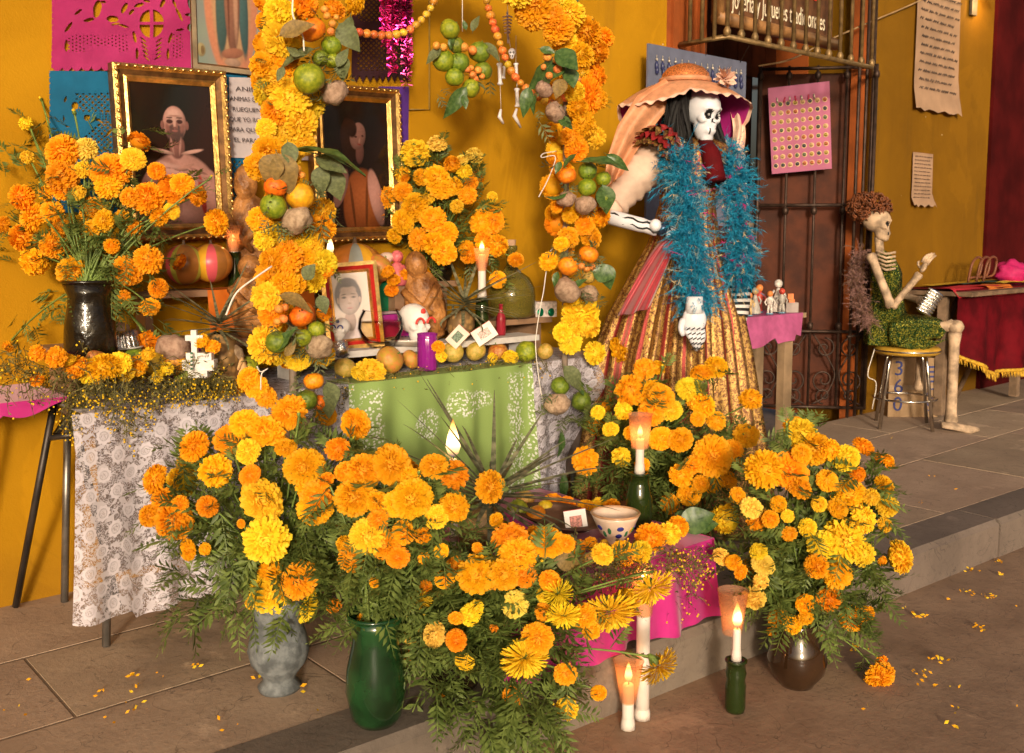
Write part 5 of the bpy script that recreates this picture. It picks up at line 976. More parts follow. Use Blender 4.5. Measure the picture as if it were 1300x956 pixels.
# ---------------------------------------------------------------- things hung on the wall
def quadsheet(name, label, cat, cs, Y, nu, nv, keep, mat_, bow=.006, parent=None, group=None):
    W = [on_y(x, y, Y) for x, y in cs]
    def fn(s, t): p = (W[0] * (1 - s) + W[1] * s) * (1 - t) + (W[3] * (1 - s) + W[2] * s) * t; return p - Vector((0, .002 + bow * (.5 + .5 * math.sin(s * 7 + t * 5)) + bow * noise.noise(Vector((s * 4, t * 4, 1))), 0))
    def pk(s, t): return tuple((cs[0][i] * (1 - s) + cs[1][i] * s) * (1 - t) + (cs[3][i] * (1 - s) + cs[2][i] * s) * t for i in (0, 1))
    b = MB(); b.grid(fn, nu, nv, 0, None, (lambda s, t: keep(*pk(s, t))) if keep else None); return b.build(name, mat_, parent, label, cat, group)
def zc_(x, y): return x * .2538, y * .2538
HO = []
for zx, zy, a, c, rot in [(470, 45, 20, 45, .2), (545, 95, 30, 17, .1), (430, 100, 26, 9, -.2), (605, 40, 12, 30, .5), (680, 25, 26, 10, -.3), (800, 15, 10, 26, .5), (885, 75, 8, 36, -.5), (935, 75, 20, 7, 0), (945, 138, 15, 17, 0), (335, 135, 8, 30, .6), (325, 230, 8, 30, 0), (655, 185, 8, 30, -.2), (665, 270, 7, 30, 0), (840, 190, 8, 28, .3), (828, 270, 7, 28, 0), (600, 130, 26, 6, .3), (560, 120, 22, 5, -.2), (890, 150, 22, 6, -.1), (640, 60, 8, 20, .8), (860, 20, 7, 24, -.4), (940, 20, 8, 26, -.2), (380, 60, 7, 22, .9), (500, 10, 14, 7, 0), (720, 5, 18, 6, .2)]:
    HO.append((zx * .2538, zy * .2538, a * .2538, c * .2538, rot))
for k in range(5):
    HO.append(((700 + k * 3) * .2538, (200 + k * 22) * .2538, 22 * .2538, 4.5 * .2538, .75)); HO.append(((782 - k * 2) * .2538, (200 + k * 22) * .2538, 20 * .2538, 4.5 * .2538, -.6))
def inell(x, y, h):
    dx, dy = x - h[0], y - h[1]; c, s = math.cos(h[4]), math.sin(h[4]); return ((dx * c + dy * s) / h[2]) ** 2 + ((-dx * s + dy * c) / h[3]) ** 2 < 1
def pinkkeep(x, y):
    if y > 84 and (((x - 66) % 11.5 - 5.75) / 5.75) ** 2 + ((y - 84) / 6) ** 2 > 1: return False
    if x < 67 and ((y % 8) - 4) ** 2 / 16 + ((x - 67) / 3) ** 2 > 1: return False
    ox, oy = x - 188, y - 30
    if (ox / 16) ** 2 + (oy / 18) ** 2 < 1 and abs(ox) > 2.6 and abs(oy) > 2 and (ox / 9) ** 2 + (oy / 11) ** 2 > .12: return False
    if (84 < x < 160 and 44 < y < 66 and noise.noise(Vector((x * .05, y * .07, 2))) > -.15 or 217 < x < 231 and 42 < y < 74) and (x % 4.4 - 2.2) ** 2 + ((y + (x // 4.4 % 2) * 2) % 4.4 - 2.2) ** 2 < 1.1: return False
    return not any(inell(x, y, h) for h in HO)
quadsheet('cut_paper_banner', 'pink cut-paper banner with scalloped edge high on the wall at left', 'paper banner', [(65, -16), (244, -16), (244, 90), (65, 90)], 3.70, 200, 118, pinkkeep, M('pink_tissue', (.42, .024, .14), .7, var=.12, sc=8, thin=.15, bump=.35, bsc=12, bd=.01), .006, None, 'cut-paper banners on the wall')
def lat(x, y, a): p, q = (x + y) / a, (x - y) / a; return abs(p % 1 - .5) < .27 and abs(q % 1 - .5) < .27
def bluekeep(x, y):
    if x < 63.5 and (y % 7) < 1.5: return False
    if ((95 < x < 138 and 118 < y < 142 and x + y > 216) or (100 < x < 140 and 152 < y < 200 and x * .9 + y > 262) or (291 < x < 307 and 203 < y < 262)) and lat(x, y, 7.2): return False
    if 77 < x < 140 and 118 < y < 126 and lat(x, y, 7.2) and x > 92: return False
    for h in [(91, 134, 4, 5, 0), (105, 149, 4, 4, .7), (118, 152, 3, 2, 0), (80, 126, 1.5, 4, .3), (131, 168, 2, 6, .6), (78, 150, 1, 4, 0), (82, 160, 3, 1, .4)]:
        if inell(x, y, h): return False
    return not (118 < x < 138 and 140 < y < 160 and (x % 3.4 - 1.7) ** 2 + (y % 3.4 - 1.7) ** 2 < .7)
quadsheet('cut_paper_banner', 'blue cut-paper banner with diamond lattice behind the left gilt frame', 'paper banner', [(62, 90), (313, 92), (313, 272), (62, 270)], 3.703, 230, 160, bluekeep, M('blue_tissue', (.006, .13, .26), .7, var=.15, sc=8, thin=.15, bump=.3, bsc=14, bd=.01), .004, None, 'cut-paper banners on the wall')
def darkkeep(x, y):
    if y > 96 and (y - 96) / 9 > 1 - abs((x % 8) - 4) / 4: return False
    return not (452 < x < 512 and (50 < y < 90 or -20 < y < 28) and lat(x, y, 6.4))
quadsheet('cut_paper_banner', 'dark maroon cut-paper banner with zigzag edge above the right gilt frame', 'paper banner', [(446, -16), (518, -16), (518, 106), (446, 106)], 3.70, 80, 120, darkkeep, M('maroon_tissue', (.035, .008, .012), .7, var=.2, thin=.1), .004, None, 'cut-paper banners on the wall')
quadsheet('purple_paper', 'purple paper strip on the wall right of the right gilt frame', 'paper', [(480, 110), (518, 110), (518, 186), (480, 186)], 3.703, 12, 12, None, M('purple_tissue', (.10, .03, .26), .7, var=.2, thin=.1), .004)
# prayer sheet
pr_ = thing('prayer_sheet', 'white printed prayer sheet taped beside the left gilt frame', 'paper', on_y(290, 200, 3.69))
quadsheet('sheet', None, None, [(290, 98), (400, 102), (400, 204), (290, 200)], 3.694, 10, 10, None, M('prayer_paper', (.52, .45, .46), .7, var=.06, thin=.1), .004, pr_)
m_inkp = M('print_ink', (.08, .065, .07), .7, var=0)
for s_, x0, y0, w in [('ANIMAS SANTAS', 299, 115, 84), ('ANIMAS QUE ESTAIS PENANDO', 292, 127.5, 100), ('RUEGUEN A DIOS POR MI', 295, 141, 96), ('QUE YO ROGARE POR USTEDES', 291, 153.5, 104), ('PARA QUE PRONTO ALCANCEN', 291, 166.5, 104), ('EL PARAISO CELESTIAL', 297, 180, 92)]:
    a = on_y(x0, y0, 3.683); c = on_y(x0 + w, y0 + 1.5, 3.683); L_ = (c - a).length; sz = .024; text(s_, sz, a, (c - a), UP, m_inkp, pr_, ext=.0003, sx=L_ / (len(s_) * sz * .60))
# holy picture stand-in in a thin frame
hp = thing('wall_picture', 'faded religious-style picture in a thin frame above the prayer sheet', 'picture', on_y(290, 92, 3.69)); XU = Vector((1, 0, 0)); a = on_y(244, 92, 3.69); c = on_y(345, 94, 3.69); Wp2 = c.x - a.x; Hp2 = .62; o2 = Vector(((a.x + c.x) / 2, 3.695, (a.z + c.z) / 2 + Hp2 / 2))
b = MB(); b.box(o2 + Vector((0, .004, 0)), (Wp2, .012, Hp2)); b.build('backing', M('picture_ground', (.20, .22, .19), .5, var=.2), hp)
bars(hp, o2 - Vector((0, .004, 0)), XU, UP, Wp2, Hp2, [(0, 0, 0, .012, m_dgold), (0, .018, .012, .012, M('thin_frame', (.24, .18, .11), .5, var=.3)), (.018, .026, .012, .002, m_dgold)])
HPs = [(0, -.02, .115, .33, 0, (.50, .20, .11), .8, .12), (0, -.02, .088, .29, 0, (.42, .25, .13), .8, .3), (-.035, .0, .030, .27, -.04, (.06, .11, .10), .5, .3), (.045, .0, .024, .27, .04, (.06, .12, .12), .5, .3), (.003, -.01, .034, .24, 0, (.27, .12, .075), .45, .2), (.018, -.03, .012, .2, 0, (.40, .22, .14), .7, .8), (-.012, -.03, .006, .2, 0, (.13, .05, .03), .8, .8), (.0, -.235, .05, .022, .2, (.30, .12, .07), .5, .3), (.0, -.27, .036, .018, 0, (.36, .22, .15), .5, .3), (-.128, -.235, .020, .028, 0, (.34, .27, .13), .5, .3), (-.122, -.235, .008, .018, 0, (.16, .10, .04), .8, .4)]
painting(hp, o2 - Vector((0, .004, 0)), XU, UP, Wp2 - .05, Hp2 - .05, lambda x, y: (.20 + .06 * noise.noise(Vector((x * 9, y * 9, 0))), .22 + .05 * noise.noise(Vector((x * 9, y * 9, 3))), .19), HPs, 80)
# two gilt frames
def gilt(label, cx_, zc2, W, Hh, layers, Y=3.665, rot=0.0):
    t = thing('gilt_frame', label, 'picture frame', Vector((cx_, Y, zc2 - Hh / 2)), 'gilt picture frames'); ux = Vector((math.cos(rot), 0, -math.sin(rot))); uy = Vector((math.sin(rot), 0, math.cos(rot))); o = Vector((cx_, Y, zc2))
    fb4 = bars(t, o, ux, uy, W, Hh, [(0, 0, -.03, .02, m_dgold), (0, .012, .02, .03, m_gold), (.012, .022, .03, .018, m_gold), (.022, .040, .018, .012, m_dgold), (.040, .048, .012, .018, m_gold), (.048, .062, .018, .004, m_gold)])
    bead = MB(); bead.ball((0, 0, 0), (.011, .006, .006), 8, 5); bm = bead.mesh('ornament', m_gold)
    for sx, sy, L_, ax, fi in ((0, 1, W, ux, 2), (0, -1, W, ux, 0), (1, 0, Hh, uy, 1), (-1, 0, Hh, uy, 3)):
        n_ = int(L_ / .03)
        for k in range(n_): p = o + ux * sx * (W / 2 - .009) + uy * sy * (Hh / 2 - .009) + ax * (L_ * ((k + .5) / n_ - .5)) * .97 + ux.cross(uy) * .03; inst('ornament', bm, fb4[fi], TRS(p, Matrix((ax, (ux.cross(uy)).cross(ax), ux.cross(uy))).transposed() @ Matrix.Rotation(.5, 3, 'Z'), 1))
    b = MB(); b.box(o - ux.cross(uy) * .012, (W - .02, Hh - .02, .016), Matrix((ux, uy, ux.cross(uy))).transposed()); b.build('dark_picture_ground', C_('pic_black', (.016, .009, .007), rough=.12), t)
    painting(t, o - ux.cross(uy) * .0025, ux, uy, W - .125, Hh - .125, lambda x, y: (.020 + .012 * noise.noise(Vector((x * 7, y * 4, cx_))), .011, .008), layers, 120, gloss=.12); return t
fl_, fd_, fb_ = (.40, .20, .165), (.20, .085, .07), (.09, .05, .045)
f1 = [(.02, -.16, .155, .17, 0, fl_, .35, .12), (-.105, -.17, .045, .12, -.15, (.34, .165, .135), .3, .2), (.145, -.17, .045, .12, .12, (.34, .165, .135), .3, .2), (.10, -.15, .014, .09, .1, (.26, .03, .02), .7, .5), (.012, .03, .032, .05, 0, fd_, .5, .3), (.008, .115, .046, .066, 0, fl_, .4, .12), (.008, .145, .038, .03, 0, (.50, .29, .24), .6, .7), (.008, .080, .037, .038, 0, fb_, .6, .4), (.008, .088, .014, .005, 0, (.24, .09, .08), .8, .6), (.008, .112, .007, .02, 0, (.48, .27, .22), .6, .8)]
for sx in (-1, 1): f1 += [(.008 + sx * .019, .122, .014, .009, 0, (.05, .022, .02), .9, .4), (.008 + sx * .019, .136, .014, .004, 0, (.12, .06, .05), .9, .5), (.008 + sx * .047, .108, .008, .018, 0, fd_, .6, .4)]
f1 += [(-.020, .098, .010, .022, .2, (.20, .085, .07), .8, .8), (.036, .098, .010, .022, -.2, (.20, .085, .07), .8, .8), (.016, .108, .004, .018, 0, (.22, .10, .08), .8, .7), (.008, .100, .010, .004, 0, (.17, .07, .06), .8, .7), (.008, .143, .030, .004, 0, (.30, .15, .12), .8, .8), (-.006, .03, .005, .04, .15, (.34, .17, .14), .7, .7), (.024, .03, .005, .04, -.15, (.34, .17, .14), .7, .7), (.012, -.14, .010, .10, 0, (.24, .11, .09), .8, .8)]
for k in range(4): f1 += [(-.05 + .0 * k, -.06 - k * .035, .05, .006, .35, (.24, .11, .09), .7, .6), (.09, -.06 - k * .035, .045, .006, -.35, (.24, .11, .09), .7, .6)]
f1 += [(-.045, .012, .05, .008, -.2, (.5, .28, .23), .5, .5), (.07, .012, .05, .008, .2, (.5, .28, .23), .5, .5)]
for k in range(5): f1 += [(.0, -.045 - k * .022, .07, .010, -.28, (.44, .24, .20), .35, .3), (.03, -.05 - k * .021, .05, .008, .35, (.38, .19, .15), .35, .3)]
gilt('left gilt frame with a dark picture of a bearded bare-chested saint figure', 1.500, 1.605, .43, .64, f1, rot=-.03)
f2 = [(.02, -.18, .10, .17, 0, (.27, .075, .022), .35, .15), (.09, -.14, .035, .13, .2, fl_, .35, .2), (-.085, -.10, .03, .09, -.35, fl_, .35, .2), (-.03, .10, .05, .10, .1, (.045, .018, .010), .6, .3), (.015, .05, .022, .05, -.1, fd_, .5, .3), (.008, .120, .040, .060, -.2, fl_, .4, .12), (-.02, .15, .028, .04, 0, (.045, .018, .010), .6, .4), (.016, .10, .006, .018, -.2, (.48, .27, .22), .6, .8), (.014, .086, .012, .004, -.2, (.30, .06, .05), .8, .6), (-.003, .118, .009, .005, -.2, (.08, .03, .025), .9, .5), (.032, .122, .007, .005, -.2, (.08, .03, .025), .9, .5), (-.03, -.17, .008, .12, .1, (.10, .03, .01), .8, .6), (.04, -.17, .008, .12, -.05, (.10, .03, .01), .8, .6)]
gilt('right gilt frame with a dark picture of a long-haired saint figure', 2.30, 1.605, .44, .655, f2, rot=-.03)
# thin box outline of a conduit on the wall
b = MB(); b.tube([on_y(519, 139, 3.70), on_y(545, 139, 3.70), on_y(545, -10, 3.70)], .004, 5); b.build('wall_conduit', M('conduit', (.28, .17, .03), .6), label='thin conduit bent down the wall beside the tinsel', cat='conduit')
# tinsel
m_tin = M('magenta_tinsel', (.62, .02, .20), .2, .85, var=.3, sc=60); m_tin2 = M('dark_tinsel', (.16, .01, .05), .25, .8, var=.3)
tn = thing('tinsel_hanging', 'shiny magenta tinsel strands hanging over the right gilt frame', 'tinsel', on_y(500, 90, 3.6))
for px, y1, mt in ((489, 60, m_tin), (498, 92, m_tin), (508, 50, m_tin), (516, 108, m_tin2), (517, 85, m_tin), (503, 40, m_tin2)):
    b = MB(); y = -14
    b.tube([on_y(px, -14, 3.6), on_y(px + 1, y1, 3.6)], .002, 4)
    while y < y1:
        p = on_y(px, y, 3.6)
        for k in range(5): d = rv(); d.normalize(); b.add([p, p + d * .026 + UP * .003, p + d * .026 - UP * .003], [(0, 1, 2)])
        y += 1.3 if y < 40 else 2.2
    b.build('strand', mt, tn, kind='stuff')
# little paper skeleton on a thread
ms = thing('paper_skeleton', 'little white jointed paper skeleton dangling on a thread in front of the wall', 'skeleton', on_y(648, 160, 3.32)); m_pb = M('paper_bone', (.70, .66, .66), .6, var=.05); YS = 3.32; kk = dep(on_y(645, 60, YS)) / F
b = MB(); b.tube([on_y(644, -14, YS), on_y(645, 40, YS), on_y(648, 60, YS)], .0012, 4); b.build('thread', m_string, ms)
b = MB()
for j in range(6): b.tube([on_y(638 + .5 * j, 22 + j * 4, YS), on_y(644, 20.5 + j * 4, YS) - Vector((0, .01, 0)), on_y(650 - .5 * j, 22 + j * 4, YS)], 1.0 * kk, 4)
b.build('ribs', M('lilac_bone', (.50, .38, .40), .6), ms, kind='stuff')
b = MB(); b.tube([on_y(644, 15, YS), on_y(645, 55, YS)], 1.3 * kk, 5); b.build('spine', MATS['lilac_bone'], ms)
skull('pelvis', on_y(650, 68, YS), 7 * kk, Matrix((RT, -HD, UP)).transposed(), [m_pb, m_black], ms, 24, 18)
def bone(parent, a, c, r, mt, name='bone', knob=1.7, n=7):
    d = (c - a); L_ = d.length; rr = [r * knob * .7, r * knob, r * 1.05, r, r * 1.05, r * knob, r * knob * .7]; b = MB(); b.tube([a + d * t for t in (0, .05, .16, .5, .84, .95, 1)], rr, n); return b.build(name, mt, parent)
for (x0, y0, x1, y1, r) in [(634, 80, 635, 108, 2.4), (655, 80, 656, 100, 2.2), (656, 112, 657, 136, 2.4), (640, 84, 639, 100, 1.8)]: bone(ms, on_y(x0, y0, YS), on_y(x1, y1, YS), r * kk, m_pb)
for (x0, y0, x1, y1, x2, y2) in [(636, 139, 634, 148, 639, 157), (656, 138, 653, 147, 661, 162)]: b = MB(); b.tube([on_y(x0, y0, YS), on_y(x1, y1, YS), on_y(x2, y2, YS)], [1.5 * kk, 2.8 * kk, 1.4 * kk], 5); b.build('foot', m_pb, ms)
for x0, y0, x1, y1 in [(635, 108, 636, 139), (657, 100, 656, 112), (634, 45, 634, 80), (655, 45, 655, 80)]: b = MB(); b.tube([on_y(x0, y0, YS), on_y(x1, y1, YS)], .001, 4); b.build('thread', m_string, ms)
# ---------------------------------------------------------------- the tall skeleton lady
D = 4.52; S_ = D / F
base = on_z(848, 668, 0)
lady = thing('skeleton_lady', 'tall skeleton lady figure in a gold and red dress, wide hat and teal feather boa', 'skeleton figure', base)
def A(px, py, o=0.0): return at(px, py, D) + HD * o
def brocade():
    n = NT('gold_red_brocade'); uv = n.co('UV'); sp = n.new('ShaderNodeSeparateXYZ'); n.l.new(uv, sp.inputs[0]); U, V = sp.outputs[0], sp.outputs[1]
    wob = n.m('ADD', U, n.m('MULTIPLY', n.noise(3, 2, uv), .008)); st = n.m('FRACT', n.m('MULTIPLY', wob, 21)); st2 = n.m('FRACT', n.m('MULTIPLY', wob, 47))
    fl = n.noise(75, 4, n.co('Object'), .7, 1.2); f2 = n.noise(260, 2, n.co('Object'))
    gold = n.mix(n.step(fl, .42, .58), (.12, .04, .014), (.52, .30, .075)); red = n.mix(n.step(f2, .35, .65), (.18, .014, .014), (.36, .05, .035))
    c = n.mix(n.step(st, .84, .87), gold, red); c = n.mix(n.m('MULTIPLY', n.step(st2, .82, .9), .7), c, (.10, .035, .012))
    n.set(Base_Color=c, Roughness=n.m('MULTIPLY_ADD', f2, .3, .2), Metallic=.55); n.bump(n.m('ADD', fl, f2), .35, .006); return n.mat
m_broc = brocade(); m_satin = M('red_satin', (.30, .026, .035), .35, var=.25, sc=7, sheen=.3); m_velvet = M('red_velvet', (.085, .003, .005), .8, var=.2, spec=.15)
ring = [(690, 850, 128), (640, 850, 118), (560, 850, 110), (450, 853, 93), (400, 858, 80), (350, 863, 60), (310, 868, 44), (262, 872, 36)]
def skirt(s, t):
    k = t * (len(ring) - 1); i = min(int(k), len(ring) - 2); f = k - i; py, cx_, hw = (lerp(ring[i][j], ring[i + 1][j], f) for j in range(3)); g = 2 * PI * s
    fo_ = 1 + (.085 * math.sin(19 * g + 1.6 * math.sin(3 * g)) + .06 * math.sin(33 * g + 2 + math.sin(5 * g))) * (1 - t) ** .6 ; r = hw * S_ * fo_
    p = A(cx_, py) + RT * math.cos(g) * r + HD * math.sin(g) * r * .78; p.z = max(p.z, .015); return p
b = MB(); b.grid(skirt, 200, 30, 0, lambda s, t: (s, t * .8)); b.build('skirt', m_broc, lady)
tor = [(266, 872, 35), (240, 875, 38), (215, 879, 45), (195, 882, 50), (183, 884, 38), (175, 888, 15)]
def torso(s, t):
    k = t * (len(tor) - 1); i = min(int(k), len(tor) - 2); f = k - i; py, cx_, hw = (lerp(tor[i][j], tor[i + 1][j], f) for j in range(3)); g = 2 * PI * s; return A(cx_, py) + RT * math.cos(g) * hw * S_ + HD * math.sin(g) * hw * S_ * .6
b = MB(); b.grid(torso, 40, 16, 0, lambda s, t: (s, t * .4)); b.build('bodice', m_broc, lady)
def pep(s, t):
    l = Vector((lerp(833, 776, t ** .8), lerp(304, 396, t), 0)); r = Vector((lerp(850, 818, t), lerp(308, 384, t), 0)); q = l.lerp(r, s); return A(q.x, q.y, -.19 - .025 * math.sin(s * 15 + t * 2.5) * (.4 + t) - .06 * math.sin(PI * s) - .05 * t)
b = MB(); b.grid(pep, 24, 16); b.build('red_peplum', m_satin, lady)
b = MB(); b.tube([A(891, 182, -.06), A(896, 200, -.12), A(900, 232, -.16)], [.036, .042, .045], 16); b.build('red_velvet_collar', m_velvet, lady)
m_bone = M('white_bone_paint', (.66, .66, .70), .35, var=.08, bump=.1)
fy = (-HD * .80 + RT * .52 - UP * .18).normalized(); fx = fy.cross(UP).normalized(); m3f = Matrix((fx, fy, fx.cross(fy))).transposed() @ Matrix.Diagonal((.9, 1, 1.04))
hc = A(888, 147, -.07)
sk_ = skull('skull', hc, .118, m3f, [m_bone, m_black], lady)
for sx in (-1, 1): b = MB(); b.ball(hc + m3f @ Vector((sx * .034, .074, .002)), .006, 10, 6); b.build('eye', M('eye_white', (.35, .34, .33), .2), sk_)
# hair
b = MB(); m_hair = M('black_hair', (.007, .006, .006), .6, var=.3, spec=.2)
for i in range(340):
    if i < 200: x0, x1, ya, yb, o0 = u(846, 873), u(836, 872), u(112, 120), u(168, 200), u(-.13, .02)
    elif i < 260: x0, x1, ya, yb, o0 = u(900, 914), u(902, 922), u(118, 150), u(178, 202), u(-.02, .06)
    else: x0, x1, ya, yb, o0 = u(862, 915), u(850, 920), u(112, 118), u(180, 205), u(.07, .13)
    pts = crom([A(x0, ya, o0), A(lerp(x0, x1, .4) - 3, lerp(ya, yb, .35), o0 - .015), A(lerp(x0, x1, .8), lerp(ya, yb, .7), o0 - .01), A(x1 + u(-3, 3), yb, o0)], 3); b.strip(pts, [.005] * (len(pts) - 1) + [.001], [(RT + HD * u(-.5, .5)).normalized()] * len(pts))
b.build('hair', m_hair, lady)
# hat
m_orga = M('peach_organza', (.74, .36, .19), .45, var=.15, sc=30, thin=.3); m_glit = M('orange_glitter', (.62, .20, .06), .3, .5, var=.6, sc=160, bump=.6, bsc=160, bd=.01); m_mag = M('magenta_felt', (.36, .012, .17), .7, var=.1); m_lace2 = M('peach_lace', (.74, .48, .36), .7, var=.15)
hat0 = A(868, 106, -.04)
b = MB(); b.lathe([(.112, -.005), (.112, .01), (.105, .035), (.08, .062), (.04, .078), (.001, .082)], hat0, 30, 0, None, lambda g, z: 1 + .02 * math.sin(5 * g)); b.build('hat_crown', m_glit, lady)
b = MB(); b.lathe([(.114, -.004), (.12, .004), (.118, .014), (.112, .016)], hat0, 30); b.build('hat_band', m_orga, lady)
def brim(s, t, off=0.0):
    g = 2 * PI * s; c, sn = math.cos(g), math.sin(g); rad = lerp(.105, .262 - .07 * max(0, -sn) + .03 * max(0, -c) + .035 * max(0, c), t ** .9)
    back = max(0, sn); left = max(0, -c); right = max(0, c); front = max(0, -sn)
    dz = (-.175 * back - .09 * left - .05 * right - .045 * front - .09 * max(0, math.cos(g - .75)) ** 2) * t ** 1.4 - .004 + .003 * math.sin(22 * g) * t ** 4
    return hat0 + RT * c * rad + HD * sn * rad * .92 + UP * (dz + off)
b = MB(); b.grid(lambda s, t: brim(s, t), 96, 10); b.build('hat_brim', m_orga, lady)
b = MB(); b.grid(lambda s, t: brim(s, t, -.006), 96, 10); b.build('hat_lining', m_mag, lady)
b = MB(); b.grid(lambda s, t: brim(s, 1.0) + (brim(s, 1) - hat0).normalized() * (.016 * t) + UP * (.005 * math.sin(s * 2 * PI * 30) * t - .008 * t), 150, 3); b.build('brim_lace', m_lace2, lady)
def veil(s, t):
    l = [(838, 106), (803, 128), (780, 164), (767, 205), (763, 242)]; r = [(856, 124), (838, 148), (818, 174), (799, 202), (786, 224)]; k = t * 4; i = min(3, int(k)); f = k - i
    q = (lerp(lerp(l[i][0], l[i + 1][0], f), lerp(r[i][0], r[i + 1][0], f), s), lerp(lerp(l[i][1], l[i + 1][1], f), lerp(r[i][1], r[i + 1][1], f), s)); return A(q[0], q[1], -.13 + .022 * math.sin(s * 9 + t * 2) * (.3 + t) + .05 * (s - .5))
b = MB(); b.grid(veil, 24, 24); b.build('organza_veil', m_orga, lady)
b = MB(); b.grid(lambda s, t: A(lerp(930, 945, s) + 4 * math.sin(t * 9) + 6 * t, lerp(140, 272, t), .05 + .02 * math.sin(s * 8 + t * 7)), 8, 20); b.build('peach_ribbon', m_lace2, lady)
ro = thing_ = A(911, 106, -.16); b = MB()
for i in range(60):
    d = rv(); d.normalize(); d = (d - HD * .5).normalized(); sd = d.orthogonal().normalized(); b.strip([ro + d * .01, ro + d * .035, ro + d * .05 + rv(.004)], [.006, .014, .004], [sd] * 3)
b.build('hat_rosette', m_lace2, lady)
# left arm of the picture: puffed sleeve, white sleeve, painted bone forearm with hand on the hip
pc_ = A(836, 188, -.12); ax_ = (RT * -.55 - UP * .55 - HD * .35).normalized(); mp_ = frame_to(ax_, UP)
for k, (r0, r1, z0, z1, nm) in enumerate(((.02, .105, -.06, .0, 'satin'), (.03, .115, -.03, .035, 'broc'), (.05, .105, .0, .065, 'satin'), (.04, .09, .03, .085, 'broc'))):
    b = MB(); b.grid(lambda s, t: pc_ + mp_ @ Vector((math.cos(2 * PI * s), math.sin(2 * PI * s), 0)) * lerp(r0, r1, t ** .6) * (1 + .10 * math.sin(2 * PI * s * (13 + k) + k) * t) + ax_ * (lerp(z0, z1, t * t) + .012 * math.sin(2 * PI * s * (17 + k)) * t), 120, 8, 0, lambda s, t: (s, t * .3)); b.build('puffed_sleeve_ruffle', m_broc if nm == 'broc' else M('wine_satin', (.28, .022, .022), .3, .25, var=.4, sc=30, bump=.3, bsc=25), lady)
m_cream = M('cream_sleeve', (.66, .47, .36), .7, var=.15, sc=9, thin=.15)
sp_ = crom([A(836, 198, -.05), A(815, 218, -.06), A(795, 240, -.08), A(776, 262, -.10)], 6); b = MB(); k = len(sp_)
ring_r = [lerp(.095, .062, i / (k - 1)) * (1 + .10 * math.sin(i * 2.3)) for i in range(k)]; b.tube(sp_, ring_r, 22); b.v = [tuple(Vector(v) + rv(.0) + Vector((0, 0, 1)) * .012 * noise.noise(Vector(v) * 22) - HD * .015 * noise.noise(Vector(v) * 16)) for v in b.v]; b.build('white_sleeve', m_cream, lady)
b = MB(); b.tube([A(778, 258, -.10), A(772, 268, -.11), A(770, 276, -.12)], [.055, .05, .04], 14); b.build('lace_cuff', m_lace2, lady)
fa = [A(770, 276, -.14), A(790, 282, -.19), A(812, 288, -.22), A(826, 293, -.23)]; b = MB(); b.tube(crom(fa, 4), [.034] * 4 + [.033] * 4 + [.030] * 4 + [.026], 14); b.build('forearm', m_bone, lady)
for oz in (.014, -.012): b = MB(); b.tube([p + UP * (oz + .006 * math.sin(i * 1.7)) - HD * .031 for i, p in enumerate(crom(fa, 4))], .0045, 5); b.build('painted_bone_line', m_black, lady)
b = MB(); b.ball(A(822, 287, -.25), .028, 14, 9); b.build('wrist_knob', m_bone, lady)
b = MB(); b.tube([A(829, 286, -.23), A(834, 296, -.23)], [.034, .034], 14); b.build('bracelet', M('blue_metal', (.05, .08, .14), .25, .6), lady)
for k in range(4): b = MB(); b.tube(crom([A(836, 288 + k * 4, -.23), A(846, 292 + k * 4, -.23), A(856, 298 + k * 4, -.22)], 3), [.011, .011, .011, .01, .01, .009, .007], 7); b.build('finger', m_bone, lady); b = MB(); b.tube(crom([A(838, 287.5 + k * 4, -.24), A(847, 291.5 + k * 4, -.24), A(855, 297 + k * 4, -.23)], 3), .003, 4); b.build('painted_bone_line', m_black, lady)
# hanging glove hand in front
hb_ = MB(); hp0 = A(863, 398, -.36); hb_.ball(hp0, (.052, .032, .062), 16, 12, 0, Matrix((RT, HD, UP)).transposed())
for k, (dx, L_, sp__) in enumerate(((-.034, .075, -.004), (-.012, .09, .002), (.011, .085, .008), (.032, .07, .012))):
    p = hp0 + RT * dx - UP * .04; hb_.tube(crom([p, p - UP * L_ * .5 + RT * (.012 - dx * .35) - HD * .012, p - UP * L_ + RT * (.016 - dx * .7) + HD * .004], 3), [.0155, .0155, .015, .0145, .014, .012, .007], 8)
hb_.tube(crom([hp0 + RT * -.046, hp0 + RT * -.058 - UP * .03 - HD * .02, hp0 + RT * -.05 - UP * .065 - HD * .025], 3), [.016, .016, .015, .014, .013, .012, .007], 8)
hb_.tube([hp0 + UP * .03, hp0 + UP * .10], [.04, .034], 12); hnd = hb_.build('hand', m_bone, lady)
for k, dx in enumerate((-.030, -.010, .012, .032)):
    for j in range(5):
        p = hp0 + RT * (dx * (1 - j * .10) + .003 * j) - UP * (.035 + j * .021) - HD * .034 * (1 - .06 * j); b = MB(); b.tube([p + RT * -.007 - UP * .003, p + RT * .008 + UP * .006], .0028, 4); b.build('painted_bone_line', m_black, hnd)
# zebra sleeve on the right of the picture
zp = crom([A(922, 330, .0), A(932, 362, .0), A(934, 395, .0), A(930, 430, .0), A(923, 478, .0)], 9); b = MB(); n_ = len(zp)
zr = [lerp(.05, .068, min(1, i / 12)) if i < 14 else lerp(.068, .02, (i - 14) / (n_ - 15)) for i in range(n_)]
b.tube(zp, zr, 16); m_i = 0
b.m = [((f[0] // 16) // 1) % 2 if len(f) == 4 else 0 for f in b.f]; b.build('striped_sleeve', [M('white_fur', (.62, .58, .55), .9, var=.2, bump=.6, bsc=70, bd=.02), M('black_fur', (.018, .016, .016), .9, var=.2, bump=.6, bsc=70, bd=.02)], lady)
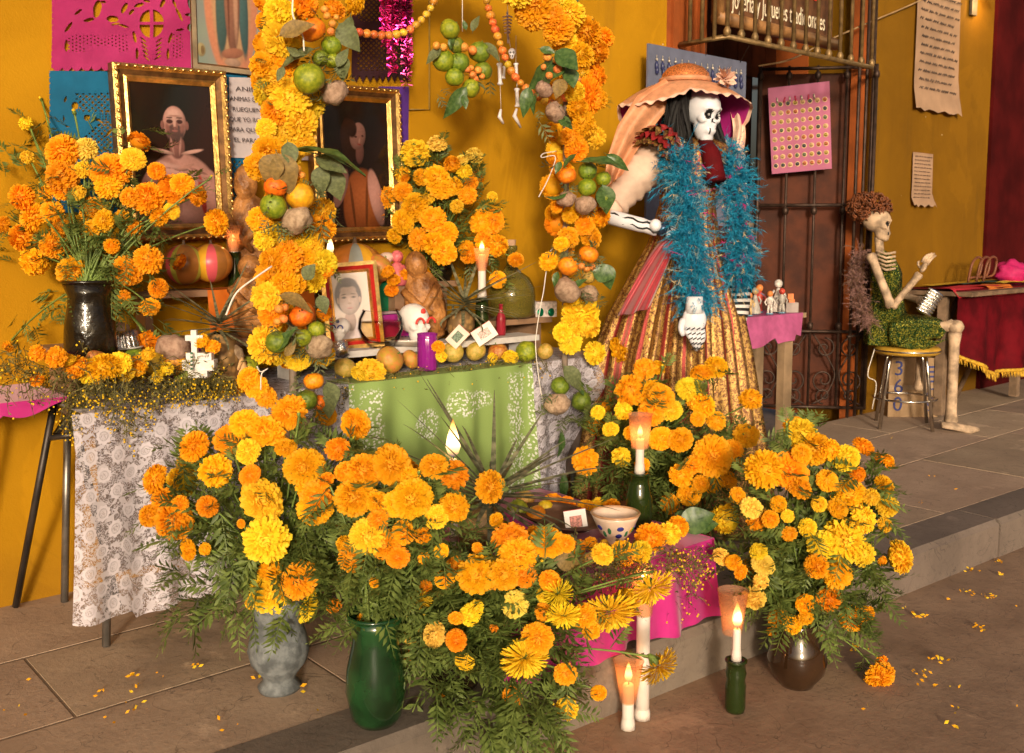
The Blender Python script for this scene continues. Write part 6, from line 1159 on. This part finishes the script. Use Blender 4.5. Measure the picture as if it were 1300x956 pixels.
# feather boa
def feathers(name, parent, path, rad, n, mats, wts, ln=(.05, .11), kind=None):
    pts = crom(path, 10); b = MB()                     # downy plumes: a short shaft with many fine barbs
    for i in range(n):
        p = R.choice(pts) + rv(.010); d = rv(); d.normalize(); d = (d - UP * .2).normalized(); mi = R.choices(range(len(mats)), wts)[0]; L_ = u(*ln) * rad / .10; bend = (rv(.5) - UP * .35) * L_; nb = 22 if mi < 2 else 16
        sd = d.cross(rv()).normalized(); b.strip([p + d * L_ * t + bend * t * t * .5 for t in (0, .5, 1)], [.0012, .001, .0004], [sd] * 3, mi)
        for k in range(nb):
            t = u(.25, 1); q = p + d * L_ * t + bend * t * t * .5; e = (rv() + d * .6).normalized(); l = u(.014, .032) * (1.1 - .4 * t); w = e.cross(rv()).normalized() * u(.0010, .0022); b.add([q - w, q + w, q + e * l + bend * .15], [(0, 1, 2)], mi)
    return b.build(name, mats, parent, kind='stuff')
def fm(name, c): return M(name, c, .6, var=.2, sc=40, thin=.3)
BM = [fm('teal_feather', (.018, .30, .48)), fm('deep_teal_feather', (.008, .19, .34)), fm('pale_blue_feather', (.22, .42, .50)), fm('pink_feather', (.60, .02, .22)), fm('cream_feather', (.66, .52, .30))]
def boa_mix(name, path, rad, n): return feathers(name, lady, path, rad, n, BM, [62, 24, 7, 3, 4])
boa_mix('feather_boa', [A(834, 166, .06), A(846, 196, -.14), A(855, 222, -.23), A(858, 255, -.25), A(862, 300, -.29), A(866, 340, -.32), A(868, 378, -.33)], .108, 1900)
boa_mix('feather_boa', [A(922, 186, .06), A(926, 212, -.08), A(926, 245, -.14), A(930, 290, -.15), A(932, 325, -.15), A(928, 350, -.14)], .088, 1450)
# ---------------------------------------------------------------- right side: display boards, small table, seated skeleton, red table
bd_ = thing('earring_board', 'grey-blue display board of hanging earrings behind the big hat', 'display board', on_y(885, 280, 3.55)); a = on_y(823, 55, 3.56); c = on_y(948, 55, 3.56); zb_ = 1.36
b = MB(); b.box(((a.x + c.x) / 2, 3.565, (a.z + zb_) / 2), (c.x - a.x, .012, a.z - zb_)); b.build('board', M('grey_blue_card', (.12, .13, .19), .7, var=.1), bd_)
for x_ in (4.52, c.x - .06): b = MB(); b.tube([(x_, 3.56, a.z - .01), (x_, 3.50 if x_ > 4.6 else 3.56, 2.39)], .0025, 5); b.build('hanging_wire', m_iron, bd_)
eb = MB(); eb.tube([(0, 0, 0), (0, 0, -.012)], .0015, 4); eb.ball((0, 0, -.018), .006, 8, 5); eb.lathe([(.002, -.024), (.008, -.036), (.009, -.055), (.003, -.062)], (0, 0, 0), 8, 1); em = eb.mesh('earring', [M('pale_metal', (.6, .52, .42), .3, .6, var=0), M('navy_bead', (.03, .035, .10), .3, var=0)])
eb2 = MB(); eb2.tube([(0, 0, 0), (0, 0, -.012)], .0015, 4); eb2.ball((0, 0, -.018), .008, 8, 5); eb2.lathe([(.002, -.024), (.014, -.04), (.016, -.075), (.003, -.08)], (0, 0, 0), 8); em2 = eb2.mesh('earring', [MATS['pale_metal']])
for r_, (z, mm, n_) in enumerate(((a.z - .05, em, 15), (a.z - .08, em, 15), (a.z - .20, em2, 14))):
    for k in range(n_): inst('earring', mm, bd_, TRS(Vector((lerp(a.x + .03, c.x - .03, (k + .5 + u(-.1, .1)) / n_), 3.55, z + u(-.004, .004))), None, 1.25))
for k in range(6): p = on_y(942 + k * 1.2, 150 + k * 20, 3.55); inst('earring', em2, bd_, TRS(p, None, .8))
# pink button board on the gate
pbd = thing('badge_board', 'pink display board with rows of round badges hung on the iron gate', 'display board', gp(gl * .5, 1.75, .03))
def gpx(px, py, o=.035):
    r = ray(px, py); n_ = gn; k = ((gA + gn * o) - CAM).dot(n_) / r.dot(n_); return CAM + r * k
cs = [gpx(975, 112), gpx(1053, 103), gpx(1056, 214), gpx(980, 221)]
b = MB(); nb_ = gn * .006; vs_ = cs + [p - nb_ for p in cs]; b.add(vs_, [(0, 1, 2, 3), (7, 6, 5, 4), (0, 4, 5, 1), (1, 5, 6, 2), (2, 6, 7, 3), (3, 7, 4, 0)], 0, False); b.build('board', M('pink_card', (.36, .10, .18), .7, var=.12, sc=4), pbd)
m_pin = [M('pin_%d' % i, c_, .25, .3, var=.5, sc=120) for i, c_ in enumerate([(.10, .12, .07), (.30, .20, .05), (.05, .05, .06), (.40, .25, .12), (.34, .10, .04)])]
pm = []
for i in range(5):
    q = MB(); q.lathe([(.001, .006), (.009, .005), (.013, .002), (.014, 0)], (0, 0, 0), 10, 0); q.lathe([(.0135, .0015), (.0165, .003), (.0175, 0)], (0, 0, 0), 10, 1); pm.append(q.mesh('badge', [m_pin[i], M('pin_rim', (.45, .30, .16), .3, .6, var=0)]))
for i in range(8):
    for j in range(8):
        s, t = (j + .6) / 8.3, .20 + .76 * i / 7.5; p = (cs[0] * (1 - s) + cs[1] * s) * (1 - t) + (cs[3] * (1 - s) + cs[2] * s) * t; inst('badge', pm[(i * 3 + j // 2 + R.randint(0, 1)) % 5], pbd, TRS(p + gn * .001, frame_to(gn), 1.05))
for k in range(7): s = .15 + .1 * k; p = (cs[0] * (1 - s) + cs[1] * s) * .85 + (cs[3] * (1 - s) + cs[2] * s) * .15; q = MB(); q.tube([p + gn * .004 + gu * u(-.01, .01) + UP * .015, p + gn * .004 - UP * .02], .006, 6); q.build('ribbon_pin', M('red_ribbon', (.45, .03, .08), .5) if k % 2 else MATS['pale_metal'], pbd)
# small table with pink cloth and figurines
t2 = thing('small_wooden_table', 'small wooden table with thick square legs in front of the gate', 'table', (5.0, 3.5, 0)); ZS = .835
tx0, tx1 = on_y(930, 398, 3.38).x, on_y(1022, 398, 3.38).x
b = MB(); b.box(((tx0 + tx1) / 2, 3.52, ZS - .015), (tx1 - tx0, .30, .03)); b.build('tabletop', M('grey_timber', (.24, .16, .09), .7, var=.35, sc=5, bump=.2), t2)
for x, y in ((on_y(995, 500, 3.40).x, 3.40), (tx0 + .05, 3.42), (tx0 + .05, 3.62), (on_y(995, 500, 3.40).x + .02, 3.62)): b = MB(); b.box((x, y, ZS / 2 - .015), (.085, .05, ZS - .03)); b.build('leg', MATS['grey_timber'], t2)
pk2 = M('dusty_pink_cloth', (.46, .10, .24), .6, var=.15, thin=.12)
b = MB(); b.grid(lambda s, t: Vector((lerp(tx0 - .02, tx1 - .06 - .02 * t, s), 3.365 - .01 - .012 * t + .01 * math.sin(s * 14) * t, ZS + .003 - (.15 + .03 * math.sin(s * 6) + (.04 if .6 < s < .9 else 0)) * t)), 30, 6); b.grid(lambda s, t: Vector((lerp(tx0 - .02, tx1 - .06, s), lerp(3.355, 3.66, t), ZS + .003)), 6, 4); b.build('pink_table_cover', pk2, label='dusty pink cloth over the small wooden figurine table', cat='cloth')
def figurine(label, px, py, h, body, head, style):
    q = on_y(px, 392, 3.44); q = Vector((q.x, 3.40 + .06 * (style % 3), ZS + .006)); k = dep(q) / F; t = thing('toy_figurine', label, 'figurine', q, 'figurines on the small table'); H2 = h * k; mb_ = M('fig_' + body[0], body[1], .5, var=.3, sc=60); mh = M('fig_' + head[0], head[1], .5, var=.1)
    b = MB(); b.lathe([(.001, 0), (H2 * .16, 0), (H2 * .15, .006), (.001, .007)], q, 10); b.build('stand', M('fig_blue', (.16, .30, .42), .5), t)
    if style == 1: b = MB(); b.lathe([(H2 * .22, .004), (H2 * .2, H2 * .2), (H2 * .08, H2 * .62), (H2 * .05, H2 * .72)], q, 12); b.build('body', mb_, t)
    else:
        for sg in (-1, 1): b = MB(); b.tube([q + RT * sg * H2 * .08, q + RT * sg * H2 * .05 + UP * H2 * .38], H2 * .05, 6); b.build('leg', mb_, t)
        b = MB(); b.lathe([(H2 * .05, H2 * .36), (H2 * .13, H2 * .45), (H2 * .15, H2 * .65), (H2 * .05, H2 * .75)], q, 10); b.build('body', mb_, t)
    for sg in (-1, 1): b = MB(); b.tube([q + RT * sg * H2 * .12 + UP * H2 * .66, q + RT * sg * H2 * .22 + UP * H2 * .5, q + RT * sg * H2 * .16 + UP * H2 * .38 - HD * .01], H2 * .035, 5); b.build('arm', mb_, t)
    b = MB(); b.ball(q + UP * H2 * .86, H2 * .13, 10, 7); b.build('head', mh, t); return t
W_, O_, Rd, Y_, G_ = ('white', (.6, .54, .48)), ('orange', (.62, .20, .05)), ('red', (.45, .05, .03)), ('tan', (.48, .32, .14)), ('grey', (.35, .32, .28))
for i, (px, h, bo, he, st, lb) in enumerate([(944, 30, Y_, O_, 0, 'tan figurine at the left end of the pink-covered table'), (953, 38, W_, Y_, 2, 'thin white skeleton figurine second from the left on the pink-covered table'), (962, 34, G_, Y_, 1, 'grey figurine with a pale head left on the pink-covered table'), (970, 30, W_, O_, 0, 'white figurine with an orange head on the pink-covered table'), (978, 36, Rd, O_, 2, 'red figurine with raised head on the pink-covered table'), (985, 32, G_, Rd, 0, 'grey figurine with a red head on the pink-covered table'), (991, 42, W_, W_, 1, 'tall white gowned figurine with round head on the pink-covered table')]): figurine(lb, px, 392, h, bo, he, st)
q = on_y(1004, 392, 3.42); q.z = ZS + .004; gb2 = thing('grey_block', 'small grey box with an orange toy chair on top at the table end', 'box', q)
b = MB(); b.box(q + UP * .03, (.075, .06, .06), m3c); b.build('box', M('grey_card', (.28, .23, .21), .7), gb2)
b = MB(); b.box(q + UP * .07, (.035, .03, .02), m3c); b.box(q + UP * .095 + HD * .012, (.035, .006, .035), m3c); b.build('toy_chair', M('orange_toy', (.62, .16, .04), .5), gb2)
# stool
sb = on_z(1147, 541, 0); st_ = thing('bar_stool', 'chrome legged stool with a round yellow seat in front of the wall', 'stool', sb); m_chr = M('chrome', (.62, .58, .52), .12, 1.0, var=.1); zse = on_y(1147, 440, sb.y).z
b = MB(); b.lathe([(.001, zse - .05), (.20, zse - .05), (.215, zse - .035), (.215, zse - .012), (.20, zse), (.001, zse + .004)], sb, 28); b.build('seat', M('yellow_vinyl', (.46, .26, .03), .4, var=.2), st_)
b = MB(); b.tube([sb + Vector((math.cos(g) * .217, math.sin(g) * .217, zse - .024)) for g in [2 * PI * k / 28 for k in range(29)]], .006, 6, 0, False); b.build('seat_band', m_chr, st_)
for k in range(4):
    g = HEAD + .5 + k * PI / 2; o = Vector((math.cos(g), math.sin(g), 0)); b = MB(); b.tube([sb + o * .15 + UP * (zse - .05), sb + o * .17 + UP * (zse - .12), sb + o * .235 + UP * .0], .012, 10); b.build('leg', m_chr, st_)
b = MB(); b.tube([sb + Vector((math.cos(g) * .205, math.sin(g) * .205, .20)) for g in [2 * PI * k / 28 for k in range(29)]], .007, 6, 0, False); b.build('foot_ring', m_chr, st_)
b = MB(); b.tube(crom([sb + RT * -.22 + UP * (zse - .02), sb + RT * -.26 + UP * (zse - .2), sb + RT * -.2 + UP * .3, sb + RT * -.22 + UP * .12]), .003, 5); b.build('dangling_cord', m_string, st_)
# seated skeleton
DS = dep(sb); KS = DS / F
def B_(px, py, o=0.0): return at(px, py, DS) + HD * o
ss = thing('seated_skeleton', 'skeleton figure in a green sequin dress and brown wig sitting on the stool', 'skeleton figure', sb + UP * zse); m_ob = M('old_bone', (.40, .28, .18), .65, var=.45, sc=16, bump=.3, bsc=40)
def sequin():
    n = NT('green_sequins'); co = n.co('Object'); v = n.new('ShaderNodeTexVoronoi'); v.inputs['Scale'].default_value = 170; n.l.new(co, v.inputs['Vector']); sep = n.new('ShaderNodeSeparateColor'); n.l.new(v.outputs['Color'], sep.inputs[0])
    c = n.mix(n.step(sep.outputs[0], .62, .7), (.018, .055, .010), (.30, .27, .03)); n.set(Base_Color=c, Metallic=.7, Roughness=n.m('MULTIPLY_ADD', sep.outputs[1], .3, .15)); bp = n.bump(v.outputs['Distance'], .7, .01); return n.mat
m_seq = sequin()
def body(rows_, n_=28, dep_=.7):
    def fn(s, t):
        k = t * (len(rows_) - 1); i = min(int(k), len(rows_) - 2); f = k - i; px, py, hw = (lerp(rows_[i][j], rows_[i + 1][j], f) for j in range(3)); g = 2 * PI * s; w = hw * KS * (1 + .05 * math.sin(g * 9 + t * 8)); return B_(px, py) + RT * math.cos(g) * w + HD * math.sin(g) * w * dep_
    return fn
b = MB(); b.grid(body([(1120, 318, 4), (1121, 326, 14), (1124, 345, 20), (1126, 372, 18), (1126, 392, 22), (1128, 415, 30), (1130, 437, 32)]), 40, 20); b.build('dress', m_seq, ss)
b = MB(); b.tube(crom([B_(1128, 420, -.05), B_(1150, 416, -.12), B_(1172, 414, -.16), B_(1184, 420, -.18)], 5), [.13, .13, .13, .128, .125, .12, .115, .108, .10, .095, .09, .085, .08, .075, .07, .06], 16, 0, True, .7); b.build('skirt', m_seq, ss)
b = MB(); b.grid(lambda s, t: B_(lerp(lerp(1110, 1150, t), lerp(1185, 1152, t), s), lerp(lerp(432, 440, t), lerp(425, 442, t), s) + 2 * math.sin(s * 9), -.24 - .02 * math.sin(s * 12)), 14, 6); b.build('skirt_drape', m_seq, ss)
b = MB(); b.tube([B_(1117, 322), B_(1114, 300, -.02)], [.03, .03], 8); b.build('neck', m_ob, ss)
fy2 = (RT * .86 - HD * .5).normalized(); fx2 = fy2.cross(UP).normalized(); hs_ = skull('skull', B_(1113, 285, -.03), .112, Matrix((fx2, fy2, fx2.cross(fy2))).transposed(), [m_ob, m_black], ss, 48, 36)
b = MB(); m_wig = M('auburn_wig', (.15, .045, .014), .45, var=.5, sc=30); wc = B_(1103, 264, .0)
for i in range(420):
    d = rv(); d.normalize()
    if d.z < -.35 and d.dot(RT) > -.2: continue
    p = wc + Vector((0, 0, 0)) + RT * d.dot(RT) * .135 + UP * d.z * .088 + HD * d.dot(HD) * .10; ax = rv().normalized(); e1 = ax.orthogonal().normalized(); e2 = ax.cross(e1); r0 = u(.012, .024)
    b.tube([p + (e1 * math.cos(g) + e2 * math.sin(g)) * r0 + d * .01 * g / 6 for g in [k * .9 for k in range(7)]], .0045, 4)
b.build('curly_wig', m_wig, ss)
def limb(a, c, r, name): return bone(ss, a, c, r, m_ob, name, 1.35, 9)
for j in range(5): b = MB(); b.tube([B_(1106 + j, 318 + j * 5, -.09), B_(1116, 322 + j * 5, -.13), B_(1128, 320 + j * 5, -.12)], .009, 6); b.build('rib', m_ob, ss)
limb(B_(1097, 322, -.12), B_(1118, 388, -.20), .028, 'upper_arm'); limb(B_(1118, 388, -.20), B_(1147, 345, -.28), .022, 'forearm'); limb(B_(1130, 322, .1), B_(1140, 372, .05), .03, 'upper_arm'); limb(B_(1140, 372, .05), B_(1158, 380, -.15), .024, 'forearm')
b = MB(); hw_ = B_(1150, 338, -.29); ud = (RT * .45 + UP * .9).normalized(); b.ball(hw_, (.03, .018, .036), 12, 8, 0, frame_to(ud, -HD)); b.build('hand', m_ob, ss)
for k in range(5):
    e = (k - 2) * .012; s0 = hw_ + ud * .026 + ud.cross(HD) * e * 1.2 if k else hw_ - RT * .025; d0 = ud if k else (UP * .8 - RT * .5).normalized(); L_ = (.05, .07, .078, .072, .058)[k]
    b = MB(); b.tube([s0, s0 + d0 * L_ * .5 - HD * .008, s0 + d0 * L_ * .85 + RT * .012, s0 + d0 * L_ + RT * .024], [.0085, .0085, .008, .006], 6); b.build('finger', m_ob, ss)
limb(B_(1140, 418, -.1), B_(1194, 410, -.22), .036, 'thigh'); limb(B_(1194, 414, -.22), B_(1197, 536, -.12), .034, 'shin'); limb(B_(1135, 420, .12), B_(1180, 412, .1), .045, 'thigh'); limb(B_(1180, 414, .1), B_(1178, 500, .12), .04, 'shin')
b = MB(); b.ball(B_(1195, 412, -.22), (.06, .05, .05), 14, 9, 0, None, lambda d: 1 + .15 * noise.noise(d * 3)); b.build('knee', m_ob, ss)
ft = on_z(1216, 545, .022); b = MB(); b.tube([ft - RT * .11 + UP * .03, ft - RT * .03 + UP * .02, ft + RT * .08, ft + RT * .14], [.028, .036, .04, .016], 10, 0, True, .45); b.build('foot', m_ob, ss)
feathers('fur_stole', ss, [B_(1096, 318, .05), B_(1088, 350, .02), B_(1088, 385, -.06), B_(1094, 405, -.12)], .085, 420, [fm('dusty_pink_fur', (.36, .20, .17)), fm('brown_fur', (.22, .12, .08))], [3, 2])
b = MB(); cc = B_(1157, 380, -.30); ud2 = (UP * .85 + RT * .5).normalized(); sd2 = (RT * .85 - UP * .5).normalized()
for j in range(8): b.ball(cc + ud2 * (j - 3.5) * .021, (.062, .022, .014), 12, 6, 0, Matrix((sd2, HD, ud2)).transposed())
b.build('silver_clutch', m_silver, ss)
# cardboard box under the stool
cb = on_z(1162, 531, 0); cbx = thing('cardboard_box', 'brown cardboard box with blue 360 lettering behind the stool', 'box', cb); wb = .36; hb2 = .43; cbo = cb + HD * .2 + UP * hb2 / 2
b = MB(); b.box(cbo, (wb, .3, hb2), Matrix((RT, HD, UP)).transposed()); b.build('carton', M('cardboard', (.30, .19, .10), .8, var=.15), cbx)
b = MB(); b.box(cbo - HD * .151 + UP * .0, (wb * .98, .003, .03), Matrix((RT, HD, UP)).transposed()); b.build('packing_tape', M('tape', (.34, .24, .15), .3), cbx)
m_bl = M('blue_print', (.03, .04, .16), .6, var=0)
for k, s_ in enumerate('360'): text(s_, .15, cbo - HD * .1535 - RT * .15 + UP * (.09 - k * .13), RT, UP, m_bl, cbx)
for k, s_ in enumerate('OS'): text(s_, .11, cbo - HD * .1535 + RT * .09 + UP * (-.08 - k * .09), RT, UP, m_bl, cbx)
for k in range(4): b = MB(); b.box(cbo - HD * .152 + RT * .12 + UP * (.15 - k * .035), (.06, .003, .014), Matrix((RT, HD, UP)).transposed()); b.build('printed_bar', m_bl, cbx)
# red velvet table
YR = 3.16; zt_ = on_y(1262, 366, YR).z; xr0 = 6.84; xr1 = 9.6
rtb = thing('long_table', 'long table with wooden legs under the dark red velvet at the right edge', 'table', (7.8, 3.3, 0)); b = MB(); b.box(((xr0 + xr1) / 2, 3.33, zt_ - .02), (xr1 - xr0, .56, .03)); b.build('tabletop', m_tw, rtb)
for x in (xr0 + .08, 8.2): b = MB(); b.box((x, YR + .12, zt_ / 2), (.06, .06, zt_ - .04)); b.build('leg', M('grey_timber2', (.20, .13, .08), .7, var=.3), rtb)
for x in (xr0 + .12, xr0 + .9): b = MB(); b.tube([(x, 3.55, 0), (x + .25, 3.3, zt_ - .04)], .02, 6); b.build('trestle', m_tw, rtb)
xv0 = xr0 + .02; m_vel = M('dark_red_velvet', (.085, .002, .005), .75, var=.4, sc=6, spec=.12)
def vel(s, t):
    x = lerp(xv0, xr1, s); hem_ = lerp(.5, .27, min(1, s * 4.2)) - .02 * math.sin(s * 14); f = .035 * math.sin(x * 8.5) + .02 * math.sin(x * 19 + t); return Vector((x - .03 * t, YR - .01 - .03 * t + f * (.2 + t), lerp(zt_ + .006, hem_, t)))
vv = thing('velvet_cover', 'dark red velvet cover with yellow fringe hanging over the right-hand table', 'cloth', (xv0, YR, .3)); b = MB(); b.grid(vel, 90, 14); b.grid(lambda s, t: Vector((lerp(xv0, xr1, s), lerp(YR - .01, 3.6, t), zt_ + .004)), 8, 4); b.build('velvet', m_vel, vv)
b = MB(); b.tube([vel(k / 90, 1) for k in range(91)], .014, 6)
for i in range(700): p = vel(u(0, 1), 1); b.add([p + rv(.004), p + Vector((.008, -.004, -.002)), p + Vector((u(-.01, .01), -.012, -.055))], [(0, 1, 2)])
b.tube([vel(0, t / 10) for t in range(5, 11)], .014, 6); b.build('fringe', M('yellow_fringe', (.50, .28, .02), .8, var=.3, sc=40), vv, kind='stuff')
for i, (nm, px0, px1, y0, y1, colr, lb) in enumerate([('red', 1180, 1262, 3.13, 3.36, (.50, .02, .035), 'red paper sheet hanging over the near edge of the velvet table'), ('orange', 1245, 1275, 3.12, 3.3, (.62, .16, .02), 'orange paper sheet at the corner of the velvet table'), ('yellow', 1168, 1300, 3.44, 3.62, (.60, .36, .02), 'yellow paper at the back of the velvet table'), ('green', 1215, 1290, 3.36, 3.46, (.03, .07, .06), 'dark green paper across the middle of the velvet table'), ('lemon', 1262, 1300, 3.2, 3.34, (.62, .44, .04), 'lemon paper at the right of the velvet table')]):
    xa_ = max(xr0 - .01, on_y(px0, 368, (y0 + y1) / 2).x); xb_ = on_y(px1, 368, (y0 + y1) / 2).x; b = MB(); zz = zt_ + .012 + i * .004
    b.grid(lambda s, t: Vector((lerp(xa_, xb_, s), lerp(y0, y1, t), zz + .006 * math.sin(s * 6 + t * 4) - (.06 * max(0, .25 - t) / .25 if y0 < 3.15 else 0))), 12, 10); b.build('coloured_paper', M('paper_' + nm, colr, .7, var=.12, thin=.15), label=lb, cat='paper', group='coloured papers on the velvet table')
wb_ = on_y(1238, 352, 3.42); bk = thing('wire_basket', 'brown bent-wire basket standing on the papers of the velvet table', 'basket', Vector((wb_.x, 3.42, zt_ + .02))); m_wr = M('brown_wire', (.16, .055, .025), .5)
for dx in (-.12, .02, .14):
    c_ = Vector((wb_.x + dx, 3.42, zt_ + .03)); b = MB(); b.tube(crom([c_, c_ + Vector((.01, -.02, .14)), c_ + Vector((.10, -.02, .19)), c_ + Vector((.2, -.01, .16)), c_ + Vector((.18, 0, .05)), c_ + Vector((.05, .02, .03))]), .010, 6); b.build('wire_loop', m_wr, bk)
b = MB(); p = on_y(1283, 345, 3.35); b.ball(Vector((p.x, p.y, zt_ + .09)), (.14, .12, .10), 24, 14, 0, None, lambda d: 1 + .3 * noise.noise(d * 2.2)); b.build('magenta_bundle', M('magenta_bundle_cloth', (.40, .01, .10), .7, var=.2), label='crumpled magenta cloth bundle at the right end of the velvet table', cat='cloth')
# ---------------------------------------------------------------- loose herbs, table-edge flowers and fallen petals
def herb(name, label, n, place, L=(.05, .12), down=.6, dots=2):
    b = MB()
    for i in range(n):
        p = place(); d = (rv(.8) - UP * down + Vector((0, -.4, 0))).normalized(); l = u(*L); q = [p, p + d * l * .5 + rv(.006), p + d * l - UP * l * .25]
        b.strip(q, [.0016, .0013, .0006], [d.cross(rv()).normalized()] * 3, 0)
        for k in range(3):
            s = q[0].lerp(q[2], u(.2, 1)); e = rv().normalized(); w = e.orthogonal().normalized(); ll = u(.010, .022); b.add([s, s + e * ll * .5 + w * ll * .16, s + e * ll, s + e * ll * .5 - w * ll * .16], [(0, 1, 2, 3)], 0)
        for k in range(R.randint(0, dots)):
            s = q[2] + rv(.008); b.ball(s, u(.002, .0042), 5, 3, 1)
    return b.build(name, [m_dry, PM['y']], label=label, cat='herbs', kind='stuff')
herb('dry_herb_swag', 'dry brown-green herb swag along the left front edge of the table', 520, lambda: on_y(u(0, 1) ** 1 * 300, u(455, 492), u(3.1, 3.3)) + rv(.01), (.04, .10), .1, 1)
herb('dry_herb_swag', 'herb swag with tiny yellow blossoms spilling over the lace at left', 300, lambda: (lambda x: on_y(x, u(478, 478 + 62 * math.exp(-((x - 165) / 32) ** 2) + 8), 3.045))(u(112, 305)), (.03, .07), 1.2, 3)
herb('dry_herb_swag', 'hanging herb strands beside the legs of the small left table', 90, lambda: on_y(u(85, 108), u(480, 530), 3.2), (.04, .08), 1.5, 2)
herb('dry_herb_swag', 'dry herbs lying along the fruit above the green runner', 420, lambda: on_y(u(425, 690), 0, 3.08) * 0 + (lambda x: on_y(x, lerp(488, 458, (x - 425) / 265) + u(-8, 10), 3.06 + u(0, .05)))(u(425, 690)), (.03, .07), .6, 1)
herb('dry_herb_swag', 'herb strands with small orange blossoms lying over the pink satin cloth', 200, lambda: (on_z(u(770, 890), u(692, 725), BZ + .02) if R.random() < .7 else on_y(u(850, 895), u(700, 765), 2.0)), (.03, .08), .5, 3)
herb('dry_herb_swag', 'tangle of dry herbs and leaves over the front of the low bench', 260, lambda: on_z(u(680, 790), u(705, 745), BZ + .015) + UP * u(0, .05), (.04, .09), .2, 1)
# blossoms lying along the table edge and on the bench
def lay(name, label, lst, Y=None, z=None, cat='flowers'):
    t = thing(name, label, cat, on_y(lst[0][0], lst[0][1], Y) if Y else on_z(lst[0][0], lst[0][1], z), 'loose marigold heads')
    for f in lst:
        p = on_y(f[0], f[1], Y + u(-.02, .05)) if Y else on_z(f[0], f[1], z + .02); k = f[3] if len(f) > 3 else 'o'; flower(t, p, f[2] * dep(p) / F, (UP * .7 - HD * .6 + rv(.25)), k)
    return t
lay('marigold_row', 'row of loose marigold heads along the left table edge', [(71, 454, 13), (96, 466, 14), (112, 471, 16, 'y'), (132, 466, 19), (150, 462, 16, 'y'), (175, 464, 12), (47, 482, 10, 'd'), (47, 448, 10), (212, 468, 9, 'y'), (256, 433, 10), (282, 494, 11, 'y'), (297, 504, 12), (85, 458, 11, 'y'), (125, 478, 10), (160, 474, 10, 'y'), (200, 478, 8, 'y'), (270, 440, 9), (188, 450, 9, 'y'), (305, 492, 10)], 3.12)
lay('marigold_row', 'loose marigold heads among the fruit above the green runner', [(470, 471, 17, 'y'), (648, 453, 10, 'y'), (556, 440, 9, 'o'), (560, 452, 8, 'y'), (455, 474, 10, 'y'), (625, 455, 7, 'y')], 3.10)
lay('marigold_row', 'loose marigold heads in the niche under the pink figurine', [(492, 345, 9), (512, 348, 8, 'd'), (530, 342, 8, 'o'), (540, 350, 9, 'o'), (500, 356, 8), (497, 368, 9, 'd')], 3.45)
lay('marigold_row', 'loose marigold heads at the back edge of the low bench', [(702, 638, 11), (722, 640, 10, 'd'), (742, 644, 10), (760, 640, 9, 'y'), (775, 645, 11), (640, 690, 9, 'd'), (826, 683, 20, 'd'), (849, 677, 15, 'y'), (861, 668, 14), (790, 703, 16), (814, 700, 15, 'y'), (765, 703, 13, 'y'), (750, 690, 9), (735, 695, 9, 'd')], None, BZ + .02)
lf = thing('large_leaves', 'large green leaves at the right end of the low bench', 'leaves', on_z(885, 660, BZ)); 
for a in [(862, 668, 908, 652, 3.35), (880, 668, 912, 664, 3.36), (855, 662, 880, 650, 3.4), (706, 706, 738, 722, 2.75), (704, 700, 724, 720, 2.76)]: pxleaf(lf, *a, 'g' if a[0] > 800 else 'b', 1.4)
b = MB()                                                  # fallen petals
def scat(x, y, z):
    for k in range(R.randint(1, 4)):
        p = Vector((x, y, z)) + Vector((u(-.03, .03), u(-.03, .03), .004)); d = Vector((u(-1, 1), u(-1, 1), .2)).normalized(); w = d.orthogonal().normalized(); l = u(.010, .022); b.add([p, p + d * l * .5 + w * l * .25, p + d * l, p + d * l * .5 - w * l * .25], [(0, 1, 2, 3)], R.choice((0, 0, 1)))
for i in range(14):
    q = on_z(u(1030, 1320), u(690, 950), -.18)
    if q.y < 1.93: scat(q.x, q.y, -.176)
for px, py in [(1232, 727), (1228, 755), (1254, 760), (1165, 785), (1262, 715), (1190, 842), (1172, 858), (1240, 800), (1088, 827)]: q = on_z(px, py, -.18); [scat(q.x, q.y, -.174) for _ in range(4)]
for i in range(60): q = on_z(u(0, 420), u(760, 950), 0); scat(q.x, q.y, .004) if q.y > 2.2 and i % 3 == 0 else None
for i in range(40): q = Vector((u(3.3, 6), u(2.2, 3.2), .004)); scat(*q) if i % 3 == 0 else None
b.build('fallen_petals', [PM['o'], PM['y']], label='orange marigold petals scattered on the street and pavement', cat='petals', kind='stuff')
